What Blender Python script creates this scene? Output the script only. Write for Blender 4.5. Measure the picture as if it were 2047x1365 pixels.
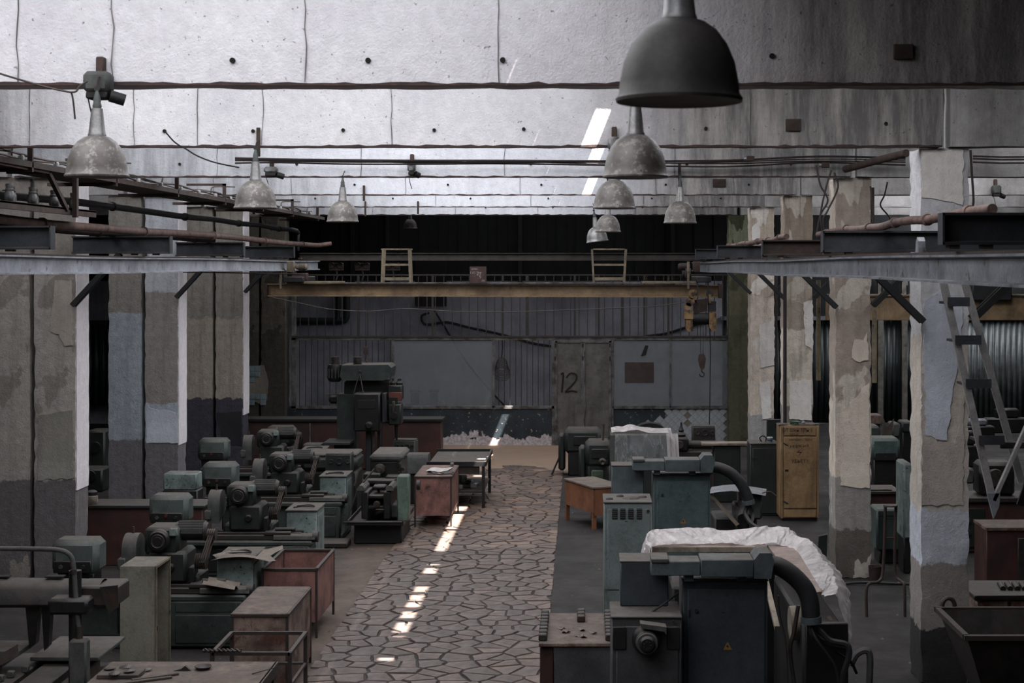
import bpy, bmesh, math, random
from mathutils import Vector, Matrix, noise
R = random.Random(12)
for o in list(bpy.data.objects): bpy.data.objects.remove(o)
SC = bpy.context.scene
COL = SC.collection
PI = math.pi

# ------------------------------------------------------------------ camera, sky, sun, rooflights and added fill lights, exposure
F = 3080.0; VX = 1165.0; VY = 532.0; CZ = 4.8
cam_d = bpy.data.cameras.new('camera'); cam = bpy.data.objects.new('camera', cam_d); COL.objects.link(cam)
cam_d.sensor_width = 36.0; cam_d.lens = F/2047*36
cam_d.shift_x = -(VX-1023.5)/2047; cam_d.shift_y = -(682.5-VY)/2047
cam_d.clip_start = 0.1; cam_d.clip_end = 300
cam.location = (0, 0, CZ); cam.rotation_euler = (PI/2, 0, 0)
cam_d.dof.use_dof = True; cam_d.dof.focus_distance = 27.0; cam_d.dof.aperture_fstop = 5.6
SC.camera = cam
w = bpy.data.worlds.new('sky'); SC.world = w; w.use_nodes = True
bg = w.node_tree.nodes['Background']; bg.inputs[0].default_value = (0.80, 0.88, 1.0, 1); bg.inputs[1].default_value = 1.2
SC.view_settings.view_transform = 'Standard'; SC.view_settings.look = 'None'
SC.view_settings.exposure = 0.0; SC.view_settings.gamma = 1.0; SC.view_settings.use_curve_mapping = False
SC.cycles.use_denoising = True
SC.cycles.max_bounces = 6; SC.cycles.diffuse_bounces = 3; SC.cycles.transparent_max_bounces = 12
SC.cycles.sample_clamp_indirect = 4.0

SUN_S = 75.0
sd = bpy.data.lights.new('sun', 'SUN'); sd.energy = SUN_S; sd.angle = math.radians(0.5); sd.color = (1.0, 0.93, 0.87)
so = bpy.data.objects.new('sun', sd); COL.objects.link(so); so.location = (10, -5, 30)
so.rotation_euler = Vector((-0.4, 0.2, -1.0)).to_track_quat('-Z', 'Y').to_euler()

GRID = [5.7, 11.7, 17.7, 23.7, 29.7, 35.7, 41.2]
ROOF = 7.6
def rooflight(name, x, y, sx, sy, z, e, col=(0.93, 0.95, 1.0)):
    ld = bpy.data.lights.new(name, 'AREA'); ld.shape = 'RECTANGLE'; ld.size = sx; ld.size_y = sy; ld.energy = e; ld.color = col
    lo = bpy.data.objects.new(name, ld); COL.objects.link(lo); lo.location = (x, y, z)
    return lo
BAY_E = 455.0
MAINX = (-7.4, 0.1)
for i, y0 in enumerate([-0.3, 5.7, 11.7, 17.7, 23.7, 29.7, 35.7]):
    k = [0.45, 1.0, 1.0, 1.0, 1.0, 1.0, 0.75][i]
    rooflight('rooflight_daylight', sum(MAINX)/2, y0+3.1, MAINX[1]-MAINX[0], 4.6, ROOF-0.06, BAY_E*k)
for (x, y, sx, sy, e) in [(2.6, 13.8, 2.2, 3.4, 190), (2.6, 19.8, 2.2, 3.4, 170), (2.6, 25.8, 2.2, 3.4, 150), (2.6, 31.8, 2.2, 3.4, 130), (2.6, 37.6, 2.2, 3.4, 80), (-8.6, 20.0, 1.6, 3.4, 110), (-8.6, 26.0, 1.6, 3.4, 110), (-8.6, 32.0, 1.6, 3.4, 90), (7.8, 20.7, 3.4, 4, 150), (7.8, 26.7, 3.4, 4, 230), (7.8, 32.7, 3.4, 4, 260), (8.6, 38.5, 3.4, 4, 260), (11.2, 43.9, 3.0, 3.6, 620), (-11.5, 32.5, 2.5, 3.5, 25), (-2.0, 44.6, 8.0, 2.4, 45)]:  # right hall strip and gate-floor lamp are added fill under closed roof
    rooflight('rooflight_and_added_fill', x, y, sx, sy, ROOF-0.06, e)

# ------------------------------------------------------------------ helpers
def S(r, g, b):
    def f(c):
        c /= 255.0
        return c/12.92 if c <= 0.04045 else ((c+0.055)/1.055)**2.4
    return (f(r), f(g), f(b), 1)
def P(px, py, D): return Vector(((px-VX)*D/F, D, CZ-(py-VY)*D/F))
def X(px, D): return (px-VX)*D/F
def Z(py, D): return CZ-(py-VY)*D/F

class NT:
    def __init__(s, name):
        s.m = bpy.data.materials.new(name); s.m.use_nodes = True; s.n = s.m.node_tree.nodes; s.l = s.m.node_tree.links
        s.b = s.n['Principled BSDF']; s.out = s.n['Material Output']
    def add(s, t, **kw):
        n = s.n.new(t)
        for k, v in kw.items(): setattr(n, k, v)
        return n
    def set(s, sock, v):
        if hasattr(v, 'links'): s.l.new(v, sock)
        else: sock.default_value = v
    def coord(s, kind='Object'):
        if not hasattr(s, 'tc'): s.tc = s.add('ShaderNodeTexCoord')
        return s.tc.outputs[kind]
    def noise(s, scale, detail=4, rough=0.6, sc3=None, dist=0.0):
        n = s.add('ShaderNodeTexNoise'); n.inputs['Scale'].default_value = scale
        n.inputs['Detail'].default_value = detail; n.inputs['Roughness'].default_value = rough; n.inputs['Distortion'].default_value = dist
        v = s.coord()
        if sc3:
            mp = s.add('ShaderNodeMapping'); mp.inputs['Scale'].default_value = sc3; s.l.new(v, mp.inputs[0]); v = mp.outputs[0]
        s.l.new(v, n.inputs['Vector']); return n.outputs['Fac']
    def ramp(s, v, a, b, lo=0.0, hi=1.0):
        n = s.add('ShaderNodeMapRange'); n.clamp = True
        s.set(n.inputs[0], v); n.inputs[1].default_value = a; n.inputs[2].default_value = b
        n.inputs[3].default_value = lo; n.inputs[4].default_value = hi; return n.outputs[0]
    def math(s, op, a, b=0.0):
        n = s.add('ShaderNodeMath', operation=op); s.set(n.inputs[0], a); s.set(n.inputs[1], b); return n.outputs[0]
    def mix(s, f, a, b, mode='MIX'):
        n = s.add('ShaderNodeMix', data_type='RGBA', blend_type=mode)
        s.set(n.inputs[0], f); s.set(n.inputs[6], a); s.set(n.inputs[7], b); return n.outputs[2]
    def sep(s, v, i):
        n = s.add('ShaderNodeSeparateXYZ'); s.l.new(v, n.inputs[0]); return n.outputs[i]
    def normal(s, i):
        n = s.add('ShaderNodeNewGeometry'); return s.sep(n.outputs['Normal'], i)
    def bump(s, h, st, dist=0.02):
        n = s.add('ShaderNodeBump'); n.inputs['Strength'].default_value = st; n.inputs['Distance'].default_value = dist
        s.l.new(h, n.inputs['Height']); s.l.new(n.outputs[0], s.b.inputs['Normal'])

def D2(c, sat=0.70, val=0.78):
    l = .3*c[0]+.59*c[1]+.11*c[2]; return tuple((l+(k-l)*sat)*val for k in c)
DUST = S(86, 77, 70)
def M(name, c1, c2=None, sc=3.0, rough=0.6, metal=0.0, dust=0.0, rust=0.0, rustc=(74, 44, 30), streak=0.0, bump=0.25, bs=30.0, spot=0.0, spotc=(20, 20, 20), isl=0.0, dustc=None, grime=0.6, sat=0.70):
    c1 = D2(c1, sat); c2 = c2 and D2(c2, sat); rustc = D2(rustc, .85)
    t = NT(name); col = S(*c1)
    if c2: col = t.mix(t.ramp(t.noise(sc, 5), 0.38, 0.62), S(*c1), S(*c2))
    if isl:
        g = t.add('ShaderNodeNewGeometry'); col = t.mix(1.0, col, t.ramp(g.outputs['Random Per Island'], 0, 1, 1-isl, 1+isl), 'MULTIPLY')
    if streak: col = t.mix(t.ramp(t.noise(1.0, 5, 0.65, (7, 7, 0.5)), 0.5, 0.72, 0, streak), col, S(52, 47, 42))
    if rust: col = t.mix(t.ramp(t.noise(5.0, 8, 0.7), 0.66-rust*0.35, 0.74-rust*0.35), col, S(*rustc))
    if spot: col = t.mix(t.ramp(t.noise(22.0, 4, 0.6), 0.70-spot*0.2, 0.74-spot*0.2), col, S(*spotc))
    if grime: col = t.mix(t.ramp(t.noise(2.6, 9, 0.78), 0.47, 0.70, 0, grime), col, S(26, 23, 21)); col = t.mix(t.ramp(t.noise(11, 8, 0.8, (1, 1, .6)), 0.55, 0.72, 0, grime*.8), col, S(30, 27, 25))
    col = t.mix(1.0, col, t.ramp(t.noise(60, 3), 0.2, 0.8, 0.78, 1.2), 'MULTIPLY')
    if dust:
        d = t.math('MULTIPLY', t.ramp(t.normal(2), 0.35, 0.9), t.ramp(t.noise(4, 9, .75), 0.32, 0.6, dust*0.35, dust))
        dc_ = t.mix(t.ramp(t.noise(9, 9, .8), .35, .65), dustc and S(*dustc) or DUST, S(*[k*.62 for k in (dustc or (92, 83, 76))]))
        col = t.mix(d, col, dc_)
        t.set(t.b.inputs['Roughness'], t.mix(d, (rough,)*3+(1,), (0.95,)*3+(1,)))
    else: t.b.inputs['Roughness'].default_value = rough
    t.set(t.b.inputs['Base Color'], col); t.b.inputs['Metallic'].default_value = metal
    t.b.inputs['Specular IOR Level'].default_value = 0.35
    if bump: t.bump(t.noise(bs, 5, 0.65), bump, 0.01)
    return t.m

def concrete(name, c1, c2, rough=0.9, streak=0.3, holes=0.25, patch=None, bump=0.5, regions=()):
    """bare or limewashed concrete; regions = (axis, edge, softness, colour, amount, side): dirt areas in object space"""
    t = NT(name); col = t.mix(t.ramp(t.noise(0.9, 6, 0.62), 0.35, 0.65), S(*c1), S(*c2))
    col = t.mix(t.ramp(t.noise(1.0, 6, 0.7, (5, 5, 0.35)), 0.5, 0.75, 0, streak), col, S(66, 62, 58))
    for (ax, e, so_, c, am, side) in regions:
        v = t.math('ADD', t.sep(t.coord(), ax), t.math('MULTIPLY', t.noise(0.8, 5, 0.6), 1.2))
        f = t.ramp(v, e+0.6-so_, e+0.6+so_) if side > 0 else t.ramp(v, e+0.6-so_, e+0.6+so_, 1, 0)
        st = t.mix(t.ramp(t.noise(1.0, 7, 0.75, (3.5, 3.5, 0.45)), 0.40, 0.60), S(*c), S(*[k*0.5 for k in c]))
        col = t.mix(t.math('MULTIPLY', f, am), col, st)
    if patch: col = t.mix(t.ramp(t.noise(1.6, 3, 0.5, dist=0.6), 0.56, 0.585), col, S(*patch))
    if holes: col = t.mix(t.ramp(t.noise(26, 2, 0.5), 0.70, 0.74, 0, holes*2), col, S(60, 56, 54))
    col = t.mix(1.0, col, t.ramp(t.noise(9, 6, 0.7), 0.25, 0.75, 0.86, 1.1), 'MULTIPLY')
    t.set(t.b.inputs['Base Color'], col); t.b.inputs['Roughness'].default_value = rough; t.b.inputs['Specular IOR Level'].default_value = 0.2
    h = t.math('ADD', t.noise(5, 8, 0.7), t.math('MULTIPLY', t.noise(40, 4, 0.6), 0.35)); t.bump(h, bump, 0.03)
    return t.m

def banded(name, bands, wob=0.35, streak=0.3, bump=0.8, patch=None):
    """column paint in bands: bands = [(z_from, colour), ...] in object z"""
    t = NT(name); z = t.sep(t.coord(), 2); n = t.math('MULTIPLY', t.math('SUBTRACT', t.noise(3.0, 6, 0.7), 0.5), wob)
    zz = t.math('ADD', z, n); col = S(*bands[0][1])
    for (z0, c) in bands[1:]:
        col = t.mix(t.ramp(zz, z0-0.012, z0+0.012), col, S(*c))
    if patch: col = t.mix(t.ramp(t.noise(1.7, 4, 0.55, (1, 1, 0.45), 0.4), 0.55, 0.565), col, S(*patch))
    col = t.mix(t.ramp(t.noise(1.0, 6, 0.7, (8, 8, 0.5)), 0.48, 0.75, 0, streak), col, S(48, 44, 40))
    col = t.mix(1.0, col, t.ramp(t.noise(7, 7, 0.72), 0.25, 0.75, 0.72, 1.15), 'MULTIPLY')
    col = t.mix(t.ramp(t.noise(2.6, 8, 0.8, dist=1.0), 0.495, 0.505, 0, 0), col, S(30, 28, 27))
    t.set(t.b.inputs['Base Color'], col); t.b.inputs['Roughness'].default_value = 0.92; t.b.inputs['Specular IOR Level'].default_value = 0.2
    h = t.math('ADD', t.noise(7, 9, 0.75), t.math('MULTIPLY', t.noise(45, 4, 0.7), 0.3)); t.bump(h, bump, 0.035)
    return t.m

class MB:
    def __init__(s): s.v = []; s.f = []; s.T = None
    def av(s, pts):
        b = len(s.v)
        for p in pts:
            p = Vector(p); s.v.append(tuple(s.T @ p) if s.T is not None else tuple(p))
        return b
    def box(s, x0, x1, y0, y1, z0, z1, c=0.0):
        if x0 > x1: x0, x1 = x1, x0
        if y0 > y1: y0, y1 = y1, y0
        if z0 > z1: z0, z1 = z1, z0
        if c <= 0:
            b = s.av([(x, y, z) for x in (x0, x1) for y in (y0, y1) for z in (z0, z1)])
            for q in ((0, 1, 3, 2), (4, 6, 7, 5), (0, 4, 5, 1), (2, 3, 7, 6), (0, 2, 6, 4), (1, 5, 7, 3)): s.f.append([b+i for i in q])
            return s
        c = min(c, (x1-x0)*.45, (y1-y0)*.45, (z1-z0)*.45)
        idx = {}
        pts = []
        for i, x in enumerate((x0, x1)):
            for j, y in enumerate((y0, y1)):
                for k, z in enumerate((z0, z1)):
                    sx, sy, sz = (c, -c)[i], (c, -c)[j], (c, -c)[k]
                    for a, p in enumerate(((x, y+sy, z+sz), (x+sx, y, z+sz), (x+sx, y+sy, z))):
                        idx[(i, j, k, a)] = len(pts); pts.append(p)
        b = s.av(pts); g = lambda i, j, k, a: b+idx[(i, j, k, a)]
        for i in (0, 1):
            s.f.append([g(i, 0, 0, 0), g(i, 1, 0, 0), g(i, 1, 1, 0), g(i, 0, 1, 0)])
            s.f.append([g(0, i, 0, 1), g(1, i, 0, 1), g(1, i, 1, 1), g(0, i, 1, 1)])
            s.f.append([g(0, 0, i, 2), g(1, 0, i, 2), g(1, 1, i, 2), g(0, 1, i, 2)])
            for j in (0, 1):
                s.f.append([g(i, j, 0, 0), g(i, j, 1, 0), g(i, j, 1, 1), g(i, j, 0, 1)])
                s.f.append([g(i, 0, j, 0), g(i, 1, j, 0), g(i, 1, j, 2), g(i, 0, j, 2)])
                s.f.append([g(0, i, j, 1), g(1, i, j, 1), g(1, i, j, 2), g(0, i, j, 2)])
                for k in (0, 1): s.f.append([g(i, j, k, 0), g(i, j, k, 1), g(i, j, k, 2)])
        return s
    def cyl(s, p0, p1, r0, r1=None, n=14, cap=True):
        if r1 is None: r1 = r0
        p0, p1 = Vector(p0), Vector(p1); d = (p1-p0); d.normalize()
        u = d.orthogonal().normalized(); v = d.cross(u)
        pts = [p+(u*math.cos(2*PI*i/n)+v*math.sin(2*PI*i/n))*r for p, r in ((p0, r0), (p1, r1)) for i in range(n)]
        b = s.av(pts)
        for i in range(n): j = (i+1) % n; s.f.append([b+i, b+j, b+n+j, b+n+i])
        if cap: s.f.append([b+i for i in range(n)]); s.f.append([b+n+i for i in range(n)])
        return s
    def tube(s, pts, r, n=8, cap=True):
        pts = [Vector(p) for p in pts]; rs = r if isinstance(r, (list, tuple)) else [r]*len(pts)
        rings = []; u = None
        for i, p in enumerate(pts):
            d = (pts[min(i+1, len(pts)-1)]-pts[max(i-1, 0)]).normalized()
            if u is None: u = d.orthogonal().normalized()
            else:
                u = (u-d*u.dot(d)); u = u.normalized() if u.length > 1e-6 else d.orthogonal().normalized()
            v = d.cross(u)
            rings.append(s.av([p+(u*math.cos(2*PI*k/n)+v*math.sin(2*PI*k/n))*rs[i] for k in range(n)]))
        for a, b in zip(rings, rings[1:]):
            for k in range(n): j = (k+1) % n; s.f.append([a+k, a+j, b+j, b+k])
        if cap: s.f.append([rings[0]+k for k in range(n)]); s.f.append([rings[-1]+k for k in range(n)])
        return s
    def lathe(s, prof, c=(0, 0, 0), n=24, ax='Z'):
        c = Vector(c); rings = []
        for r, h in prof:
            pts = []
            for k in range(n):
                a = 2*PI*k/n; p = (r*math.cos(a), r*math.sin(a), h)
                if ax == 'Y': p = (p[0], p[2], p[1])
                if ax == 'X': p = (p[2], p[0], p[1])
                pts.append(c+Vector(p))
            rings.append(s.av(pts))
        for a, b in zip(rings, rings[1:]):
            for k in range(n): j = (k+1) % n; s.f.append([a+k, a+j, b+j, b+k])
        s.f.append([rings[0]+k for k in range(n)]); s.f.append([rings[-1]+k for k in range(n)])
        return s
    def prism(s, poly, ax, a0, a1):
        """poly: 2-D points in the plane across axis ax ('X': y,z  'Y': x,z  'Z': x,y)"""
        def q(p, a): return {'X': (a, p[0], p[1]), 'Y': (p[0], a, p[1]), 'Z': (p[0], p[1], a)}[ax]
        n = len(poly); b = s.av([q(p, a0) for p in poly]+[q(p, a1) for p in poly])
        s.f.append([b+i for i in range(n)]); s.f.append([b+n+i for i in range(n)])
        for i in range(n): j = (i+1) % n; s.f.append([b+i, b+j, b+n+j, b+n+i])
        return s
    def bar(s, p0, p1, wx, wz=None):
        """a square bar between two points"""
        wz = wz or wx; p0, p1 = Vector(p0), Vector(p1); d = (p1-p0).normalized()
        up = Vector((0, 0, 1)) if abs(d.z) < 0.95 else Vector((0, 1, 0))
        a = d.cross(up).normalized()*wx/2; c = a.cross(d).normalized()*wz/2
        b = s.av([p+i*a+j*c for p in (p0, p1) for i, j in ((-1, -1), (1, -1), (1, 1), (-1, 1))])
        for q in ((0, 1, 2, 3), (4, 5, 6, 7), (0, 1, 5, 4), (1, 2, 6, 5), (2, 3, 7, 6), (3, 0, 4, 7)): s.f.append([b+i for i in q])
        return s
    def grid(s, nx, ny, fn):
        b = s.av([fn(i/(nx-1), j/(ny-1)) for j in range(ny) for i in range(nx)])
        for j in range(ny-1):
            for i in range(nx-1): q = b+j*nx+i; s.f.append([q, q+1, q+nx+1, q+nx])
        return s
    def mesh(s, name, mat, smooth=True, normals=True):
        me = bpy.data.meshes.new(name); me.from_pydata(s.v, [], s.f)
        if normals:
            bm = bmesh.new(); bm.from_mesh(me); bmesh.ops.recalc_face_normals(bm, faces=bm.faces); bm.to_mesh(me); bm.free()
        if smooth and len(s.f) > 6:
            for p in me.polygons: p.use_smooth = True
            me.set_sharp_from_angle(angle=math.radians(38))
        me.materials.append(mat); return me
    def build(s, name, mat, parent=None, loc=None, smooth=True):
        o = bpy.data.objects.new(name, s.mesh(name, mat, smooth)); COL.objects.link(o)
        if parent is not None: o.parent = parent
        if loc is not None: o.location = loc
        return o

def box(*a, **k): return MB().box(*a, **k)
def tag(o, label=None, cat=None, group=None, kind=None):
    if label: o['label'] = label
    if cat: o['category'] = cat
    if group: o['group'] = group
    if kind: o['kind'] = kind
    return o
def thing(name, label, cat, loc=(0, 0, 0), rz=0.0, group=None, kind=None):
    o = bpy.data.objects.new(name, None); COL.objects.link(o); o.empty_display_size = 0.2
    o.location = loc; o.rotation_euler = (0, 0, rz); return tag(o, label, cat, group, kind)
def inst(o, parent, loc, rot=None, sc=None):
    c = o.copy(); COL.objects.link(c); c.parent = parent; c.location = loc
    if rot is not None: c.rotation_euler = rot
    if sc is not None: c.scale = sc
    return c
def dup(root, loc, rz=None, label=None, sc=None):
    r = root.copy(); COL.objects.link(r); r.location = loc
    if rz is not None: r.rotation_euler = (0, 0, rz)
    if label: r['label'] = label
    if sc: r.scale = sc
    for ch in list(root.children):
        c = ch.copy(); COL.objects.link(c); c.parent = r
        for g in list(ch.children): d = g.copy(); COL.objects.link(d); d.parent = c
    return r
def sag(p0, p1, s, n=10, jit=0.0):
    p0, p1 = Vector(p0), Vector(p1); out = []
    for i in range(n+1):
        t = i/n; p = p0.lerp(p1, t); p.z -= s*4*t*(1-t)
        if 0 < i < n and jit: p += Vector((R.uniform(-jit, jit), R.uniform(-jit, jit), R.uniform(-jit, jit)))
        out.append(p)
    return out
def smooth(pts, k=6):
    """Catmull-Rom through the points"""
    pts = [Vector(p) for p in pts]; P_ = [pts[0]*2-pts[1]]+pts+[pts[-1]*2-pts[-2]]; out = []
    for i in range(1, len(P_)-2):
        a, b, c, d = P_[i-1:i+3]
        for j in range(k):
            t = j/k; out.append(0.5*((2*b)+(c-a)*t+(2*a-5*b+4*c-d)*t*t+(3*b-a-3*c+d)*t**3))
    out.append(pts[-1]); return out
def tris(polys):  # polygons [[(x,y)...]] helper kept for clarity
    return polys
def text(body, mat, parent, loc, size, rot=(PI/2, 0, 0), name='lettering', ex=0.001, align='CENTER'):
    cu = bpy.data.curves.new(name, 'FONT'); cu.body = body; cu.size = size; cu.extrude = ex; cu.align_x = align; cu.align_y = 'CENTER'
    tmp = bpy.data.objects.new(name, cu); COL.objects.link(tmp); bpy.context.view_layer.update()
    me = bpy.data.meshes.new_from_object(tmp.evaluated_get(bpy.context.evaluated_depsgraph_get())); bpy.data.objects.remove(tmp)
    me.materials.clear(); me.materials.append(mat); o = bpy.data.objects.new(name, me); COL.objects.link(o)
    o.parent = parent; o.location = loc; o.rotation_euler = rot
    return o

# ------------------------------------------------------------------ materials
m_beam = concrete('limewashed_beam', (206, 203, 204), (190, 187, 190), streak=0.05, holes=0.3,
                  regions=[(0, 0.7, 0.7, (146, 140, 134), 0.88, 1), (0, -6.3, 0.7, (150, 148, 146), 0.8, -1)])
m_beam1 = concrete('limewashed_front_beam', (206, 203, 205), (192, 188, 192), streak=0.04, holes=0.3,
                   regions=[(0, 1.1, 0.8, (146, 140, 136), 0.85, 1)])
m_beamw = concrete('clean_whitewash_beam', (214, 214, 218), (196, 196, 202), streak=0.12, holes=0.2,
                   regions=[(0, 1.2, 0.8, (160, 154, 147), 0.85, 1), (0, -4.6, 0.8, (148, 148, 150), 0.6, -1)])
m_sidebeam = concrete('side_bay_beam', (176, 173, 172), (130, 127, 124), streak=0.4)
m_roof = concrete('roof_slab', (120, 118, 116), (96, 94, 92))
m_wallw = concrete('dirty_wall', (150, 150, 158), (112, 112, 120), streak=0.35)
m_dark = M('dark_wall', (30, 34, 36), (22, 26, 27), rough=0.8, streak=0.2)
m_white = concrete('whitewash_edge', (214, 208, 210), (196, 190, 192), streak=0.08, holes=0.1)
m_rust = M('rusty_iron', (84, 58, 46), (58, 42, 36), sc=6, rough=0.8, rust=0.3, dust=0.5)
m_rustlight = M('rusty_pipe', (146, 104, 88), (108, 76, 64), sc=5, rough=0.65, rust=0.2, dust=0.5)
m_iron = M('dark_iron', (44, 46, 50), (34, 36, 40), sc=4, rough=0.55, rust=0.15, dust=0.6)
m_black = M('black_iron', (22, 22, 24), (14, 14, 16), rough=0.6, dust=0.35)
m_steelgrey = M('grey_painted_steel', (150, 154, 164), (120, 124, 134), sc=3, rough=0.5, rust=0.22, streak=0.2, dust=0.3)
m_bracket = M('slate_painted_steel', (66, 70, 78), (52, 55, 62), sc=3, rough=0.5, rust=0.1, dust=0.5)
m_yellow = M('crane_yellow', (192, 150, 98), (160, 122, 80), sc=2, rough=0.5, rust=0.12, spot=0.1, dust=0.6, streak=0.25)
m_yellowpale = M('pale_crane_yellow', (160, 138, 104), (124, 106, 80), sc=4, rough=0.6, rust=0.2, dust=0.5)
m_wire = M('black_wire', (26, 24, 24), rough=0.7, bump=0)
m_wirelight = M('dusty_wire', (92, 78, 68), rough=0.8, bump=0)
m_maroon = M('maroon_plate', (96, 58, 50), (78, 48, 42), sc=4, rough=0.6, dust=0.4)
m_paintwhite = M('chalk_white_paint', (200, 190, 186), rough=0.9, bump=0)
m_paintblack = M('black_stencil_paint', (34, 30, 26), rough=0.9, bump=0)
m_paintred = M('red_stencil_paint', (120, 34, 28), rough=0.8, bump=0)
# ------------------------------------------------------------------ the room shell
# floor: concrete slab with an aisle of irregular stones
t = NT('oily_concrete_floor')
col = t.mix(t.ramp(t.noise(0.5, 7, 0.65), 0.35, 0.65), S(44, 39, 37), S(26, 24, 23))
col = t.mix(t.ramp(t.noise(3.5, 8, 0.7), 0.5, 0.62, 0, 0.6), col, S(26, 25, 26))
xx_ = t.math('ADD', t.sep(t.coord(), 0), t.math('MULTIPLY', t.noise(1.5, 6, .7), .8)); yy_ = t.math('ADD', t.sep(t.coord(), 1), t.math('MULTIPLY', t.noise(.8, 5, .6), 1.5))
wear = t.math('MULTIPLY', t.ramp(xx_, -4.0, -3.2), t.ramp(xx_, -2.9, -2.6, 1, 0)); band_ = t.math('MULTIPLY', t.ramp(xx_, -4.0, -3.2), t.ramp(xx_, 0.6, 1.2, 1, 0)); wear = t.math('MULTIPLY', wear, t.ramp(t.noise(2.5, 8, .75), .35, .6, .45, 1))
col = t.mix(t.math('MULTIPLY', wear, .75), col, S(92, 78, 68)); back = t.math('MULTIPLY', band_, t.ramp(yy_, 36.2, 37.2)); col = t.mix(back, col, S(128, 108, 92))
col = t.mix(t.ramp(t.noise(30, 4, 0.6), 0.69, 0.73), col, S(120, 112, 104))
t.set(t.b.inputs['Base Color'], col); t.set(t.b.inputs['Roughness'], t.ramp(t.noise(1.2, 5), 0.3, 0.7, 0.6, 0.95)); t.b.inputs['Specular IOR Level'].default_value = .22; t.bump(t.noise(14, 8, 0.7), 0.5, 0.02)
m_floor = t.m
fl = MB(); fl.box(-17, 14, -5, 48, -0.2, 0.0); tag(fl.build('floor', m_floor), 'dark oily concrete floor of the workshop', None, kind='structure')

t = NT('paving_stone')
g = t.add('ShaderNodeNewGeometry')
col = t.mix(g.outputs['Random Per Island'], S(120, 95, 79), S(70, 56, 48))
col = t.mix(t.ramp(t.noise(1.1, 6, 0.6), 0.42, 0.66, 0, 0.75), col, S(58, 52, 49))
col = t.mix(t.ramp(t.noise(9, 8, 0.7), 0.3, 0.7, 0.0, 0.5), col, S(62, 54, 50))
t.set(t.b.inputs['Base Color'], col); t.set(t.b.inputs['Roughness'], t.ramp(t.noise(2.2, 5), 0.3, 0.7, 0.32, 0.8)); t.bump(t.noise(12, 9, 0.75), 0.6, 0.025)
m_stone = t.m
AX0, AX1 = -3.25, -0.45
aisle = thing('aisle_paving', 'aisle of irregular flat stones running to the back wall', None, kind='structure')
RS = random.Random(5); cw = 0.31; pts = {}
y = 15.6; j = 0
NYC = int((41.0-15.6)/cw); NXC = int((AX1-AX0)/cw)+1
for j in range(-1, NYC+2):
    for i in range(-1, NXC+2):
        pts[(i, j)] = (AX0+(i+0.5+RS.uniform(-.42, .42)+(j % 2)*.3)*cw, 15.6+(j+0.5+RS.uniform(-.42, .42))*cw)
def clip(poly, nx, ny, d):
    out = []
    for k in range(len(poly)):
        a, b = poly[k], poly[(k+1) % len(poly)]; da = a[0]*nx+a[1]*ny-d; db = b[0]*nx+b[1]*ny-d
        if da <= 0: out.append(a)
        if (da < 0) != (db < 0) and abs(da-db) > 1e-9:
            u = da/(da-db); out.append((a[0]+(b[0]-a[0])*u, a[1]+(b[1]-a[1])*u))
    return out
stones = []
for (i, j), p in pts.items():
    poly = [(AX0, p[1]-1), (AX1, p[1]-1), (AX1, p[1]+1), (AX0, p[1]+1)]
    ex = RS.uniform(-.0, .0)
    for di in (-2, -1, 0, 1, 2):
        for dj in (-2, -1, 0, 1, 2):
            q = pts.get((i+di, j+dj))
            if q is None or (di, dj) == (0, 0): continue
            nx, ny = q[0]-p[0], q[1]-p[1]; L = math.hypot(nx, ny)
            if L < 1e-6: continue
            nx /= L; ny /= L; m = ((p[0]+q[0])/2*nx+(p[1]+q[1])/2*ny)-0.011
            poly = clip(poly, nx, ny, m)
            if len(poly) < 3: break
        if len(poly) < 3: break
    if len(poly) >= 3:
        ar = 0.5*abs(sum(poly[k][0]*poly[(k+1) % len(poly)][1]-poly[(k+1) % len(poly)][0]*poly[k][1] for k in range(len(poly))))
        if ar > 0.01: stones.append((p[1], poly))
stones.sort(key=lambda s: s[0]); n = 0; rest = MB()
def add_stone(mb, poly, org=(0, 0)):
    cx = sum(p[0] for p in poly)/len(poly); cy = sum(p[1] for p in poly)/len(poly); h = RS.uniform(0.012, 0.024)
    out = []; k = len(poly)
    # rough outline: a jittered mid point on each long edge
    pp = []
    for a in range(k):
        p, q = poly[a], poly[(a+1) % k]; pp.append(p)
        if math.hypot(q[0]-p[0], q[1]-p[1]) > 0.12:
            u = RS.uniform(.35, .65); mx, my = p[0]+(q[0]-p[0])*u, p[1]+(q[1]-p[1])*u
            s_ = RS.uniform(0, .05); pp.append((mx+(cx-mx)*s_*2, my+(cy-my)*s_*2))
    k = len(pp); tl = (RS.uniform(-.01, .01), RS.uniform(-.01, .01))
    b = mb.av([(p[0]-org[0], p[1]-org[1], 0.0005) for p in pp]+[(cx+(p[0]-cx)*.95-org[0], cy+(p[1]-cy)*.95-org[1], h+(p[0]-cx)*tl[0]+(p[1]-cy)*tl[1]) for p in pp])
    mb.f.append([b+k+a for a in range(k)])
    for a in range(k): mb.f.append([b+a, b+(a+1) % k, b+k+(a+1) % k, b+k+a])
for yy, poly in stones:
    if yy < 16.6 or yy > 36.6+.5*math.sin(poly[0][0]*3): continue
    if n < 300:
        mb = MB(); org = poly[0]; add_stone(mb, poly, org); mb.build('paving_stone', m_stone, aisle, (org[0], org[1], 0), smooth=False); n += 1
    else: add_stone(rest, poly)
tag(rest.build('distant_paving_stones', m_stone, aisle, smooth=False), kind='stuff')

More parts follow.
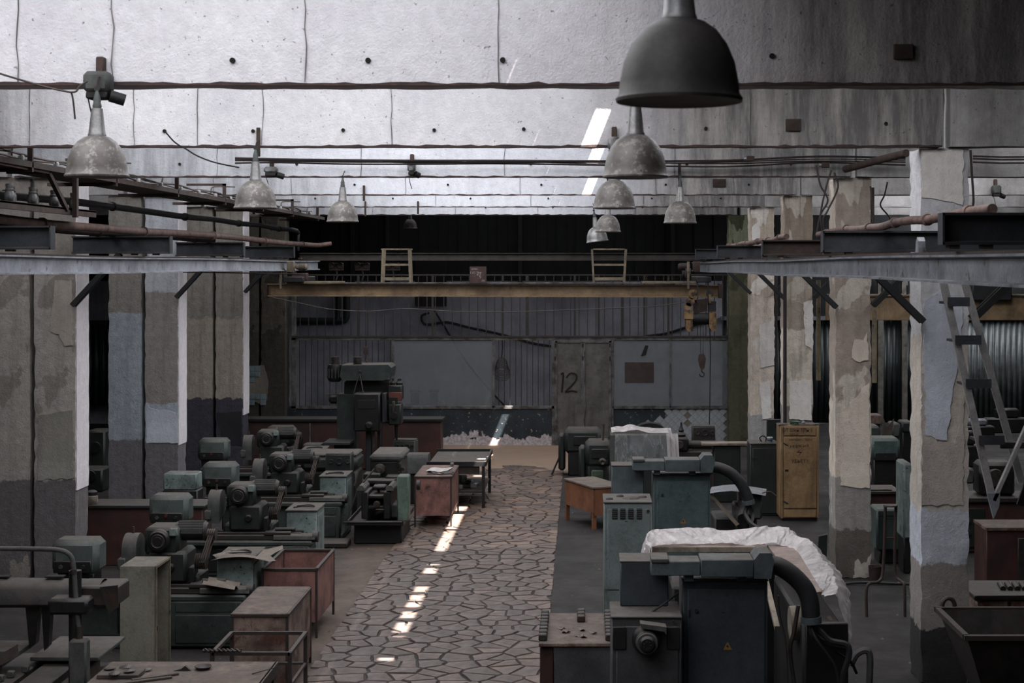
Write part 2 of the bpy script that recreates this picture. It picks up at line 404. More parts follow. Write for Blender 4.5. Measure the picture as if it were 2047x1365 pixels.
# roof slab with the rooflight openings (panes) and a narrow broken slit that lets the sun in
roof = thing('ceiling', 'concrete roof slab with rooflights between the beams', None, kind='structure')
SX0, SX1 = 0.55, 0.83
mb = MB(); mb.box(-17, MAINX[0], -5, 48, ROOF, ROOF+.25); mb.box(MAINX[1], SX0, -5, 48, ROOF, ROOF+.25); mb.box(SX1, 14, -5, 48, ROOF, ROOF+.25)
ys = [-5]+sum([[a-0.3+.5, a-0.3+.5] for a in []], [])
for a in GRID: mb.box(MAINX[0], MAINX[1], a-0.35, a+0.75, ROOF, ROOF+.25)
mb.box(MAINX[0], MAINX[1], -5, -0.1, ROOF, ROOF+.25); mb.box(MAINX[0], MAINX[1], 41.9, 48, ROOF, ROOF+.25)
mb.build('roof_slab', m_roof, roof, smooth=False)
m_frost = M('grimy_wired_glass', (150, 156, 160), (110, 116, 118), rough=0.6, bump=0)
for a in GRID[:-1]:
    for k in range(6):
        xx = MAINX[0]+(MAINX[1]-MAINX[0])/6*k
        box(xx+.001, xx+(MAINX[1]-MAINX[0])/6-.001, a+.3, a+5.9, ROOF+.252, ROOF+.27).build('roof_pane', m_frost, roof, smooth=False)
# slit: floor patches of sun read from the photograph (row where each begins and ends)
pp = [(1293, 1309), (1274, 1277), (1247, 1268), (1226, 1240), (1207, 1219), (1192, 1205), (1176, 1188), (1139, 1151), (1130, 1134), (1118, 1121),
      (1063, 1105), (1030, 1061), (1000, 1024), (967, 973), (952, 955), (937, 942), (922, 926), (916, 920), (908, 912)]
op = [(14800/(b-VY)-1.52, 14800/(a-VY)-1.52) for a, b in pp]
op += [(17.12, 17.40), (23.32, 23.6), (29.3, 29.6), (39.72, 40.0)]
op.sort(); mb = MB(); cur = -5.0
for a, b in op:
    if a > cur: mb.box(SX0-.02, SX1+.02, cur, a, ROOF+.001, ROOF+.249)
    cur = max(cur, b)
mb.box(SX0-.02, SX1+.02, cur, 48, ROOF+.001, ROOF+.249); mb.build('slit_cover', m_roof, roof, smooth=False)

# beams across the hall, one per grid line, each with its formwork seams, bolt holes
BZ = 6.165
m_seam = M('cracked_seam', (150, 142, 140), (110, 102, 100), rough=0.95, bump=0)
m_hole = M('hole_black', (24, 20, 20), rough=0.9, bump=0)
m_edge = M('rusted_beam_edge', (96, 62, 58), (66, 50, 48), sc=9, rough=0.9)
NB = {11.7: 'nearest whitewashed concrete roof beam across the top', 17.7: 'second whitewashed concrete roof beam from the camera', 23.7: 'third roof beam, behind the long bundle of cables',
      29.7: 'fourth roof beam from the camera', 35.7: 'fifth roof beam, just in front of the dark end bay', 41.2: 'last thin roof beam above the glazed partition', 5.7: 'roof beam overhead in front of the nearest lamp'}
def rough_box(mb, x0, x1, y0, y1, z0, z1, step, j, seed=0, zs=None):
    """box whose surface is cut into cells and jittered, for worn concrete"""
    rr = random.Random(seed); nx = max(1, round((x1-x0)/step)); ny = max(1, round((y1-y0)/step)); nz = max(1, round((z1-z0)/(zs or step)))
    vid = {}
    def g(i, k, l):
        key = (i, k, l)
        if key not in vid:
            e = (i in (0, nx))+(k in (0, ny))+(l in (0, nz)); jj = j*(1.0 if e >= 2 else 0.35)
            p = Vector((x0+(x1-x0)*i/nx, y0+(y1-y0)*k/ny, z0+(z1-z0)*l/nz))
            cx = (x0+x1)/2; cy = (y0+y1)/2
            q = rr.random()**2
            p.x += (-jj*q if p.x > cx else jj*q) if i in (0, nx) else 0
            p.y += (-jj*q if p.y > cy else jj*q) if k in (0, ny) else 0
            if l in (0, nz): p.z += (jj*.6*rr.random())*(1 if l == 0 else -1)
            vid[key] = mb.av([p])
        return vid[key]
    for a in range(nx):
        for b in range(ny):
            for l in (0, nz): mb.f.append([g(a, b, l), g(a+1, b, l), g(a+1, b+1, l), g(a, b+1, l)])
        for b in range(nz):
            for k in (0, ny): mb.f.append([g(a, k, b), g(a+1, k, b), g(a+1, k, b+1), g(a, k, b+1)])
    for a in range(ny):
        for b in range(nz):
            for i in (0, nx): mb.f.append([g(i, a, b), g(i, a+1, b), g(i, a+1, b+1), g(i, a, b+1)])
def seam(mb, x, y, z0, z1, w):
    n = 10; l = []; r = []
    for i in range(n+1):
        zz = z0+(z1-z0)*i/n; dx = R.uniform(-.012, .012); ww = w*R.uniform(.2, .7); l.append((x+dx-ww, zz)); r.append((x+dx+ww, zz))
    for i in range(n): mb.prism([l[i], r[i], r[i+1], l[i+1]], 'Y', y-.008, y+.004)
for a, lab in NB.items():
    th = 0.34 if a < 41 else 0.25
    b = thing('roof_beam', lab, 'beam', (0, a, 0))
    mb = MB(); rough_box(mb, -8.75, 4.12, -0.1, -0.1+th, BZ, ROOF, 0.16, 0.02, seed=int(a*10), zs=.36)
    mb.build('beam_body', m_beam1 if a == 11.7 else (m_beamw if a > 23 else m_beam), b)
    if a > 5.8:
        mb = MB()
        xs = {11.7: [X(v, 11.6) for v in (36, 225, 610, 998)], 17.7: [X(v, 17.6) for v in (60, 268, 395, 525, 782, 1500)]}.get(a, [-7.1, -5.6, -3.4, -1.2, 1.4, 2.9])
        for xx in xs: seam(mb, xx, -.1, BZ+.02, ROOF-.05, 0.006)
        mb.build('formwork_seam', m_seam, b, smooth=False)
        hs = {11.7: [(465, 121), (736, 121), (1005, 120), (1543, 112)], 17.7: [(329, 262), (506, 262), (686, 260), (868, 260), (1047, 258), (1411, 257), (1771, 247)]}.get(a)
        if hs is None: hs = [(VX+xx*F/a, VY-(6.37-CZ)*F/a) for xx in (-6.2, -4.4, -2.6, -.8, 1.6, 3.2)]
        for (hx, hy) in hs:
            q = P(hx, hy, a-.1); MB().cyl((q.x, -.115, q.z), (q.x, -.04, q.z), .021, .021, 10).build('bolt_hole', m_hole, b)
        # a ragged rusted lower arris
        mb = MB(); n = 150; pr = None
        for i in range(n+1):
            xx = -8.7+12.8*i/n; hh = BZ+R.uniform(.006, .026)
            if pr: mb.prism([(pr[0], BZ-.006), (xx, BZ-.006), (xx, hh), (pr[0], pr[1])], 'Y', -.112, -.09)
            pr = (xx, hh)
        mb.build('rusted_lower_edge', m_edge, b, smooth=False)
    # side-bay continuation on the right
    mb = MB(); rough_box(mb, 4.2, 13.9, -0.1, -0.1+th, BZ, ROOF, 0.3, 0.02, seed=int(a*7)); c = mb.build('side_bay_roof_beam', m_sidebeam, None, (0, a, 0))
    tag(c, {11.7: 'beam of the right bay beyond the nearest roof beam', 17.7: 'right bay beam resting on the nearest column', 23.7: 'right bay beam level with the cables', 29.7: 'right bay beam holding a grey ballast box',
            35.7: 'bright right bay beam low above the steel girders', 41.2: 'last right bay beam near the corrugated wall', 5.7: 'right bay beam nearest the camera'}[a], 'beam')
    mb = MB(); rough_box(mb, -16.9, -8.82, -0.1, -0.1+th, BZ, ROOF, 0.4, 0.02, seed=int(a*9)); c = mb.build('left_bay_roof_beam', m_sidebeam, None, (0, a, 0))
    tag(c, 'left bay roof beam at the top of its column pair', 'beam', 'roof beams of the left bay')
# small dark steel plates cast in the beams
def plate(px, py, D, wpx, hpx, lab):
    q = P(px, py, D-.1); w_ = wpx*D/F; h_ = hpx*D/F
    tag(MB().box(-w_/2, w_/2, -.03, 0.02, -h_/2, h_/2, c=.004).build('embedded_plate', m_rust, None, (q.x, D-.1, q.z)), lab, 'plate')
plate(1805, 104, 11.7, 38, 30, 'rusty torn steel plate on the nearest beam at upper right')
plate(1586, 250, 17.7, 30, 24, 'grey steel plate on the second beam above the right columns')
plate(1438, 366, 29.7, 26, 16, 'small brown steel plate on the fourth beam')

# columns
def bands(k): return k
CM = [banded('column_plaster_grey', [(0, (104, 100, 100)), (1.5, (160, 153, 146)), (4.9, (132, 125, 118))], patch=(138, 130, 122)),
      banded('column_paint_blue', [(0, (108, 104, 106)), (1.45, (150, 156, 162)), (3.9, (130, 124, 118))]),
      banded('column_bluewash', [(0, (108, 104, 106)), (1.45, (158, 164, 170)), (2.15, (140, 133, 128)), (4.3, (172, 174, 178))]),
      banded('column_stained', [(0, (66, 64, 72)), (1.75, (154, 144, 132)), (3.6, (130, 124, 116))], streak=.45),
      banded('column_right_a', [(0, (52, 50, 50)), (0.65, (136, 128, 124)), (1.38, (182, 185, 192)), (2.0, (180, 170, 160)), (4.0, (186, 184, 184)), (5.0, (192, 190, 192))], streak=.2),
      banded('column_right_b', [(0, (100, 94, 88)), (0.75, (150, 145, 140)), (1.55, (206, 193, 178)), (2.7, (156, 143, 132))], patch=(190, 180, 168)),
      banded('column_right_c', [(0, (130, 126, 120)), (2.1, (198, 188, 174)), (3.6, (156, 144, 132)), (4.9, (136, 124, 110))], patch=(176, 166, 154), streak=.5),
      banded('column_right_d', [(0, (160, 157, 154)), (1.35, (204, 190, 176)), (4.1, (176, 163, 148))], patch=(212, 203, 194), streak=.4),
      banded('column_mossy', [(0, (78, 76, 62)), (3.5, (88, 86, 68)), (5.0, (116, 120, 98))], patch=(66, 68, 50), streak=.6),
      banded('column_dark', [(0, (66, 61, 54)), (3.0, (80, 75, 66))], patch=(56, 53, 48), streak=.5)]
def column(x0, x1, y, dep, mat, lab, j=0.022, zt=BZ, side=0):
    c = thing('concrete_column', lab, 'column', ((x0+x1)/2, y+dep/2, 0)); hw = (x1-x0)/2
    mb = MB(); rough_box(mb, -hw, hw, -dep/2, dep/2, 0, zt, 0.1, j, seed=int(abs(x0*100)+y*10), zs=.11); mb.build('shaft', mat, c)
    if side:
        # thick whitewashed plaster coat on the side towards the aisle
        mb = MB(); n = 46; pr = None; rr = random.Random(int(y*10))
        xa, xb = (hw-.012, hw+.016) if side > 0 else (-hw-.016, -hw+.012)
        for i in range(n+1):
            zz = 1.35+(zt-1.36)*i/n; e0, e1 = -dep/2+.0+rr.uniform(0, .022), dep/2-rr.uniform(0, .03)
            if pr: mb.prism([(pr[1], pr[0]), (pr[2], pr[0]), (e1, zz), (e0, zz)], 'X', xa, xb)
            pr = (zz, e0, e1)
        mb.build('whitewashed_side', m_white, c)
    return c
def blob(poly, px0, n=26, amp=.5, seed=0):
    """ragged outline between corner points"""
    rr = random.Random(seed); out = []
    for a, b in zip(poly, poly[1:]+poly[:1]):
        L = math.hypot(b[0]-a[0], b[1]-a[1]); k = max(1, int(L/.06))
        nx, ny = (b[1]-a[1])/L, -(b[0]-a[0])/L
        for i in range(k):
            t_ = i/k; o = rr.uniform(-amp, amp)*.03 if i else 0; out.append((a[0]+(b[0]-a[0])*t_+nx*o, a[1]+(b[1]-a[1])*t_+ny*o))
    return out
def plaster(col, D, pxs, mat, seed, name='plaster_patch', th=.014):
    """raised plaster skin on a column's front face, outline given as picture points on that face"""
    cx, cy = col.location.x, col.location.y
    poly = [(X(a, D)-cx, Z(b, D)) for a, b in pxs]
    MB().prism(blob(poly, 0, seed=seed), 'Y', D-cy-th, D-cy+.02).build(name, mat, col, smooth=False)

LW = .645
lc = {}
for D, m1, m2, x, l1, l2 in [(17.7, 0, 0, -7.8, 'left hidden column pair, aisle shaft', 'left hidden column pair, outer shaft'),
        (23.7, 0, 0, -7.8, 'grey plastered column at the left edge of the picture with bright white side', 'rough grey column shaft at the far left beyond the crack'),
        (29.7, 2, 1, -7.8, 'blue and grey painted column with white side, second from left', 'pale blue cracked column shaft beside the second white side'),
        (35.7, 3, 3, -7.87, 'stained brown column above a dark blue base, thin white side', 'stained column shaft left of the third gap'),
        (41.0, 9, 9, -7.92, 'dark brown column at the end of the left row', 'grey column shaft with broken tiles at its foot')]:
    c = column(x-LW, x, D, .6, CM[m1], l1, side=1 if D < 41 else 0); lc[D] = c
    lc[-D] = column(x-2*LW-.06, x-LW-.06, D, .6, CM[m2], l2)
RW = .53
rc = {}
for D, m, l in [(11.7, 4, 'right column nearest the camera, out of frame'), (17.7, 4, 'nearest right column with a pale blue painted band'), (23.7, 5, 'second right column with peeling cream plaster'),
                (29.7, 6, 'third right column, streaky, beside the yellow cabinet'), (35.7, 7, 'fourth right column, cream with bare grey foot'), (41.0, 8, 'mossy green column at the end of the right row')]:
    rc[D] = column(3.88, 3.88+RW+.03, D, .6, CM[m], l, j=.03)
m_pl_cream = concrete('cream_plaster', (208, 196, 182), (184, 172, 158), streak=.15)
m_pl_blue = concrete('bluish_skim', (184, 187, 195), (160, 163, 171), streak=.1)
m_pl_brown = concrete('brown_render', (172, 162, 153), (150, 141, 133), streak=.2)
m_pl_pale = concrete('pale_render', (216, 212, 206), (190, 184, 178), streak=.2)
plaster(rc[17.7], 17.7, [(1846, 690), (1850, 870), (1893, 880), (1902, 800), (1912, 745), (1922, 690), (1924, 600), (1880, 580), (1850, 600)], m_pl_blue, 1)
plaster(rc[17.7], 17.7, [(1842, 745), (1866, 750), (1868, 862), (1874, 885), (1910, 884), (1926, 790), (1926, 1010), (1842, 1010)], m_pl_brown, 2, th=.008)
plaster(rc[17.7], 17.7, [(1842, 300), (1926, 300), (1924, 410), (1880, 400), (1842, 395)], m_pl_pale, 3)
plaster(rc[23.7], 23.7, [(1738, 765), (1722, 775), (1716, 790), (1704, 800), (1698, 805), (1697, 838), (1688, 842), (1686, 900), (1680, 970), (1738, 976)], m_pl_cream, 4)
plaster(rc[23.7], 23.7, [(1733, 665), (1726, 680), (1708, 678), (1703, 715), (1718, 724), (1736, 720)], m_pl_cream, 5)
plaster(rc[29.7], 29.7, [(1578, 762), (1622, 760), (1622, 840), (1578, 838)], m_pl_pale, 6)
plaster(rc[29.7], 29.7, [(1606, 605), (1624, 600), (1625, 700), (1610, 690)], m_pl_pale, 7)
plaster(rc[35.7], 35.7, [(1503, 455), (1516, 440), (1520, 470), (1518, 500), (1505, 500)], m_pl_pale, 8)
plaster(rc[35.7], 35.7, [(1518, 650), (1548, 640), (1548, 730), (1520, 735)], m_pl_pale, 9)
plaster(rc[35.7], 35.7, [(1518, 765), (1540, 762), (1542, 835), (1524, 838)], m_pl_pale, 10)
plaster(lc[23.7], 23.7, [(110, 560), (144, 560), (146, 690), (130, 692), (118, 668), (102, 662)], m_pl_brown, 11)
plaster(lc[23.7], 23.7, [(78, 830), (146, 820), (148, 955), (76, 960)], concrete('warm_grey_skim', (142, 138, 130), (120, 116, 108)), 12, th=.008)
plaster(lc[29.7], 29.7, [(292, 805), (300, 815), (356, 825), (356, 885), (293, 886)], m_pl_blue, 13, th=.01)
plaster(lc[35.7], 35.7, [(432, 825), (482, 822), (484, 890), (446, 888)], M('dark_violet_paint', (52, 50, 60), (40, 38, 46), rough=.6), 14, th=.006)
# broken white tiles left clinging to the dark left column
m_tile = M('white_tile', (196, 200, 204), (170, 176, 182), rough=.25, bump=0, isl=.12)
m_tileblue = M('pale_blue_tile', (150, 176, 186), (128, 156, 166), rough=.3, bump=0, isl=.1)
m_mortar = concrete('tile_mortar', (120, 114, 104), (96, 90, 82))
cc = lc[-41.0]
plaster(cc, 41.0, [(497, 732), (528, 730), (532, 745), (536, 760), (534, 800), (520, 808), (508, 803), (497, 806)], m_mortar, 21, 'mortar_bed', .02)
for (i, j) in [(0, 0), (1, 0), (0, 1), (0, 2), (0, 5), (1, 5), (0, 6), (2, 6), (2, 5), (1, 1)]:
    xx = X(498+i*11.5, 41)-cc.location.x; zz = Z(731+j*11.3, 41)
    box(xx, xx+.143, -.335, -.30, zz-.14, zz, c=.004).build('wall_tile', m_tileblue, cc, smooth=False)

# far end: rear wall, glazed partition
YP = 41.3
rw = thing('wall_rear', 'dirty plaster rear wall behind the glazed partition', None, kind='structure')
box(-17, 4.25, 47, 47.3, 0, 4.35).build('plaster_wall', m_wallw, rw, smooth=False)
mb = MB()
for i in range(71):
    xx = -17+i*.3; mb.prism([(xx, 4.351), (xx+.3, 4.351), (xx+.3, ROOF-.01), (xx, ROOF-.01)], 'Y', 47.0+(i % 2)*.03, 47.3)
mb.build('dark_upper_cladding', m_dark, rw, smooth=False)
mb = MB()
for px in (705, 775, 1040, 1345): mb.box(X(px, 46.9)-.06, X(px, 46.9)+.06, 46.85, 46.99, 4.2, ROOF-.02)
mb.build('cladding_post', m_iron, rw, smooth=False)
box(X(830, 47), X(893, 47), 46.95, 46.99, Z(612, 47), 5.3).build('dark_opening', m_black, rw, smooth=False)
tag(box(-17.3, -17, -5, 48, 0, ROOF).build('wall_left', m_dark, smooth=False), 'dark outer wall of the left bay', None, kind='structure')
tag(box(14, 14.3, -5, 48, 0, ROOF).build('wall_right', m_dark, smooth=False), 'dark outer wall of the right bay', None, kind='structure')
tag(box(-17.3, 14.3, -5.3, -5, 0, ROOF).build('wall_front', m_dark, smooth=False), 'wall behind the camera', None, kind='structure')
# corrugated walls
m_corr = M('corrugated_grey_green', (104, 112, 112), (84, 92, 92), sc=2, rough=.45, metal=.2, streak=.4, rust=.05)
m_corrd = M('corrugated_dark_teal', (40, 54, 56), (32, 44, 46), sc=2, rough=.5, streak=.3)
def corrugated(par, x0, x1, y, z0, z1, pitch, amp, mat, nm='corrugated_sheet', w=1.2):
    xx = x0
    while xx < x1-.05:
        xe = min(xx+w, x1); n = max(2, int(round((xe-xx-.01)/pitch)))*4
        def fn(u, v, xx=xx, xe=xe): return (xx+(xe-xx-.006)*u, y-amp*abs(math.cos(u*n/4*PI))**.8, z0+(z1-z0)*v)
        m_ = MB().grid(n+1, 2, fn); o = m_.build(nm, mat, par); sm = o.modifiers.new('t', 'SOLIDIFY'); sm.thickness = .004; xx = xe
m_framew = M('weathered_post', (118, 112, 100), (92, 86, 76), sc=5, rough=.7, rust=.2)
wr = thing('wall_right_end', 'grey corrugated sheet wall at the end of the right bay', None, kind='structure')
corrugated(wr, X(1905, 47), 13.9, 47.0, .12, Z(640, 47), .165, .06, m_corr)
corrugated(wr, 4.2, X(1905, 47), 47.1, .02, Z(640, 47), .165, .06, m_corrd)
box(4.1, 14, 47.2, 47.4, Z(640, 47)-.1, ROOF).build('upper_wall', m_dark, wr, smooth=False)
box(4.1, 14, 47.2, 47.4, .1, Z(640, 47)).build('backing', m_dark, wr, smooth=False)
box(4.2, 13.9, 46.85, 47.0, Z(640, 47), Z(632, 47), c=.01).build('rail', m_steelgrey, wr)
for px in (1760, 1808, 1905): box(X(px, 46.8)-.09, X(px, 46.8)+.09, 46.75, 46.9, 0, Z(545, 47), c=.01).build('post', m_framew, wr)
for i in range(14): box(X(1660+i*29, 46.9), X(1660+i*29, 46.9)+.03, 46.88, 46.92, Z(632, 47), Z(600, 47)).build('bar', m_iron, wr, smooth=False)
box(X(1925, 46.8), 13.9, 46.7, 46.83, Z(868, 47), Z(840, 47)+.02, c=.01).build('blue_base_panel', M('navy_panel', (28, 44, 58), (20, 32, 44), rough=.35), wr)
wl = thing('wall_left_end', 'dark green corrugated gate at the end of the left bay', None, kind='structure')
corrugated(wl, -16.9, -9.3, 46.5, .6, Z(645, 46.5), .2, .07, m_corrd)
box(-16.9, -9.3, 46.42, 46.5, Z(650, 46.5), Z(640, 46.5)).build('rail', m_iron, wl, smooth=False)
# ------------------------------------------------------------------ glazed partition across the end of the hall
t = NT('dusty_glass'); t.b.inputs['Base Color'].default_value = S(112, 116, 118); t.b.inputs['Roughness'].default_value = 0.28
t.b.inputs['Specular IOR Level'].default_value = .5
tr = t.add('ShaderNodeBsdfTransparent'); mx = t.add('ShaderNodeMixShader'); t.set(mx.inputs[0], t.ramp(t.noise(1.5, 5), .3, .7, .42, .62))
t.l.new(tr.outputs[0], mx.inputs[1]); t.l.new(t.b.outputs[0], mx.inputs[2]); t.l.new(mx.outputs[0], t.out.inputs[0]); m_glass = t.m
m_frame = M('pale_frame_paint', (132, 128, 124), (84, 78, 74), sc=5, rough=.6, rust=.25)
m_railbrown = M('brown_rail_paint', (74, 62, 56), (54, 46, 42), sc=5, rough=.6, rust=.2)
pt = thing('window_1', 'steel and glass partition with bars across the end of the hall', None, (0, YP, 0), kind='structure')
def lb(px0, px1, py0, py1, dy0, dy1, c=0): return MB().box(X(px0, YP), X(px1, YP), dy0, dy1, Z(py1, YP), Z(py0, YP), c)
# dado wall: dark blue oil paint flaking over white
t = NT('flaking_blue_oil_paint'); z = t.sep(t.coord(), 2)
zz = t.math('ADD', z, t.math('MULTIPLY', t.math('SUBTRACT', t.noise(1.6, 6, .6), .5), 1.0))
low = t.ramp(zz, .24, .26, 1, 0); chips = t.ramp(t.noise(9, 8, .75), .60, .62)
c_ = t.mix(t.ramp(t.noise(2, 4), .4, .6), S(34, 44, 50), S(22, 28, 34)); c_ = t.mix(chips, c_, S(150, 146, 136)); c_ = t.mix(low, c_, t.mix(t.ramp(t.noise(14, 5), .4, .6), S(186, 178, 178), S(150, 140, 140)))
t.set(t.b.inputs['Base Color'], c_); t.b.inputs['Roughness'].default_value = .5; t.bump(t.noise(9, 8, .75), .5, .02); m_dado = t.m
dado = tag(MB().box(-8.2, X(1108, YP), 0, .25, 0, 1.02).build('wall_end', m_dado, None, (0, YP, 0), smooth=False), 'low dark blue flaking wall under the partition', None, kind='structure')
tw = thing('wall_end_tiled', 'low wall of diagonal white tiles right of the doors', None, (0, YP, 0), kind='structure')
box(X(1222, YP), 3.95, .03, .25, 0, 1.02).build('render_bed', m_dado, tw, smooth=False)
box(X(1330, YP), 3.95, .02, .04, 0, 1.0).build('tile_bed', m_mortar, tw, smooth=False)
s_ = .15; q2 = s_/math.sqrt(2); rt = random.Random(3)
for i in range(-2, 30):
    for j in range(0, 12):
        cx = X(1240, YP)+i*q2+0; cz = .06+j*q2
        if (i+j) % 2: continue
        poly = [(cx, cz-q2+.004), (cx+q2-.004, cz), (cx, cz+q2-.004), (cx-q2+.004, cz)]
        # the tiles survive in a region rising to the right
        pxx = VX+cx*F/YP; pyy = VY-(cz-CZ)*F/YP
        if pxx < 1250 or (pxx < 1330 and pyy < 858-(pxx-1250)*.30) or pyy < 818 or pxx > 1450 or (1368 < pxx < 1382 and pyy < 848) or rt.random() < .03: continue
        for (nx, ny, d) in ((0, -1, -.02), (0, 1, 1.0), (1, 0, 3.9), (-1, 0, -X(1228, YP))): poly = clip(poly, nx, ny, d)
        if len(poly) < 3: continue
        ox, oz = poly[0]; o = MB().prism([(a-ox, b-oz) for a, b in poly], 'Y', 0, .012).build('wall_tile', m_tile, tw, (ox, .006, oz), smooth=False)
# frame members
for (a, b, c, d, nm) in [(583, 592, 540, 818, 'frame_post'), (783, 788, 678, 815, 'frame_post'), (984, 989, 678, 815, 'frame_post'), (1103, 1110, 678, 893, 'frame_post'), (1338, 1342, 680, 815, 'frame_post'),
                         (1453, 1458, 560, 815, 'frame_post'), (1222, 1227, 678, 893, 'frame_post'), (583, 1458, 675, 680, 'frame_rail'), (583, 1108, 811, 817, 'sill'), (1224, 1458, 811, 817, 'sill')]:
    lb(a, b, c, d, -.03, .04, .005).build(nm, m_frame, pt)
lb(583, 1458, 671, 675, -.045, .0).build('frame_rail', m_railbrown, pt); lb(583, 1458, 548, 551, -.02, .02).build('top_rail', m_railbrown, pt)
bar = lb(0, 2.2, 551, 673, -.008, .008)
bo = MB().box(-.012, .012, -.01, .01, Z(672, YP), Z(551, YP)).mesh('bar', m_railbrown, False)
def addmesh(nm, me, par, loc):
    o = bpy.data.objects.new(nm, me); COL.objects.link(o); o.parent = par; o.location = loc; return o
for i in range(51): addmesh('bar', bo, pt, (X(600+i*16.9, YP), 0, 0))
fl_ = MB().box(-.03, .03, -.004, .004, Z(672, YP), Z(551, YP)).mesh('flat_bar', m_railbrown, False)
for px in (716, 865, 1005, 1053, 1149, 1197, 1245, 1288, 1336): addmesh('flat_bar', fl_, pt, (X(px, YP), -.02, 0))
bo2 = MB().box(-.01, .01, -.01, .01, Z(811, YP), Z(680, YP)).mesh('bar', m_railbrown, False)
for i in range(16): addmesh('bar', bo2, pt, (X(599+i*12.1, YP), 0, 0))
for i in range(10): addmesh('bar', bo2, pt, (X(997+i*11.3, YP), 0, 0))
for (a, b) in ((788, 984), (1227, 1338), (1342, 1453)): lb(a, b, 680, 811, -.004, .004).build('pane', m_glass, pt, smooth=False)
# things stuck on the panes: rust-brown sheet, dark strip
lb(1249, 1307, 724, 765, -.012, -.004).build('brown_sheet', M('brown_hardboard', (86, 66, 60), (74, 56, 50)), pt, smooth=False)
MB().prism([(X(1290, YP), Z(690, YP)), (X(1296, YP), Z(691, YP)), (X(1291, YP), Z(710, YP)), (X(1281, YP), Z(712, YP))], 'Y', -.012, -.004).build('taped_strip', m_dark, pt, smooth=False)
# double door with the number 12
m_door = M('grey_door_sheet', (128, 122, 116), (104, 98, 94), sc=2, rough=.55, streak=.2)
dr = thing('door_1', 'grey sheet metal double door painted with the number 12', None, (0, YP, 0), kind='structure')
for (a, b) in ((1112, 1164), (1168, 1220)):
    lb(a, b, 683, 890, -.02, .02, .005).build('door_leaf', m_door, dr)
for (a, b, c, d) in ((1108, 1114, 681, 892), (1161, 1165, 683, 892), (1167, 1170, 683, 892), (1217, 1222, 681, 892), (1110, 1222, 680, 685), (1112, 1220, 872, 876)):
    lb(a, b, c, d, -.045, -.015, .004).build('door_rail', m_frame, dr)
for px in (1110, 1165, 1219):
    for py in (690, 716): MB().cyl((X(px, YP), -.05, Z(py+4, YP)), (X(px, YP), -.05, Z(py-4, YP)), .02, .02, 8).build('hinge', m_rust, dr)
MB().prism([(X(1148, YP), Z(892, YP)), (X(1150, YP), Z(795, YP)), (X(1154, YP), Z(812, YP)), (X(1172, YP), Z(803, YP)), (X(1160, YP), Z(892, YP))], 'Y', -.09, -.075).build('torn_sheet', m_door, dr, smooth=False)
# hand-painted 12
mb = MB(); st = lambda p: [(X(a, YP), -.052, Z(b, YP)) for a, b in p]
mb.tube(smooth(st([(1121, 748), (1126, 746), (1125, 762), (1123, 784)])), .022, 6)
mb.tube(smooth(st([(1132, 755), (1140, 746), (1151, 748), (1152, 758), (1145, 768), (1132, 781), (1132, 783), (1143, 781), (1154, 783)])), .022, 6)
mb.T = None; o = mb.build('painted_number', m_paintblack, dr); o.scale = (1, .15, 1); o.location = (0, -.038, 0)
# behind the glass: green pipe loop, cable, small machines, hanging bundle
m_pipeg = M('dark_green_pipe', (36, 52, 54), (28, 40, 42), rough=.5, dust=.4)
YB = 46.9
def thinpipe(pxs, D, r, m, nm, lab, cat, k=6, n=8): return tag(MB().tube(smooth([P(a, b, D) for a, b in pxs], k), r, n).build(nm, m), lab, cat)
thinpipe([(590, 641), (640, 641), (682, 641), (692, 636), (693, 620), (693, 592), (693, 560)], YB, .1, m_pipeg, 'bent_pipe', 'thick dark green pipe bending up behind the left bars', 'pipe', 5, 12)
thinpipe([(675, 640), (676, 610), (676, 560)], YB-.05, .07, m_pipeg, 'riser_pipe', 'dark green vertical pipe beside the bent pipe', 'pipe')
thinpipe([(858, 625), (843, 632), (850, 648), (880, 645), (900, 645), (940, 655), (1000, 668), (1060, 685), (1102, 692)], YB, .035, m_wire, 'looped_cable', 'thick black cable looped on the rear wall behind the bars', 'cable', 6, 6)
thinpipe([(868, 620), (890, 655), (930, 720), (975, 775), (1010, 812)], YB, .03, m_wire, 'slanting_cable', 'black cable slanting down behind the big dusty pane', 'cable', 5, 6)
thinpipe([(1290, 672), (1330, 667), (1370, 655), (1425, 640)], YB, .04, m_wire, 'rising_cable', 'black cable rising behind the yellow hoist', 'cable', 5, 6)
bd = thing('wire_bundle', 'dusty bundle of wire hanging behind the bars near the door', 'wire bundle', P(1003, 728, 45.5))
for k in range(7): MB().tube([(math.cos(a)*.16*(1+.1*k), .02*k, math.sin(a)*.2-.05*k) for a in [i*.6+k for i in range(12)]], .012, 5).build('wire_loop', m_wirelight, bd)
MB().tube([(0, 0, .2), (.03, 0, .5), (0, 0, .85)], .015, 5).build('hanging_wire', m_wire, bd)
for (px, lab) in ((830, 'dim small machine seen through the big dusty pane, left one'), (868, 'dim small machine seen through the big dusty pane, right one')):
    mch = thing('bench_machine', lab, 'machine', (X(px, 45.5), 45.5, 0))
    box(-.32, .32, -.25, .25, 0, .72, c=.03).build('base', m_black, mch); box(-.12, .12, -.1, .1, .72, 1.1, c=.02).build('column', m_black, mch); MB().cyl((-.16, 0, 1.12), (.16, 0, 1.12), .05).build('handle', m_black, mch)

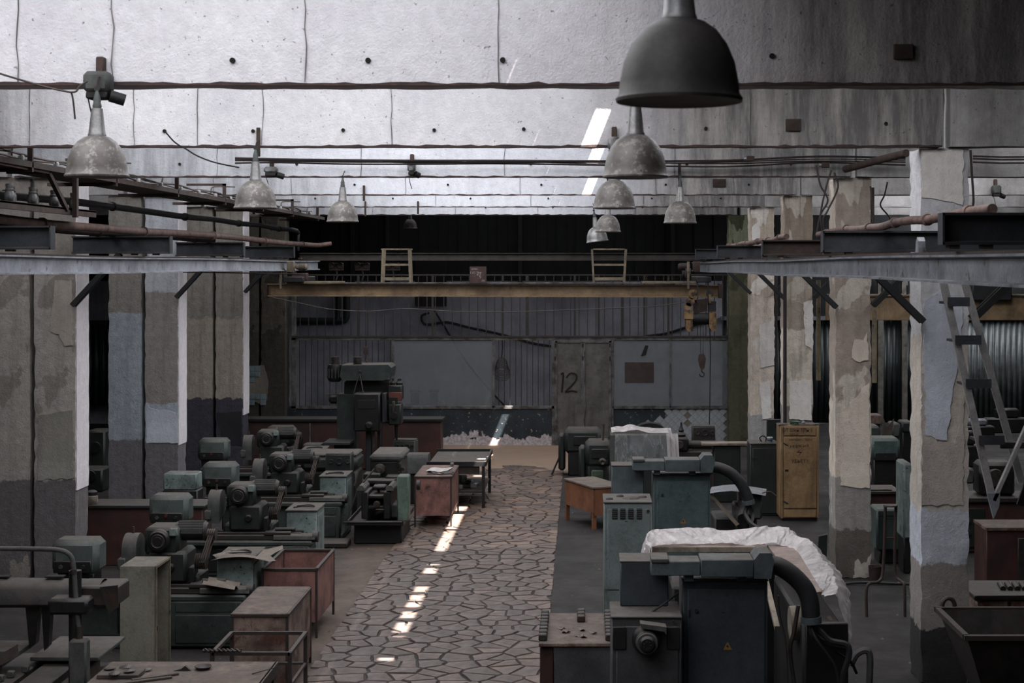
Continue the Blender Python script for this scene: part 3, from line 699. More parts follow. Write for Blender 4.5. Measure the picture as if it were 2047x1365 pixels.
# ------------------------------------------------------------------ crane runways, cantilever brackets
def ibeam(mb, p0, p1, w_, h, tf=.018, tw_=.014):
    """I-section between two points that share z; cross-section is built in the vertical plane"""
    p0, p1 = Vector(p0), Vector(p1); d = (p1-p0).normalized(); s2 = Vector((-d.y, d.x, 0)); prof = []
    for (a, b) in ((-w_/2, 0), (w_/2, 0), (w_/2, tf), (tw_/2, tf*1.6), (tw_/2, h-tf*1.6), (w_/2, h-tf), (w_/2, h), (-w_/2, h), (-w_/2, h-tf), (-tw_/2, h-tf*1.6), (-tw_/2, tf*1.6), (-w_/2, tf)): prof.append((a, b))
    n = len(prof); b0 = mb.av([p+s2*a+Vector((0, 0, b)) for p in (p0, p1) for a, b in prof])
    for i in range(n): j = (i+1) % n; mb.f.append([b0+i, b0+j, b0+n+j, b0+n+i])
    for o in (0, n):
        mb.f.append([b0+o+i for i in (0, 1, 2, 3, 10, 11)]); mb.f.append([b0+o+i for i in (3, 4, 9, 10)]); mb.f.append([b0+o+i for i in (4, 5, 6, 7, 8, 9)])
    return mb
def runway(x, y0, y1, z0, h, lab, side, mat):
    r = thing('crane_runway', lab, 'crane rail', (x, 0, 0)); n = int((y1-y0)/1.2)
    mb = MB(); pts_ = []
    for i in range(n+1):
        yy = y0+(y1-y0)*i/n; pts_.append((yy, z0+math.sin(yy*.5)*.008))
    for a, b in zip(pts_, pts_[1:]): mb2 = ibeam(mb, (0, a[0], a[1]), (0, b[0], b[1]), .13, h)
    mb.build('girder', mat, r, smooth=False)
    mb = MB()
    for a, b in zip(pts_, pts_[1:]): mb.bar((0, a[0], a[1]+h+.012), (0, b[0], b[1]+h+.012), .07, .024)
    mb.build('rail_head', m_rust, r, smooth=False)
    return r
m_runl = M('light_grey_runway_paint', (196, 200, 212), (164, 168, 180), sc=1.5, rough=.45, rust=.2, rustc=(120, 88, 66), streak=.1, dust=.3)
runway(-6.8, 11.0, 39.5, 4.70, .23, 'pale grey steel crane rail along the left columns', 1, m_runl)
runway(2.85, 7.5, 39.5, 4.67, .22, 'grey steel crane rail along the right columns', -1, m_steelgrey)
runway(5.75, 9.0, 45.5, 4.70, .24, 'grey steel crane rail of the right bay behind the columns', -1, m_bracket)
thinpipe([(0, 541), (150, 543), (400, 544), (600, 548)], 30, .012, m_wire, 'rail_feed_wire', 'thin black wire stretched under the left crane rail', 'wire', 2, 5)
LB_ = {17.7: (-6.05, 'nearest dark cantilever beam over the left crane rail'), 23.7: (-6.3, 'second cantilever beam over the left crane rail'), 29.7: (-6.5, 'third cantilever beam over the left crane rail'), 35.7: (-6.66, 'farthest cantilever beam over the left crane rail')}
for D, (xe, lab) in LB_.items():
    c = thing('cantilever_bracket', lab, 'steel bracket', (-7.8, D-.12, 0)); ibeam(MB(), (0, 0, 4.99), (xe+7.8, 0, 4.99), .16, .27, .02, .016).build('beam', m_bracket, c, smooth=False)
    box(xe+7.8-.012, xe+7.8+.004, -.08, .08, 4.99, 5.26).build('end_plate', m_bracket, c, smooth=False)
    for dx in (.62, .95): box(dx+.28, dx+.36, -.06, .06, 4.967, 4.995).build('spacer_block', m_rust, c, smooth=False)
    for s in (-.06, .06): MB().bar((0, s, 4.2), (.72, s, 4.99), .05, .07).build('brace', m_iron, c, smooth=False)
RB_ = {11.7: (2.69, 'nearest slate cantilever beam at the upper right edge'), 17.7: (2.73, 'second cantilever beam over the right crane rail'), 23.7: (2.74, 'third cantilever beam over the right crane rail'),
       29.7: (2.58, 'fourth cantilever beam over the right crane rail'), 35.7: (2.6, 'farthest cantilever beam over the right crane rail')}
for D, (xe, lab) in RB_.items():
    c = thing('cantilever_bracket', lab, 'steel bracket', (3.88, D-.12, 0)); l = xe-3.88
    ibeam(MB(), (l, 0, 4.96), (2.55, 0, 4.96), .16, .24, .02, .016).build('beam', m_bracket if D != 23.7 else m_rust, c, smooth=False)
    box(l-.004, l+.012, -.08, .08, 4.96, 5.2).build('end_plate', m_bracket, c, smooth=False)
    for dx in (-1.1, -.85): box(dx-.04, dx+.04, -.06, .06, 4.93, 4.965).build('spacer_block', m_rust, c, smooth=False)
    for s in (-.06, .06): MB().bar((0, s, 4.17), (-.62, s, 4.78), .05, .07).build('brace', m_iron, c, smooth=False)
    for s in (-.06, .06): MB().bar((.56, s, 4.2), (1.35, s, 4.96), .06, .08).build('brace', m_black, c, smooth=False)
for (px, py, D, x, lab) in ((372, 505, 24, -6.8, 'small pale bumper bolted on the left crane rail'), (1838, 495, 13, 2.85, 'small grey bumper bolted on the right crane rail')):
    z_ = 4.955 if x < 0 else 4.91
    tag(MB().prism([(-.07, 0), (.07, 0), (.045, .1), (.0, .135), (-.045, .1)], 'X', -.03, .03).build('rail_bumper', m_steelgrey, None, (x, D if x < 0 else 13.0, z_)), lab, 'bumper')

# ------------------------------------------------------------------ overhead travelling crane
cr = thing('overhead_crane', 'yellow overhead travelling crane spanning the hall', 'crane', (-2.1, 35.0, 4.2))
D = 34.9; gz0, gz1 = Z(592, D), Z(567, D)
g = MB(); ibeam(g, (X(527, D)+2.1, 0, gz0), (X(1441, D)+2.1, 0, gz0-.03), .2, gz1-gz0, .02, .02).build('girder', m_yellow, cr, smooth=False)
for s, a, b in ((-1, 527, 535), (1, 1436, 1444)): box(X(a, D)+2.1, X(b, D)+2.1, -.14, .14, gz0-.04, gz1, c=.01).build('end_plate', m_rust, cr)
ibeam(MB(), (X(580, D)+2.1, 1.1, 4.93), (X(1420, D)+2.1, 1.1, 4.93), .14, .18).build('rear_walkway_beam', m_railbrown, cr, smooth=False)
for (a, b, c) in ((548, 610, .05), (1368, 1420, .05)):
    box(X(a+22, D)+2.1, X(b, D)+2.1, -.35, 1.25, gz1+.03, gz1+.16, c=.015).build('end_carriage', m_iron, cr)
for (a, b) in ((575, 690), (1282, 1392)): box(X(a, D)+2.1, X(b, D)+2.1, -.22, -.1, gz1+.0, gz1+.06, c=.008).build('walkway_edge', m_yellowpale, cr)
box(X(690, D)+2.1, X(1282, D)+2.1, -.16, -.1, gz1+.005, gz1+.03).build('walkway_edge', m_frame, cr)
box(X(655, D)+2.1, X(1380, D)+2.1, -.1, 1.0, gz1+.0, gz1+.012).build('walkway_plate', m_dark, cr, smooth=False)
for (a, b, tilt) in ((763, 820, .03), (1187, 1248, -.04)):
    gcr = []; x0, x1 = X(a, D)+2.1, X(b, D)+2.1; z0, z1 = gz1+.02, Z(498, D)
    h_ = MB()
    for xx in (x0, x1):
        for yy in (-.1, .25): h_.bar((xx, yy, z0), (xx+(tilt if xx == x0 else -tilt), yy, z1), .045, .03)
    for zz, w__ in ((z1, .03), ((z0+z1)/2+.03, .045), (z0+.09, .07)):
        for yy in (-.1, .25): h_.bar((x0, yy, zz), (x1, yy, zz), .02, w__)
    for xx in (x0, x1): h_.bar((xx, -.1, z1), (xx, .25, z1), .03, .03)
    h_.build('guard_rail', m_yellowpale, cr, smooth=False)
sg = box(X(940, D)+2.1, X(973, D)+2.1, -.26, -.24, Z(566, D), Z(533, D), c=.003).build('load_plate', m_maroon, cr)
sx = X(956.5, D)+2.1; sz = Z(549.5, D)
text('2т', m_paintwhite, sg, (sx+.02, -.262, sz+.03), .12); text('5', m_paintwhite, sg, (sx+.05, -.262, sz-.045), .09, rot=(PI/2, -.2, 0)); text('(У)', m_paintwhite, sg, (sx+.12, -.262, sz-.13), .06)
text('КРАН', m_paintwhite, sg, (sx-.08, -.262, sz+.13), .05); text('Г/П', m_paintwhite, sg, (sx-.12, -.262, sz+.045), .07)
# drive motors on both end carriages
for sgn, px in ((-1, 612), (1, 1358)):
    x0 = X(px, D)+2.1; m_ = MB(); m_.lathe([(.0, 0), (.06, .005), (.075, .04), (.078, .2), (.05, .26), (.03, .28)] if sgn < 0 else [(.0, 0), (.06, .005), (.075, .04), (.078, .2), (.05, .26), (.03, .28)], (0, 0, 0), 16, 'X')
    o = m_.build('drive_motor', m_yellowpale if sgn < 0 else m_rust, cr, (x0+(.03 if sgn < 0 else -.03), -.1, gz1+.38)); o.rotation_euler = (0, 0, PI if sgn < 0 else 0)
    for k in range(5): MB().cyl((.05+k*.03, 0, 0), (.06+k*.03, 0, 0), .088, .088, 14).build('motor_fin', m_iron, o)
    xx = x0-(.40 if sgn < 0 else -.33)
    box(xx-.02, xx+.13, -.2, .02, gz1+.26, gz1+.5, c=.01).build('gearbox', m_yellowpale if sgn < 0 else m_rust, cr)
    if sgn < 0: box(xx+.08, xx+.42, -.15, .1, gz1+.08, gz1+.24, c=.01).build('motor_base', m_maroon, cr)
    box(xx-.17, xx-.11, -.3, -.26, gz1-.12, gz1+.5, c=.008).build('hanger_plate', m_yellowpale, cr)
    for yy in (-.18, .9): MB().cyl((xx-.2, yy, gz1+.24), (xx-.08, yy, gz1+.24), .11, .11, 16).build('track_wheel', m_rust, cr)
for ch in cr.children: ch.location.z -= 4.2
# hoist trolley under the right end
ho = thing('electric_hoist', 'worn yellow electric hoist hanging from the right end of the crane', 'hoist', P(1400, 620, D))
q = lambda px, py: (X(px, D)-ho.location.x, Z(py, D)-ho.location.z)
def hp(pxs, y0, y1, nm, mat): MB().prism([q(a, b) for a, b in pxs], 'Y', y0, y1).build(nm, mat, ho)
m_hy = M('chipped_hoist_yellow', (176, 128, 66), (120, 82, 46), sc=6, rough=.5, rust=.45, rustc=(46, 34, 28), dust=.5)
def circ(cx, cy, r, n=12): return [(cx+r*math.cos(2*PI*i/n), cy+r*math.sin(2*PI*i/n)) for i in range(n)]
for (cx, cy, r) in ((1384, 588, 10), (1378, 603, 9), (1374, 612, 7)): hp(circ(cx, cy, r), -.24, -.16, 'side_plate', m_hy)
for (cx, cy, r) in ((1384, 587, 4), (1377, 602, 3)): hp(circ(cx, cy, r), -.27, -.23, 'wheel_boss', m_rust)
hp([(1367, 621), (1385, 621), (1384, 637), (1366, 637)], -.26, .1, 'end_housing', m_hy); hp([(1370, 638), (1383, 638), (1384, 661), (1374, 662), (1370, 655)], -.24, .1, 'end_cover', m_hy)
hp([(1417, 622), (1430, 622), (1430, 660), (1422, 662), (1416, 652)], -.24, .1, 'end_cover', m_hy)
hp(circ(1418, 587, 7), -.22, -.14, 'side_plate', m_rust); hp([(1415, 588), (1420, 588), (1420, 606), (1416, 606)], -.25, -.2, 'hanger_link', m_hy); hp([(1416, 602), (1430, 602), (1430, 624), (1416, 624)], -.2, .1, 'motor_bracket', m_iron)
hp([(1386, 600), (1414, 597), (1413, 622), (1386, 626)], -.14, .06, 'carriage_frame', m_rust)
a_, b_ = q(1384, 637); c_, d_ = q(1418, 637); MB().cyl((a_, -.07, b_), (c_, -.07, d_), .13, .13, 20).build('rope_drum', m_black, ho)
for k in range(9): MB().cyl((a_+.03+k*.035, -.07, b_), (a_+.045+k*.035, -.07, b_), .14, .14, 16).build('rope_turn', m_iron, ho)
for px in (1393, 1414): aa, bb = q(px, 560); MB().bar((aa, -.2, bb), (aa, -.2, bb-.5), .03, .05).build('strap', m_iron, ho, smooth=False)
hk = thing('crane_hook', 'worn hook block hanging on its rope in front of the right pane', 'hook', P(1403, 725, D))
MB().prism([(-.06, .2), (.04, .22), (.09, .1), (.06, -.12), (0, -.17), (-.05, -.1), (-.09, .08)], 'Y', -.04, .04).build('hook_block', m_rust, hk)
MB().tube(smooth([(.0, 0, -.15), (.0, 0, -.2), (.05, 0, -.24), (.03, 0, -.31), (-.03, 0, -.3), (-.05, 0, -.25)]), .016, 6).build('hook', m_iron, hk)
for s in (-.03, .03): MB().cyl((s, 0, .2), (s, 0, 1.0), .006, .006, 5).build('rope', m_wire, hk)
tag(MB().tube([P(1419, 655, 34.9), P(1420, 700, 34.9), P(1419, 800, 34.9), P(1418, 855, 34.9)], .012, 6).build('control_cable', m_wire), 'thin black control cable hanging straight down from the hoist', 'cable')
tag(MB().tube(smooth([P(a, b, 34.6) for a, b in ((535, 592), (600, 606), (660, 618), (740, 622), (810, 617), (900, 622), (1000, 624), (1100, 621), (1200, 617), (1300, 613), (1368, 604))], 4), .011, 6).build('festoon_wire', m_wirelight), 'slack dusty wire hanging in waves below the crane girder', 'wire')
# small tackle on the beam behind the crane
for (px, lab) in ((672, 'rusty trolley wheel set on the beam behind the crane, left end'), (724, 'hanging chain tackle behind the crane, near the left guard rail'), (785, 'tangled trolley gear behind the left guard rail')):
    o = thing('beam_trolley', lab, 'trolley', P(px, 530, 36.3))
    for s in (-.1, .1): MB().cyl((s, -.07, 0), (s, -.03, 0), .07, .07, 12).build('wheel', m_rust, o)
    box(-.17, .17, -.03, .03, -.13, .05, c=.01).build('side_plate', m_rust, o); MB().lathe([(.03, -.02), (.06, -.02), (.06, .02), (.03, .02)], (0, -.02, .17), 10, 'Y').build('eye', m_iron, o)
    MB().tube([(0, 0, -.1), (.03, 0, -.25), (0, 0, -.36)], .02, 6).build('chain', m_iron, o)

# ------------------------------------------------------------------ pendant lamps
t = NT('stained_lamp_shade')
c_ = t.mix(t.ramp(t.noise(3, 5), .35, .65), S(108, 103, 99), S(80, 74, 70)); c_ = t.mix(t.ramp(t.noise(16, 7, .7), .52, .62, 0, .7), c_, S(146, 141, 136)); c_ = t.mix(t.ramp(t.noise(9, 6, .7), .6, .7, 0, .6), c_, S(70, 60, 54))
t.set(t.b.inputs['Base Color'], c_); t.b.inputs['Roughness'].default_value = .55; t.b.inputs['Metallic'].default_value = .35; t.bump(t.noise(40, 4), .15, .005); m_shade = t.m
m_shadedark = M('brown_dusty_shade', (84, 76, 70), (66, 60, 56), rough=.6, metal=.2, bump=.1)
m_neck = M('aluminium_collar', (176, 172, 170), (140, 136, 134), sc=6, rough=.4, metal=.5, bump=.1)
m_socket = M('green_socket', (96, 104, 98), (74, 80, 76), rough=.6)
m_inner = M('white_enamel_inside', (60, 58, 56), (50, 48, 46), rough=.5, bump=0)
def lamp(x, y, z, rr, lab, mat=m_shade, wire=.5, tilt=0, small=1.0):
    L = thing('pendant_lamp', lab, 'lamp', (x, y, z), 0, 'industrial pendant lamps'); k = rr/.235
    prof = [(.232, 0.004), (.242, 0), (.245, .012), (.232, .03), (.228, .075), (.214, .15), (.185, .22), (.145, .275), (.10, .307), (.062, .32), (.058, .32), (.058, .314), (.10, .300), (.14, .268), (.18, .213), (.208, .146), (.222, .07), (.228, .03)]
    MB().lathe([(a*k, b*k) for a, b in prof], (0, 0, 0), 40).build('shade', mat, L)
    MB().lathe([(.02*k, .26*k), (.05*k, .2*k), (.055*k, .12*k), (.03*k, .06*k), (.004, .05*k)], (0, 0, 0), 16).build('bulb', M_bulb, L)
    c = MB().lathe([(.068*k, .312*k), (.07*k, .325*k), (.064*k, .34*k), (.046*k, .5*k), (.042*k, .53*k), (.02*k, .535*k)], (0, 0, 0), 24).build('collar', m_neck, L)
    MB().lathe([(.03*k, .53*k), (.036*k, .55*k), (.028*k, .575*k), (.03*k, .6*k), (.014*k, .66*k), (.004, .67*k)], (0, 0, 0), 14).build('socket_cap', m_socket, L)
    MB().lathe([(.016*k, -.004), (.024*k, -.004), (.024*k, .004), (.016*k, .004)], (0, 0, .685*k), 12, 'Y').build('suspension_ring', m_iron, L)
    MB().tube([(0, 0, .69*k), (.012, 0, max(.69*k+.03, 6.2-z)), (0, .2, 6.26-z)] if y > 6 and y < 43 else [(0, 0, .69*k), (0, 0, (BZ if y < 6 else ROOF)-z+.01)], .007, 5).build('wire', m_rust, L)
    if tilt: L.rotation_euler = (.0, tilt, 0)
    return L
M_bulb = M('dusty_bulb', (120, 118, 112), rough=.2, bump=0)
def strap(x, y, z0, z1, lab): tag(MB().box(-.022, .022, -.02, .0, z0, z1, c=.004).build('hanger_strap', m_rust, None, (x, y, 0)), lab, 'strap')
lamp(.37, 5.92, 5.43, .235, 'largest dark brown pendant lamp hanging close to the camera', m_shadedark, .9)
lamp(.39, 11.42, 5.455, .235, 'grey pendant lamp just below the nearest dark one', m_shadedark if 0 else m_shade, .02)
lamp(.356, 17.42, 5.45, .235, 'third pendant lamp down the central row, partly behind another', m_shade, .1)
lamp(1.48, 23.42, 5.45, .245, 'single pendant lamp at right of the central row, before the dark end wall', m_shade, .12)
lamp(.48, 29.42, 5.45, .24, 'small grey pendant lamp against the dark end, overlapping a tilted one', m_shade, .12)
lamp(.34, 35.42, 5.36, .25, 'small tilted pale pendant lamp at the far end of the central row', m_neck, .2, tilt=-.12)
lamp(-3.6, 11.42, 5.46, .225, 'speckled pendant lamp at upper left, nearest in the left row', m_shade, .02)
lamp(-3.7, 17.42, 5.45, .235, 'second pendant lamp of the left row, above the cable tray', m_shade, .1)
lamp(-3.65, 23.42, 5.47, .235, 'third pendant lamp of the left row, at the corner of the dark end', m_shade, .1)
lamp(X(820, 44), 44, Z(457, 44), .2, 'tiny dim pendant lamp beyond the partition', m_shade, .6)
for (x, y, z0, z1, lab) in [(-3.7, 17.58, 6.05, 6.38, 'rusty hanger strap above the second left lamp'), (.39, 23.58, 6.1, 6.4, 'hanger strap on the third beam near the centre'), (1.48, 23.58, 6.1, 6.38, 'brown hanger strap above the single right lamp'),
                            (-4.2, 29.58, 6.05, 6.35, 'hanger strap on the fourth beam, left part'), (-5.02, 35.58, 5.95, 6.3, 'hanger strap at the left of the fifth beam'), (X(835, 35.5), 35.58, 6.0, 6.3, 'hanger strap with small foot plate near the dark opening')]:
    strap(x, y, z0, z1, lab)
def ballast(x, y, z, lab, mat, wd=.2, ht=.17):
    b = thing('ballast_box', lab, 'ballast', (x, y, z)); box(-wd/2, wd/2, -.16, 0, 0, ht, c=.03).build('housing', mat, b)
    box(-wd/2+.02, wd/2-.02, -.14, 0, -.045, .01, c=.01).build('terminal_cover', m_black, b)
    box(-.03, .03, -.06, 0.02, ht-.01, ht+.12, c=.01).build('hanger', m_rust, b)
    MB().cyl((wd*.45, -.1, -.02), (wd*.95, -.06, -.05), .045, .045, 12).build('capacitor', m_black, b)
    MB().tube(smooth([(-wd*.4, -.1, 0), (-wd*.2, -.12, -.15), (0, -.06, -.25)]), .006, 5).build('lead', m_wire, b)
    return b
m_bal = M('grey_green_ballast', (96, 98, 94), (74, 76, 72), rough=.6, dust=.4)
ballast(-3.62, 11.6, Z(186, 11.5), 'grey green ballast box above the upper left lamp', m_bal, .2, .16)
ballast(X(1228, 17.5), 17.6, Z(300, 17.5), 'pale ballast box left of the central lamps', m_neck, .15, .15)
ballast(X(1992, 29.5), 29.6, Z(388, 29.5), 'ballast box on the right bay beam at far right', m_bal, .17, .17)
ballast(X(822, 23.4), 23.55, Z(344, 23.4), 'small ballast box hanging under the cables in mid hall', m_neck, .12, .16)
ballast(X(540, 23.4), 23.55, Z(346, 23.4), 'ballast with insulators under the cables at left', m_neck, .2, .1)

# ------------------------------------------------------------------ cables strung across the hall in front of the third beam
m_cable = M('maroon_cable', (62, 40, 38), (46, 32, 30), rough=.7, bump=0)
D = 23.3
for k, (ys_, r_, lab) in enumerate([((316, 318, 320, 321, 321, 322, 321, 313, 316), .016, 'topmost maroon cable strung across the hall'), ((321, 322, 324, 324, 325, 324, 327, 322, 324), .011, 'second maroon cable strung across the hall'),
                                    ((326, 325, 328, 328, 327, 330, 333, 325, 330), .013, 'third maroon cable, sagging lowest in the hall'), ((319, 320, 322, 326, 323, 327, 324, 318, 320), .008, 'thinnest wire in the bundle strung across the hall')]):
    pts_ = [P(a, b, D+(.03*k)) for a, b in zip((470, 560, 700, 850, 1000, 1200, 1450, 1630, 1810), ys_)]
    tag(MB().tube(smooth(pts_, 5), r_, 6).build('strung_cable', m_cable), lab, 'cable')
for k, (yy, lab) in enumerate(((312, 'upper cable running on into the right bay'), (317, 'middle cable running on into the right bay'), (324, 'lower cable running on into the right bay'))):
    tag(MB().tube([P(1945, yy, D), P(2000, yy+2, D), P(2150, yy+1, D)], .014, 6).build('side_bay_cable', m_cable), lab, 'cable')
for (px, py, lab) in ((1500, 317, 'small cable clamp among the cables above the right columns'), (1650, 330, 'cable clamp cluster near the rusty pipe')):
    o = thing('cable_clamp', lab, 'clamp', P(px, py, 23.2)); box(-.06, .06, -.03, .03, -.04, .04, c=.01).build('body', m_rust, o); MB().cyl((-.1, 0, 0), (-.06, 0, 0), .03).build('insulator', m_neck, o)
m_pp = m_rustlight
tag(MB().tube([P(1812, 306, 21.5), P(1757, 320, 22.3), P(1690, 338, 23.2)], .055, 12).build('rusty_pipe', m_rust), 'short rusty pipe sloping down to the top of the second right column', 'pipe')
for k, (pxs, lab) in enumerate([([(1632, 330), (1640, 370), (1655, 400), (1640, 430), (1632, 470)], 'dark wire hanging in a loop left of the second right column, first'), ([(1668, 345), (1675, 375), (1655, 420), (1645, 440), (1650, 475)], 'brown wire hanging left of the second right column, second'),
                                ([(1662, 340), (1650, 380), (1640, 440), (1655, 490)], 'thin wire crossing the two beside the second right column'), ([(1740, 372), (1746, 420), (1745, 445)], 'dark wire down the right edge of the second right column'),
                                ([(1774, 364), (1768, 390), (1760, 410), (1775, 430), (1790, 452)], 'crooked wire with a hook between the two nearest right columns'), ([(1940, 300), (1943, 350), (1946, 405), (1938, 420)], 'red wire hanging right of the nearest column')]):
    tag(MB().tube(smooth([P(a, b, 22.6 if k < 4 else (25.5 if k == 4 else 17.2)) for a, b in pxs], 5), .014, 5).build('hanging_wire', m_cable), lab, 'wire')
# rusty conduit risers down the right columns
for (px, y0, y1, D, r_, lab, mt) in [(1569, 480, 850, 29.4, .035, 'maroon riser pipe down the left side of the third right column', m_cable), (1552, 545, 724, 35.4, .03, 'thin maroon pipe beside the fourth right column', m_cable), (1636, 560, 760, 30.5, .045, 'ochre vertical strip right of the third right column', m_yellowpale),
                                     (1748, 600, 765, 30.5, .05, 'ochre vertical strip right of the second right column', m_yellowpale), (1744, 375, 460, 23.4, .03, 'short red pipe at the head of the second right column', m_cable)]:
    tag(MB().cyl(P(px, y0, D), P(px, y1, D), r_, r_, 8).build('riser_pipe', mt), lab, 'pipe')

# ------------------------------------------------------------------ cable tray, pipes and jars along the left
XT = -6.55
tr_ = thing('cable_tray', 'long sagging steel cable tray below the beams on the left', 'cable tray', (XT, 0, 5.97))
mb = MB(); mb.prism([(0, 0), (-.75, .02), (-.75, .05), (-.02, .03), (0, .07), (.02, .07), (.02, 0)], 'Y', 12.0, 39.0); mb.build('tray_plate', m_rust, tr_, smooth=False)
ins = MB().lathe([(.0, 0), (.035, 0), (.042, .02), (.036, .04), (.04, .07), (.03, .09), (.0, .095)], (0, 0, 0), 10).mesh('insulator', m_neck)
for i in range(40): addmesh('insulator', ins, tr_, (-.08 if i % 2 else -.3, 15.2+i*.6, .05))
for i, y in enumerate((14.9, 18.3, 21.6, 24.9, 28.2, 31.5, 34.8, 38.1)):
    box(-.04, .02, y-.02, y+.02, .0, .34).build('tray_post', m_rust, tr_, smooth=False); box(-.7, .02, y-.02, y+.02, .3, .34).build('tray_cross_bar', m_rust, tr_, smooth=False)
    box(-.95, .02, y-.03, y+.03, -.05, 0).build('tray_bearer', m_rust, tr_, smooth=False)
    MB().tube(smooth([(-.3, y+.2, .05), (-.3, y+.2, .24), (-.25, y+.3, .3), (.1, y+.4, .3)]), .012, 5).build('bent_conduit', m_wirelight, tr_)
for k, (dx, zz, r_, lab) in enumerate([(-.08, .15, .014, 'front cable lying along the left cable tray'), (-.2, .17, .012, 'second cable lying along the left cable tray'), (-.3, .15, .014, 'middle cable lying along the left cable tray'), (-.45, .13, .018, 'thick rear cable along the left cable tray')]):
    pts_ = [(XT+dx+R.uniform(-.02, .02), 14+i*1.25, 5.97+zz+(.015 if i % 2 else -.02)+R.uniform(-.01, .01)) for i in range(20)]
    tag(MB().tube(smooth(pts_, 3), r_, 6).build('tray_cable', m_wirelight), lab, 'cable')
# lower shelf with dusty jar-shaped insulators at the left edge
shf = thing('insulator_shelf', 'steel angle shelf with sloping end frame at the left edge', 'shelf', (-6.6, 14.0, 5.55))
box(-.55, .0, 0, 6.9, -.03, 0, c=.004).build('shelf_plate', m_rust, shf); box(-.05, .0, 0, 6.9, -.09, 0).build('shelf_edge', m_rust, shf, smooth=False)
MB().bar((0, 0, .44), (0, 5.0, .42), .05, .06).build('top_angle', m_rustlight, shf, smooth=False); MB().bar((0, 5.0, .42), (0, 5.7, -.03), .05, .06).build('sloping_angle', m_rust, shf, smooth=False)
MB().bar((-.5, 5.0, .42), (0, 5.0, .42), .06, .06).build('cross_angle', m_rust, shf, smooth=False); box(.02, .08, 5.85, 5.93, -.12, 1.1).build('upright_angle', m_rust, shf, smooth=False)
m_jar = M('glazed_grey_insulator', (150, 148, 146), (60, 56, 54), sc=8, rough=.3, dust=.5, bump=.1)
jm = [(.0, 0), (.055, 0), (.06, .03), (.06, .10), (.045, .13), (.052, .15), (.04, .165), (.048, .2), (.045, .215), (.0, .22)]
jo = MB().lathe(jm, (0, 0, 0), 14).mesh('jar_insulator', m_jar)
for i in range(9):
    o = bpy.data.objects.new('jar_insulator', jo); COL.objects.link(o); o.location = (-6.72-(i % 2)*.12, 17.3+i*.38, 5.55)
    tag(o, 'dusty grey jar-shaped insulator on the shelf at the upper left edge', 'insulator', 'insulators on the left shelf')
def lpipe(x, z, y0, y1, r_, mt, lab, bend=None):
    n = 12; pts_ = [(x+R.uniform(-.012, .012), y0+(y1-y0)*i/n, z+R.uniform(-.02, .02)) for i in range(n+1)]+(bend or [])
    p = thing('wall_pipe', lab, 'pipe', (0, 0, 0)); MB().tube(smooth(pts_, 3), r_, 12).build('pipe_run', mt, p)
    for i in range(1, n, 2): MB().cyl((pts_[i][0], pts_[i][1]-.03, pts_[i][2]), (pts_[i][0], pts_[i][1]+.03, pts_[i][2]), r_*1.35, r_*1.35, 12).build('coupling', mt, p)
lpipe(-7.35, 5.72, 13, 39.5, .055, m_black, 'black steam pipe running along the heads of the left columns', [(-7.35, 39.7, 5.5), (-7.35, 39.7, 5.2)])
lpipe(-6.98, 5.36, 13, 40.6, .06, m_rustlight, 'copper brown pipe resting on the left cantilever beams', [(-6.7, 41.0, 5.4)])
lpipe(-7.2, 5.30, 13, 30.0, .045, m_rust, 'second rusty pipe behind the copper brown one')
for (x, z, y0, y1, lab) in ((3.45, 5.27, 13.0, 22.5, 'rusty pipe lying on the right cantilever beams by the second column'), (3.2, 5.25, 24.2, 34, 'thin rusty pipe on the far right cantilever beams')): lpipe(x, z, y0, y1, .045, m_rustlight, lab)
tag(MB().tube(smooth([P(a, b, 17.2) for a, b in ((330, 263), (350, 285), (372, 298), (395, 312), (430, 325), (478, 335))], 4), .009, 5).build('hanging_wire', m_wire), 'wire curling out of a bolt hole on the second beam', 'wire')
tag(MB().tube(smooth([P(a, b, 11.3) for a, b in ((-20, 140), (0, 147), (60, 165), (110, 178), (148, 184), (160, 172), (175, 162))], 4), .008, 5).build('hanging_wire', m_wirelight), 'brown wire sagging across the top left corner to the ballast box', 'wire')
tag(MB().tube(smooth([P(a, b, 11.3) for a, b in ((142, 183), (146, 200), (150, 238))], 4), .007, 5).build('hanging_wire', m_cable), 'short red wire dropping from the top left cable', 'wire')
# steel ladder hanging from the right runway, and its twin stringer
m_ladder = M('pale_dusty_ladder_steel', (178, 172, 168), (146, 140, 136), sc=5, rough=.7, grime=.3)
ld = thing('hanging_ladder', 'grey steel crane ladder hanging beside the nearest right column', 'ladder', (0, 15.0, 0)); D = 15.0
def lq(px, py, dy=0): v = P(px, py, D+dy); return (v.x, dy, v.z)
MB().bar(lq(1882, 548), lq(1984, 1000), .07, .035).build('stringer', m_ladder, ld, smooth=False); MB().bar(lq(1924, 548, .35), lq(2042, 965, .35), .07, .035).build('stringer', m_ladder, ld, smooth=False)
for (a, b, yy) in ((1893, 1937, 600), (1908, 1960, 676), (1929, 1980, 763), (1955, 2006, 876)):
    v0 = P(a, yy, D); v1 = P(b, yy, D); box(v0.x, v1.x, -.03, .33, v0.z-.04, v0.z-.015).build('tread', m_iron, ld, smooth=False); box(v0.x, v1.x, -.04, -.03, v0.z-.06, v0.z+.03).build('tread_edge', m_bracket, ld, smooth=False)
MB().prism([(lq(1972, 985)[0], lq(1972, 985)[2]), (lq(1998, 985)[0], lq(1998, 985)[2]), (lq(1996, 1010)[0], lq(1996, 1010)[2]), (lq(1985, 1036)[0], lq(1985, 1036)[2])], 'Y', -.03, .01).build('foot_plate', m_steelgrey, ld, smooth=False)
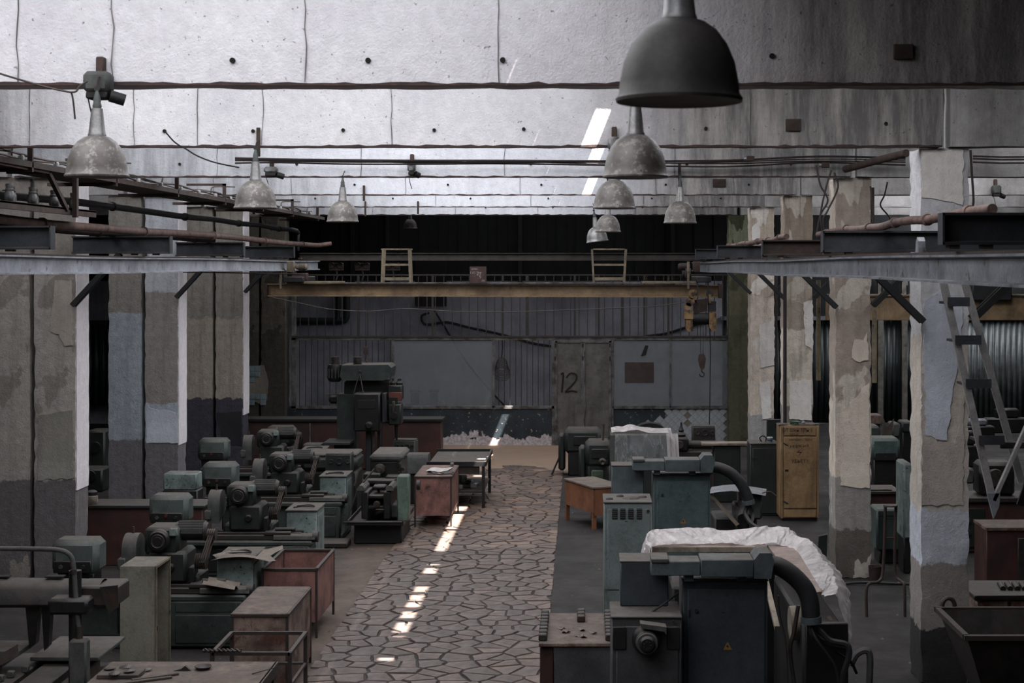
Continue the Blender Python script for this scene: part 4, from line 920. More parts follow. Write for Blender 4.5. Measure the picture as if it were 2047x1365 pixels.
MB().bar(lq(2075, 800), lq(1986, 1000),   .06, .035).build('brace', m_ladder, ld, smooth=False); MB().bar(lq(2085, 880, .35), lq(2040, 1010, .35), .035, .08).build('brace', m_black, ld, smooth=False)
MB().bar(lq(2000, 890, .2), lq(2080, 890, .2), .04, .06).build('cross_bar', m_iron, ld, smooth=False)
# second yellow crane in the right bay
c2 = thing('side_bay_crane', 'ochre crane girder with dark cab in the right bay', 'crane', (9.0, 38.0, 4.2))
box(-3.0, 4.8, -.1, .1, Z(640, 38)-4.2+.0, Z(592, 38)-4.2, c=.01).build('girder', m_yellow, c2); box(.55, 1.5, -.3, .3, Z(600, 38)-4.2, Z(560, 38)-4.2, c=.02).build('motor_housing', m_iron, c2)
box(-3.0, 4.8, -.15, .3, Z(592, 38)-4.2, Z(588, 38)-4.2).build('walkway_plate', m_yellowpale, c2, smooth=False)
for k in range(12): box(-2.9+k*.62, -2.86+k*.62, -.14, -.1, Z(588, 38)-4.2, Z(570, 38)-4.2).build('rail_post', m_iron, c2, smooth=False)
# ================================================================== machines and furniture, left side
m_green = M('machine_green', (62, 78, 72), (44, 56, 52), sc=3, rough=.5, rust=.15, rustc=(34, 32, 28), spot=.25, dust=.85, streak=.3)
m_greend = M('dark_machine_green', (40, 50, 47), (28, 35, 33), sc=3, rough=.5, rust=.1, rustc=(24, 22, 20), spot=.2, dust=.8, streak=.3)
m_cover = M('dusty_grey_green_cover', (98, 112, 106), (74, 86, 82), sc=3, rough=.6, dust=1.0, spot=.1)
m_mint = M('chipped_mint_paint', (138, 160, 153), (116, 138, 131), sc=5, rough=.5, rust=.16, rustc=(60, 70, 66), spot=.35, dust=.95)
m_mach = M('oily_black_casting', (34, 35, 36), (22, 23, 24), sc=5, rough=.42, rust=.15, rustc=(50, 40, 34), dust=.75)
m_mach2 = M('brown_grimy_steel', (62, 53, 47), (40, 35, 32), sc=7, rough=.5, rust=.25, dust=.55)
m_dustgrey = M('dust_covered_grey', (92, 92, 88), (70, 72, 70), sc=4, rough=.7, dust=.95)
m_pulley = M('worn_pulley_steel', (96, 86, 78), (66, 58, 52), sc=8, rough=.4, metal=.4, dust=.4)
m_belt = M('drive_belt', (112, 92, 80), (84, 70, 62), rough=.8)
m_oxide = M('red_oxide_sheet', (176, 108, 94), (142, 84, 72), sc=2.5, rough=.6, rust=.2, rustc=(86, 62, 54), streak=.35, dust=.9, spot=.15, spotc=(60, 40, 36))
m_oxided = M('dark_oxide_sheet', (92, 44, 36), (70, 34, 30), sc=3, rough=.6, dust=.5, streak=.3)
m_rustbox = M('rusty_cabinet_sheet', (158, 124, 106), (100, 74, 62), sc=3, rough=.7, rust=.45, rustc=(104, 58, 40), streak=.4, dust=1.0)
m_angle = M('brown_angle_iron', (66, 48, 42), (48, 38, 34), sc=6, rough=.65, rust=.3, dust=.7)
m_beige = M('beige_wardrobe_sheet', (150, 144, 122), (132, 126, 106), sc=1.5, rough=.6, dust=.85, streak=.15)
m_wood = M('dusty_board', (96, 80, 70), (70, 58, 50), sc=4, rough=.9, dust=.8)
m_cardb = M('dusty_cardboard', (150, 130, 112), (122, 104, 92), sc=3, rough=.95, dust=.4)
m_redknob = M('red_knob', (120, 40, 34), rough=.4)

def grinder(name, lab, loc, rz=0.0, dark=False):
    """horizontal grinding machine: base, bed, control box, wheel guard, wheelhead with flange, motor, pulleys and belt, end cabinet"""
    g = thing(name, lab, 'machine tool', loc, rz); mg = m_greend if dark else m_green
    b = MB(); b.box(-1.15, 1.08, -.22, .35, 0, .12, c=.015); b.box(-1.05, .95, -.15, .3, .12, .66, c=.03); b.box(-1.25, 1.08, -.27, .4, .60, .68, c=.02); b.build('base', mg, g)
    p = MB(); p.box(.12, 1.05, -.27, -.13, .02, .62, c=.03); p.build('front_housing', mg, g); box(.2, .97, -.283, -.26, .08, .44, c=.012).build('access_panel', mg, g); box(.2, .97, -.28, -.26, .47, .6, c=.01).build('upper_panel', mg, g)
    box(-.55, -.05, -.18, -.14, .2, .55, c=.01).build('control_panel', m_mach, g)
    for k in range(4): MB().cyl((-.47+k*.11, -.2, .42), (-.47+k*.11, -.175, .42), .02, .02, 10).build('push_button', m_redknob if k == 2 else m_iron, g)
    bd = MB(); bd.box(-1.35, .95, -.2, .12, .68, .76, c=.012); bd.box(-1.3, .9, -.16, -.1, .76, .79); bd.box(-1.3, .9, .02, .08, .76, .79); bd.build('slideway_table', m_mach2, g, smooth=False)
    box(.35, .75, -.22, .14, .76, .81, c=.01).build('table_stop', m_mach2, g); MB().cyl((.5, -.1, .83), (.8, -.1, .83), .03, .03, 10).build('dressing_spindle', m_mach2, g)
    # covered tailstock arm to the right
    a = MB(); a.prism([(-.09, .0), (.09, .0), (.08, .05), (.03, .08), (-.03, .08), (-.08, .05)], 'X', .50, 1.12); a.build('slide_cover', m_dustgrey, g, (0, -.16, .70)); MB().cyl((1.08, -.16, .73), (1.16, -.16, .73), .085, .08, 14).build('cover_cap', m_mach2, g)
    # control cabinet at the left
    c = MB(); c.box(-1.42, -.82, -.1, .3, .9, 1.34, c=.07); cb = c.build('headstock_cover', m_cover, g); box(-1.38, -.9, -.13, -.09, .93, 1.08, c=.01).build('switch_panel', m_mach, cb)
    for k in range(3): MB().cyl((-1.28+k*.14, -.15, 1.01+(k == 1)*.03), (-1.28+k*.14, -.12, 1.01+(k == 1)*.03), .026, .026, 12).build('switch_knob', (m_dustgrey, m_redknob, m_iron)[k], cb)
    box(-1.35, -.88, -.05, .25, .76, .92, c=.02).build('headstock_foot', m_mach, g)
    # wheel guard
    w_ = MB(); n = 14; poly = [(-.22, -.26), (-.22, 0)]+[(.22*math.cos(PI-PI*i/n), .22*math.sin(PI-PI*i/n)) for i in range(1, n)]+[(.22, 0), (.22, -.12)]
    w_.prism([(y_+.1, z_+1.18) for y_, z_ in poly], 'X', -.52, -.34); w_.build('wheel_guard', m_dustgrey, g); box(-.56, -.46, -.16, .02, .98, 1.12, c=.012).build('guard_nozzle', m_dustgrey, g)
    MB().cyl((-.47, .1, 1.08), (-.40, .1, 1.08), .17, .17, 22).build('grinding_wheel', m_belt, g); MB().cyl((-.43, .1, 1.38), (-.43, .1, 1.48), .02, .012, 8).build('oil_cup', m_rust, g)
    # wheelhead casting with round flange to the front
    h = MB(); h.box(-.2, .3, -.12, .4, .80, 1.2, c=.04); h.box(-.24, .2, -.1, .35, 1.15, 1.5, c=.04); h.box(-.3, .45, -.05, .45, .72, .9, c=.03); hd = h.build('wheelhead', m_greend, g)
    MB().lathe([(.0, -.26), (.055, -.26), (.06, -.22), (.085, -.21), (.09, -.235), (.115, -.235), (.125, -.21), (.14, -.2), (.14, -.14), (.12, -.1), (.0, -.1)], (-.03, 0, 1.35), 28, 'Y').build('spindle_flange', m_mach, g)
    MB().lathe([(.075, -.245), (.082, -.25), (.09, -.245), (.082, -.24)], (-.03, 0, 1.35), 24, 'Y').build('flange_ring', m_pulley, g)
    box(.09, .19, -.16, -.09, 1.4, 1.5, c=.01).build('name_plate', m_mint, g); MB().lathe([(.0, -.17), (.04, -.17), (.055, -.14), (.055, -.1), (0, -.1)], (.1, 0, 1.0), 16, 'Y').build('inspection_cap', m_mach, g)
    # motor with cooling fins
    m_ = MB(); m_.cyl((.12, .12, 1.42), (.5, .12, 1.42), .12, .12, 20); mo = m_.build('motor', m_mach, g)
    fm = MB()
    for k in range(12):
        an = PI*k/11; fm.bar((.15, .12+.12*math.cos(an), 1.42+.12*math.sin(an)), (.47, .12+.12*math.cos(an), 1.42+.12*math.sin(an)), .01, .03)
    fm.build('cooling_fins', m_dustgrey, mo, smooth=False); MB().cyl((.48, .12, 1.42), (.52, .12, 1.42), .13, .1, 20).build('end_bell', m_mach2, mo)
    def pul(x, y, z, r, n, nm):
        pr = [(0.0, 0)]
        for k in range(n): pr += [(r, k*.026), (r*.82, k*.026+.013)]
        pr += [(r, n*.026), (0, n*.026)]; MB().lathe(pr, (x, y, z), 22, 'X').build(nm, m_pulley, g)
    pul(.52, .10, 1.38, .075, 4, 'upper_pulley'); pul(.40, -.02, 1.06, .105, 5, 'lower_pulley')
    for k in range(3):
        bl = MB()
        for s in (-1, 1): bl.bar((.545+k*.025, .10+s*.07, 1.38), (.42+k*.025+.05, -.02+s*.095, 1.06), .014, .01)
        if k == 0: bl.bar((.6, .10+.07, 1.38), (.5, -.02+.09, 1.06), .03, .008)
        bl.build('belt', m_belt, g, smooth=False)
    box(.32, .4, -.1, .1, .8, 1.0, c=.01).build('pulley_bracket', m_mach, g)
    # mint end cabinet with dusty lid
    k = MB(); k.box(.62, 1.08, .15, .85, 0.02, 1.06, c=.015); e = k.build('electrical_cabinet', m_mint, g); box(.60, 1.10, .13, .87, 1.06, 1.085, c=.006).build('cabinet_lid', m_dustgrey, e); box(1.08, 1.092, .22, .78, .12, .98, c=.004).build('cabinet_door', m_mint, e)
    MB().tube(smooth([(.7, .3, 1.1), (.85, .25, 1.12), (1.0, .4, 1.1), (.9, .55, 1.1), (.72, .48, 1.095)]), .01, 5).build('loose_cable', m_wire, g)
    return g
g1 = grinder('grinding_machine', 'nearest green grinding machine, round black flange, behind the beige cabinet', (-5.30, 19.55, 0))
def dup_as(src, loc, rz, lab, sc=None): return dup(src, loc, rz, lab, sc)
dup_as(g1, (-5.14, 23.35, 0), 0, 'second grinding machine in the left row, long covered slide over a green base')
dup_as(g1, (-5.28, 27.15, 0), 0, 'third grinding machine with tall belt drive, behind the second one')
dup_as(g1, (-6.3, 31.0, 0), .05, 'fourth grinding machine, dark, farthest in the left row')
# card and cloth on the first machine
tag(MB().grid(9, 7, lambda u, v: (-4.72+.75*u+.06*math.sin(9*v), 19.5+.75*v, 1.10+.05*math.sin(4*u+3*v)*u+(.0 if u > .2 else -.12*(.2-u)))).build('cardboard_sheet', m_cardb), 'curled dusty cardboard sheet lying on the mint cabinet', 'cardboard')
tag(MB().grid(6, 6, lambda u, v: (-4.72+.4*u, 19.1+.35*v, .86-.07*u+.03*math.sin(7*v))).build('crumpled_paper', m_cardb), 'crumpled dusty paper on the bed of the nearest grinding machine', 'paper')
box_ = tag(MB().box(-.28, .28, -.2, .2, 0, .28, c=.02).build('motor_crate', m_mint, None, (-6.8, 26.2, 1.02)), 'small mint green open box left of the third grinding machine', 'box')
st_ = thing('machine_stand', 'dark stand under the small mint box', 'stand', (-6.8, 26.2, 0)); box(-.3, .3, -.2, .2, 0, 1.02, c=.02).build('body', m_mach, st_)

# beige wardrobe-like cabinet, open to the right
def cab_shell(mb, x0, x1, y0, y1, z0, z1, t_, open_side=None):
    if open_side != 'L': mb.box(x0, x0+t_, y0, y1, z0, z1)
    if open_side != 'R': mb.box(x1-t_, x1, y0, y1, z0, z1)
    if open_side != 'F': mb.box(x0+t_, x1-t_, y0, y0+t_, z0, z1)
    if open_side != 'B': mb.box(x0+t_, x1-t_, y1-t_, y1, z0, z1)
    if open_side != 'T': mb.box(x0+t_, x1-t_, y0+t_, y1-t_, z1-t_, z1)
    mb.box(x0+t_, x1-t_, y0+t_, y1-t_, z0, z0+t_); return mb
bc = thing('tall_cabinet', 'tall beige sheet metal cabinet open on its right side', 'cabinet', (-5.02, 17.7, 0))
cab_shell(MB(), -.205, .205, -.3, .3, .0, 1.41, .02, 'R').build('body', m_beige, bc, smooth=False)
for (a, b) in ((-.3, -.275), (.275, .3)): box(.195, .207, a, b, .0, 1.41).build('door_edge', m_yellowpale, bc, smooth=False)
box(.195, .207, -.275, .275, 1.385, 1.41).build('door_edge', m_yellowpale, bc, smooth=False); box(-.18, .17, -.27, -.262, .02, 1.38).build('inner_lining', m_iron, bc, smooth=False)
box(.207, .215, -.29, -.27, .68, .74).build('latch', m_rust, bc, smooth=False); MB().tube([(.21, -.28, .72), (.25, -.29, .7), (.22, -.3, .66)], .006, 5).build('latch_wire', m_belt, bc)

# red oxide open bin on legs
def leg_box(name, lab, x0, x1, y0, y1, z0, z1, mo, open_top=True, mi=None, fr=.03, cat='metal box'):
    b = thing(name, lab, cat, ((x0+x1)/2, (y0+y1)/2, 0)); hx, hy = (x1-x0)/2, (y1-y0)/2
    for sx in (-1, 1):
        for sy in (-1, 1): box(sx*hx-fr/2, sx*hx+fr/2, sy*hy-fr/2, sy*hy+fr/2, 0, z1).build('leg', m_angle, b, smooth=False)
    for sy in (-1, 1): box(-hx, hx, sy*hy-.006, sy*hy+.006, z0, z1-fr).build('side_panel', mo, b, smooth=False)
    for sx in (-1, 1): box(sx*hx-.006, sx*hx+.006, -hy, hy, z0, z1-fr).build('side_panel', mo, b, smooth=False)
    box(-hx, hx, -hy, hy, z0, z0+.012).build('bottom_panel', mi or mo, b, smooth=False)
    rim = MB()
    for sy in (-1, 1): rim.box(-hx-fr/2, hx+fr/2, sy*hy-fr*.7, sy*hy+fr*.7, z1-fr, z1)
    for sx in (-1, 1): rim.box(sx*hx-fr*.7, sx*hx+fr*.7, -hy, hy, z1-fr, z1-.001)
    rim.build('rim', m_angle, b, smooth=False)
    if not open_top: box(-hx, hx, -hy, hy, z1-.008, z1+.004, c=.003).build('top_panel', mo, b)
    return b
leg_box('open_bin', 'red oxide open-topped bin on angle iron legs at the aisle edge', -4.13, -3.44, 19.9, 21.25, .2, .9, m_oxide, True, m_oxided)
leg_box('rusty_cabinet', 'rusty closed cabinet with a dusty top in front of the open bin', -3.91, -3.30, 17.2, 18.65, .08, .92, m_rustbox, False)
# low frame of angle iron with a twist drill
fr_ = thing('angle_iron_frame', 'low empty angle iron frame table at the bottom of the picture', 'frame', (-3.455, 16.5, 0))
for sx in (-1, 1):
    for sy in (-1, 1): box(sx*.405-.02, sx*.405+.02, sy*.45-.02, sy*.45+.02, 0, .78).build('leg', m_angle, fr_, smooth=False)
    MB().box(sx*.405-.02, sx*.405+.02, -.45, .45, .75, .785).box(sx*.405-.015, sx*.405+.015, -.45, .45, .42, .445).build('rail', m_angle, fr_, smooth=False)
for sy in (-1, 1): MB().box(-.405, .405, sy*.45-.02, sy*.45+.02, .748, .783).box(-.405, .405, sy*.45-.015, sy*.45+.015, .42, .445).build('rail', m_angle, fr_, smooth=False)
dm = MB(); nn = 44
for k in range(2):
    prd = [(i/nn*.4, .016*math.cos(i*.62+k*PI), .016*math.sin(i*.62+k*PI)) for i in range(nn+1)]; dm.tube(prd, .009, 5)
dm.cyl((0, 0, 0), (.4, 0, 0), .009, .009, 6)
o = tag(dm.build('twist_drill', m_pulley, None, (-3.95, 16.02, .806)), 'rusty twisted drill bit lying across the low angle iron frame', 'drill bit'); o.rotation_euler = (0, .03, .08)
# front bench with small parts
tb = thing('steel_bench', 'low brown steel bench top at the bottom left with small parts', 'bench', (-3.88, 14.8, 0))
box(-.83, .83, -.6, .6, .82, .85, c=.006).build('bench_top', m_rustbox, tb); box(-.83, .83, -.61, -.59, .74, .85).build('front_edge', m_angle, tb, smooth=False); box(.81, .84, -.6, .6, .74, .85).build('side_edge', m_angle, tb, smooth=False)
for sx in (-.78, .78):
    for sy in (-.55, .55): box(sx-.025, sx+.025, sy-.025, sy+.025, 0, .82).build('leg', m_angle, tb, smooth=False)
cut = MB(); prf = []
nn = 18
gm = MB(); bI = gm.av([(0, 0, .03)]+[(r_*math.cos(2*PI*i/(2*nn)), r_*math.sin(2*PI*i/(2*nn)), h_) for i in range(2*nn) for r_, h_ in [((.062 if i % 2 else .048), (.008 if i % 2 else .012))]]+[(0, 0, 0)])
for i in range(2*nn): gm.f.append([bI, bI+1+i, bI+1+(i+1) % (2*nn)]); gm.f.append([bI+2*nn+1, bI+1+i, bI+1+(i+1) % (2*nn)])
gme = gm.mesh('fluted_disc', m_pulley, False)
for k, (dx, dy, dz, lab) in enumerate([(-.62, .35, .0, 'fluted metal disc at the back of the bench heap'), (-.70, .12, .045, 'fluted metal disc nearest the left end of the bench'), (-.55, .2, .045, 'fluted metal disc on the wood block, upper middle'), (-.48, .02, .045, 'fluted metal disc at the front of the bench heap'),
                                          (-.38, .24, .0, 'fluted metal disc right of the others on the bench'), (-.60, -.05, .045, 'fluted metal disc leaning in front on the wood block')]):
    o = bpy.data.objects.new('fluted_disc', gme); COL.objects.link(o); o.location = (-3.88+dx, 14.8+dy, .851+dz); o.rotation_euler = (R.uniform(-.15, .15), R.uniform(-.15, .15), k); tag(o, lab, 'disc', 'fluted discs on the bench')
tag(box(-.2, .2, -.12, .12, 0, .04, c=.005).build('wood_block', m_wood, None, (-4.45, 14.85, .852)), 'flat wood block under the fluted discs on the bench', 'block')
for k, (dx, dy, l, a, lab) in enumerate([(-.28, -.15, .5, .5, 'grey wooden strip lying on the bench beside the discs, front one'), (-.22, -.02, .45, .55, 'grey wooden strip lying on the bench beside the discs, rear one')]):
    tag(box(-l/2, l/2, -.022, .022, 0, .02, c=.003).build('wooden_strip', m_wood, None, (-3.88+dx, 14.8+dy, .852))).rotation_euler = (0, 0, a); tag(bpy.data.objects[-1] if 0 else COL.objects[-1], lab, 'strip')
dsh = tag(MB().lathe([(.03, .012), (.05, .01), (.075, .03), (.08, .035), (.085, .03), (.06, .0), (.0, .0)], (0, 0, 0), 24).build('small_dish', m_mach2, None, (-3.72, 15.1, .852)), 'small round rusty dish standing on the steel bench', 'dish')
tag(MB().prism([(-.1, 0), (.08, 0), (.02, .05), (-.02, .02)], 'Y', -.02, .02).build('steel_wedge', m_mach2, None, (-3.9, 15.05, .852)), 'small steel wedge beside the dish on the bench', 'wedge')
o = tag(MB().cyl((0, 0, 0), (.22, .14, .03), .006, .004, 6).build('thin_rod', m_wire, None, (-3.2, 14.9, .858)), 'thin dark rod lying at the right end of the bench', 'rod')

# heavy planing machine at the lower left corner
pl = thing('planing_machine', 'heavy dark planing machine with a thick horizontal arm at lower left', 'machine tool', (-5.7, 15.6, 0)); D = 15.6
a = MB(); n = 12
a.grid(10, 13, lambda u, v: (-1.2+2.05*u, -.0-.2*math.cos(PI*v)*.0+(-.22+.44*v), 1.42+.24*math.sin(PI*min(1, max(0, v)))**.35*(1-.12*u)))
a.box(-1.2, .95, -.2, .2, 1.38, 1.52, c=.03); a.build('cross_arm', m_mach2, pl)
for (x0, x1) in ((-.28, -.10), (.27, .45)): box(x0, x1, -.05, .05, 1.655, 1.668).build('arm_slot', m_hole, pl, smooth=False)
box(.62, 1.05, -.22, .22, 1.40, 1.60, c=.02).build('arm_end_plate', m_mach2, pl); MB().prism([(.88, 1.60), (1.06, 1.62), (1.07, 1.40), (.98, 1.33), (.94, 1.42)], 'Y', -.235, -.22).build('torn_edge_plate', m_mach2, pl)
box(.42, .82, -.42, -.16, 1.36, 1.52, c=.03).build('clamp_block', m_mach, pl)
MB().cyl((.66, -.3, .2), (.66, -.3, 1.78), .062, .062, 18).build('support_post', m_mach, pl); MB().cyl((.70, -.36, .2), (.70, -.36, .95), .045, .045, 14).build('telescopic_post', m_mach2, pl)
MB().lathe([(.0, 0), (.1, 0), (.1, .08), (.07, .12), (.0, .12)], (.68, -.33, .42), 18).build('post_collar', m_mach2, pl)
box(.64, .82, -.46, -.32, .66, 1.12, c=.02).build('switch_box', m_dustgrey, pl)
MB().tube(smooth([(-1.4, -.36, 2.02), (-.6, -.36, 2.015), (.2, -.36, 2.005), (.50, -.36, 1.995), (.62, -.36, 1.95), (.66, -.36, 1.85), (.68, -.36, 1.6), (.70, -.36, 1.35), (.73, -.36, 1.12)], 5), .024, 10).build('bent_conduit', m_rustlight if 0 else m_dustgrey, pl)
MB().cyl((.72, -.36, 1.12), (.72, -.36, 1.24), .035, .03, 12).build('conduit_fitting', m_mach2, pl); MB().cyl((.665, -.36, 1.76), (.66, -.36, 1.80), .032, .032, 12).build('conduit_fitting', m_mach2, pl)
bed = MB(); bed.prism([(-1.4, .0), (.95, .0), (.95, .56), (-1.4, .56)], 'Y', -.3, .9); bed.build('machine_bed', m_mach, pl)
# the work table runs towards the camera with T-slots
tbm = MB()
for k in range(5): tbm.box(-1.3+k*.38, -1.3+k*.38+.32, -1.9, .5, .66, .76, c=.01)
tbm.box(-1.3, .6, -1.9, .5, .56, .68); wt = tbm.build('work_table', m_mach2, pl)
box(.60, .66, -1.9, .5, .54, .70, c=.01).build('table_edge', m_wood, pl); box(.66, .9, -1.9, .5, .40, .46, c=.01).build('side_way', m_mach, pl)
box(.1, .8, .0, .9, .80, .84, c=.008).build('end_table', m_dustgrey, pl)
MB().cyl((-.5, -.1, 1.15), (-.5, -.35, 1.15), .18, .15, 20).build('tool_head', m_mach, pl); box(-.9, -.3, -.1, .3, .76, 1.42, c=.04).build('tool_column', m_mach, pl)
for (dx, dz, w__) in ((.16, 1.0, .07), (.3, .98, .05)): MB().prism([(dx-w__, 1.4), (dx+w__, 1.4), (dx+w__*.5, dz), (dx-w__*.4, dz-.05)], 'Y', -.1, .0).build('hanging_arm', m_mach, pl)
box(-.3, .12, -.35, .1, .94, .99, c=.005).build('guide_plate', m_dustgrey, pl)
MB().prism([(-.2, .88), (.12, 1.07), (.13, .95), (-.18, .8)], 'Y', -.42, -.38).build('angled_plate', m_wood, pl)
for k, (dx, dy) in enumerate([(-.42, -.9), (-.30, -.72), (-.2, -.55), (-.1, -.38)]):
    MB().lathe([(.0, 0), (.06, 0), (.06, .16), (.045, .2), (.0, .21)], (dx, dy, .76), 14).build('clamping_post', m_mach2, pl)
box(-.62, -.42, -1.0, -.86, .92, .98, c=.01).build('clamp_plate', m_dustgrey, pl)
MB().lathe([(.02, .0), (.08, .0), (.09, .02), (.07, .03), (.02, .03)], (-.5, -1.2, .762), 20).build('gear_wheel', m_pulley, pl)
for (dx, dy) in ((.05, -.5), (.12, -.3), (0, -.65)): box(dx, dx+.07, dy, dy+.06, .76, .83, c=.01).build('bolt_block', m_dustgrey, pl)
o = tag(MB().bar((0, 0, 0), (.06, .1, .52), .05, .03).build('wooden_stick', m_wood, None, (-4.9, 15.9, 0.0), smooth=False), 'short wooden handle leaning between the planer and the cabinet', 'stick')

# dark red bench row between the left columns, with a jar
rb = thing('red_bench', 'low dark red bench in front of the second left column', 'bench', (-7.1, 25.0, 0))
box(-.95, 1.0, -.3, .35, .0, .92, c=.01).build('body', m_oxided, rb); box(-1.0, 1.05, -.34, .38, .92, .97, c=.008).build('bench_top', m_iron, rb)
jr = thing('glass_jar', 'cream jar with dark lid standing on the dark red bench', 'jar', (X(184, 24.8), 24.8, .97)); MB().lathe([(.0, 0), (.085, 0), (.095, .02), (.09, .13), (.07, .15), (0, .15)], (0, 0, 0), 16).build('body', M('cream_glaze', (170, 150, 128), (120, 104, 88), sc=8), jr); MB().lathe([(0, .15), (.085, .15), (.085, .2), (.05, .225), (.0, .225)], (0, 0, 0), 16).build('lid', m_mach, jr)
rb2 = thing('rear_red_bench', 'long dark red sheet bench along the far left end', 'bench', (-5.9, 36.6, 0))
box(-2.2, 2.55, -.25, .35, .02, 1.13, c=.01).build('body', m_oxided, rb2); box(-2.25, 2.6, -.3, .4, 1.13, 1.2, c=.01).build('bench_top', m_black, rb2); box(-.55, -.52, -.27, -.25, .05, 1.1).build('panel_joint', m_frame, rb2, smooth=False)
MB().tube(smooth([(-1.0, -.3, .98), (-.78, -.32, .85), (-.75, -.34, .6), (-.95, -.32, .3)]), .05, 8).build('rubber_hose', m_mach, rb2)
# things visible behind the first column gap
for (px, py, D, w_, h_, lab) in ((190, 990, 33, .5, .5, 'dark crate in the gap beyond the first left column'), (200, 915, 34, .4, 1.2, 'dark teal machine body in the gap beyond the first left column')):
    o = thing('gap_machine', lab, 'machine', (X(px, D), D, 0)); box(-w_/2, w_/2, -.3, .3, 0, h_, c=.04).build('body', m_greend, o); MB().cyl((0, -.3, h_*.7), (0, -.36, h_*.7), .12, .12, 16).build('cover', m_mach, o)

# tall radial drilling machine
D = 33.0; dm_ = thing('radial_drill', 'tall dark green drilling machine with two finned motors on top', 'machine tool', (X(715, D), D, 0)); ox = dm_.location.x
def r_(px0, px1, py0, py1, y0, y1, nm, mat, c=.02): return MB().box(X(px0, D)-ox, X(px1, D)-ox, y0, y1, Z(py1, D), Z(py0, D), c).build(nm, mat, dm_)
box(-.75, .85, -.6, .7, 0, .16, c=.03).build('foot', m_mach, dm_)
r_(673, 712, 788, 1010, .0, .45, 'column', m_green); r_(687, 780, 762, 800, .05, .55, 'column_head', m_greend, .03)
hd = MB(); hd.prism(blobp := [(X(a_, D)-ox, Z(b_, D)) for a_, b_ in ((688, 728), (780, 727), (786, 733), (784, 752), (772, 758), (690, 758), (684, 750))], 'Y', -.35, .5); hd.build('gear_head', m_green, dm_)
for k, (px, py0, py1) in enumerate(((672, 714, 728), (716, 714, 728))):
    x_ = X(px, D)-ox; m__ = MB()
    for i in range(5): m__.cyl((x_, -.1, Z(py1, D)+.035*i), (x_, -.1, Z(py1, D)+.035*i+.02), .095, .095, 18)
    m__.cyl((x_, -.1, Z(py1, D)), (x_, -.1, Z(py1, D)+.17), .075, .075, 16); m__.build('finned_cap', m_pulley, dm_)
x_ = X(671, D)-ox; mt_ = MB().lathe([(0, Z(763, D)), (.11, Z(762, D)), (.16, Z(756, D)), (.165, Z(735, D)), (.15, Z(728, D)), (0, Z(728, D))], (x_, -.1, 0), 20); mo = mt_.build('vertical_motor', m_mach, dm_)
fm = MB()
for k in range(14): an = 2*PI*k/14; fm.bar((x_+.165*math.cos(an), -.1+.165*math.sin(an), Z(754, D)), (x_+.165*math.cos(an), -.1+.165*math.sin(an), Z(736, D)), .015, .02)
fm.build('cooling_fins', m_dustgrey, mo, smooth=False)
r_(714, 766, 782, 857, -.55, .1, 'spindle_head', m_mach, .03); r_(723, 757, 795, 812, -.565, -.54, 'dial_window', m_black, .004); r_(769, 776, 783, 840, -.45, .1, 'side_cover', m_iron, .01)
x_ = X(745, D)-ox; MB().lathe([(0, -.62), (.05, -.62), (.075, -.6), (.085, -.56), (.085, -.5), (0, -.5)], (x_, 0, Z(845, D)), 20, 'Y').build('spindle_nose', m_black, dm_)
for (a_, b_) in ((735, 769), (735, 726)): MB().cyl((X(724, D)-ox, -.4, Z(742, D)), (X(733 if a_ == 735 and b_ == 769 else 714, D)-ox, -.5, Z(783, D)), .012, .012, 6).build('stay_rod', m_pulley, dm_)
MB().cyl((X(724, D)-ox, -.42, Z(741, D)), (X(724, D)-ox, -.34, Z(741, D)), .035, .035, 12).build('stay_boss', m_iron, dm_)
r_(776, 804, 770, 800, -.1, .3, 'right_head', m_greend, .02); r_(778, 805, 783, 800, -.16, -.08, 'red_panel', M('dull_red_panel', (140, 58, 44), (110, 46, 36)), .01); r_(779, 797, 793, 806, -.18, -.15, 'panel_window', m_black, .004)
r_(778, 804, 806, 848, -.2, .2, 'feed_box', m_greend, .03); MB().cyl((X(791, D)-ox, -.22, Z(828, D)), (X(791, D)-ox, -.28, Z(828, D)), .07, .07, 16).build('feed_dial', m_mach, dm_); r_(786, 792, 800, 824, -.26, -.2, 'chrome_bracket', m_pulley, .01)
MB().tube([(X(793, D)-ox, -.05, Z(848, D)), (X(793, D)-ox, -.05, Z(872, D)), (X(794, D)-ox, -.05, Z(880, D))], [.045, .03, .012], 10).build('drill_spindle', m_mach, dm_)
for px in (785, 796, 800): MB().lathe([(0, 0), (.05, 0), (.055, .05), (.02, .09), (.02, .14), (0, .14)], (X(px, D)-ox, .05, Z(770, D)), 12).build('top_fitting', m_iron, dm_)
r_(735, 745, 858, 960, -.3, -.1, 'guide_column', m_iron, .01); r_(748, 752, 858, 960, -.3, -.2, 'pale_guide', m_pulley, .005); r_(757, 764, 846, 960, -.2, .1, 'rear_guide', m_mach, .01)
r_(655, 708, 878, 884, -.6, .2, 'side_table', m_iron, .01); r_(672, 690, 884, 1000, -.3, .1, 'table_leg', m_iron, .01)
MB().cyl((X(655, D)-ox, -.3, Z(786, D)), (X(690, D)-ox, -.1, Z(788, D)), .012, .012, 6).build('feed_lever', m_pulley, dm_); r_(655, 676, 790, 808, 0.1, .3, 'rear_motor', m_mach, .05)
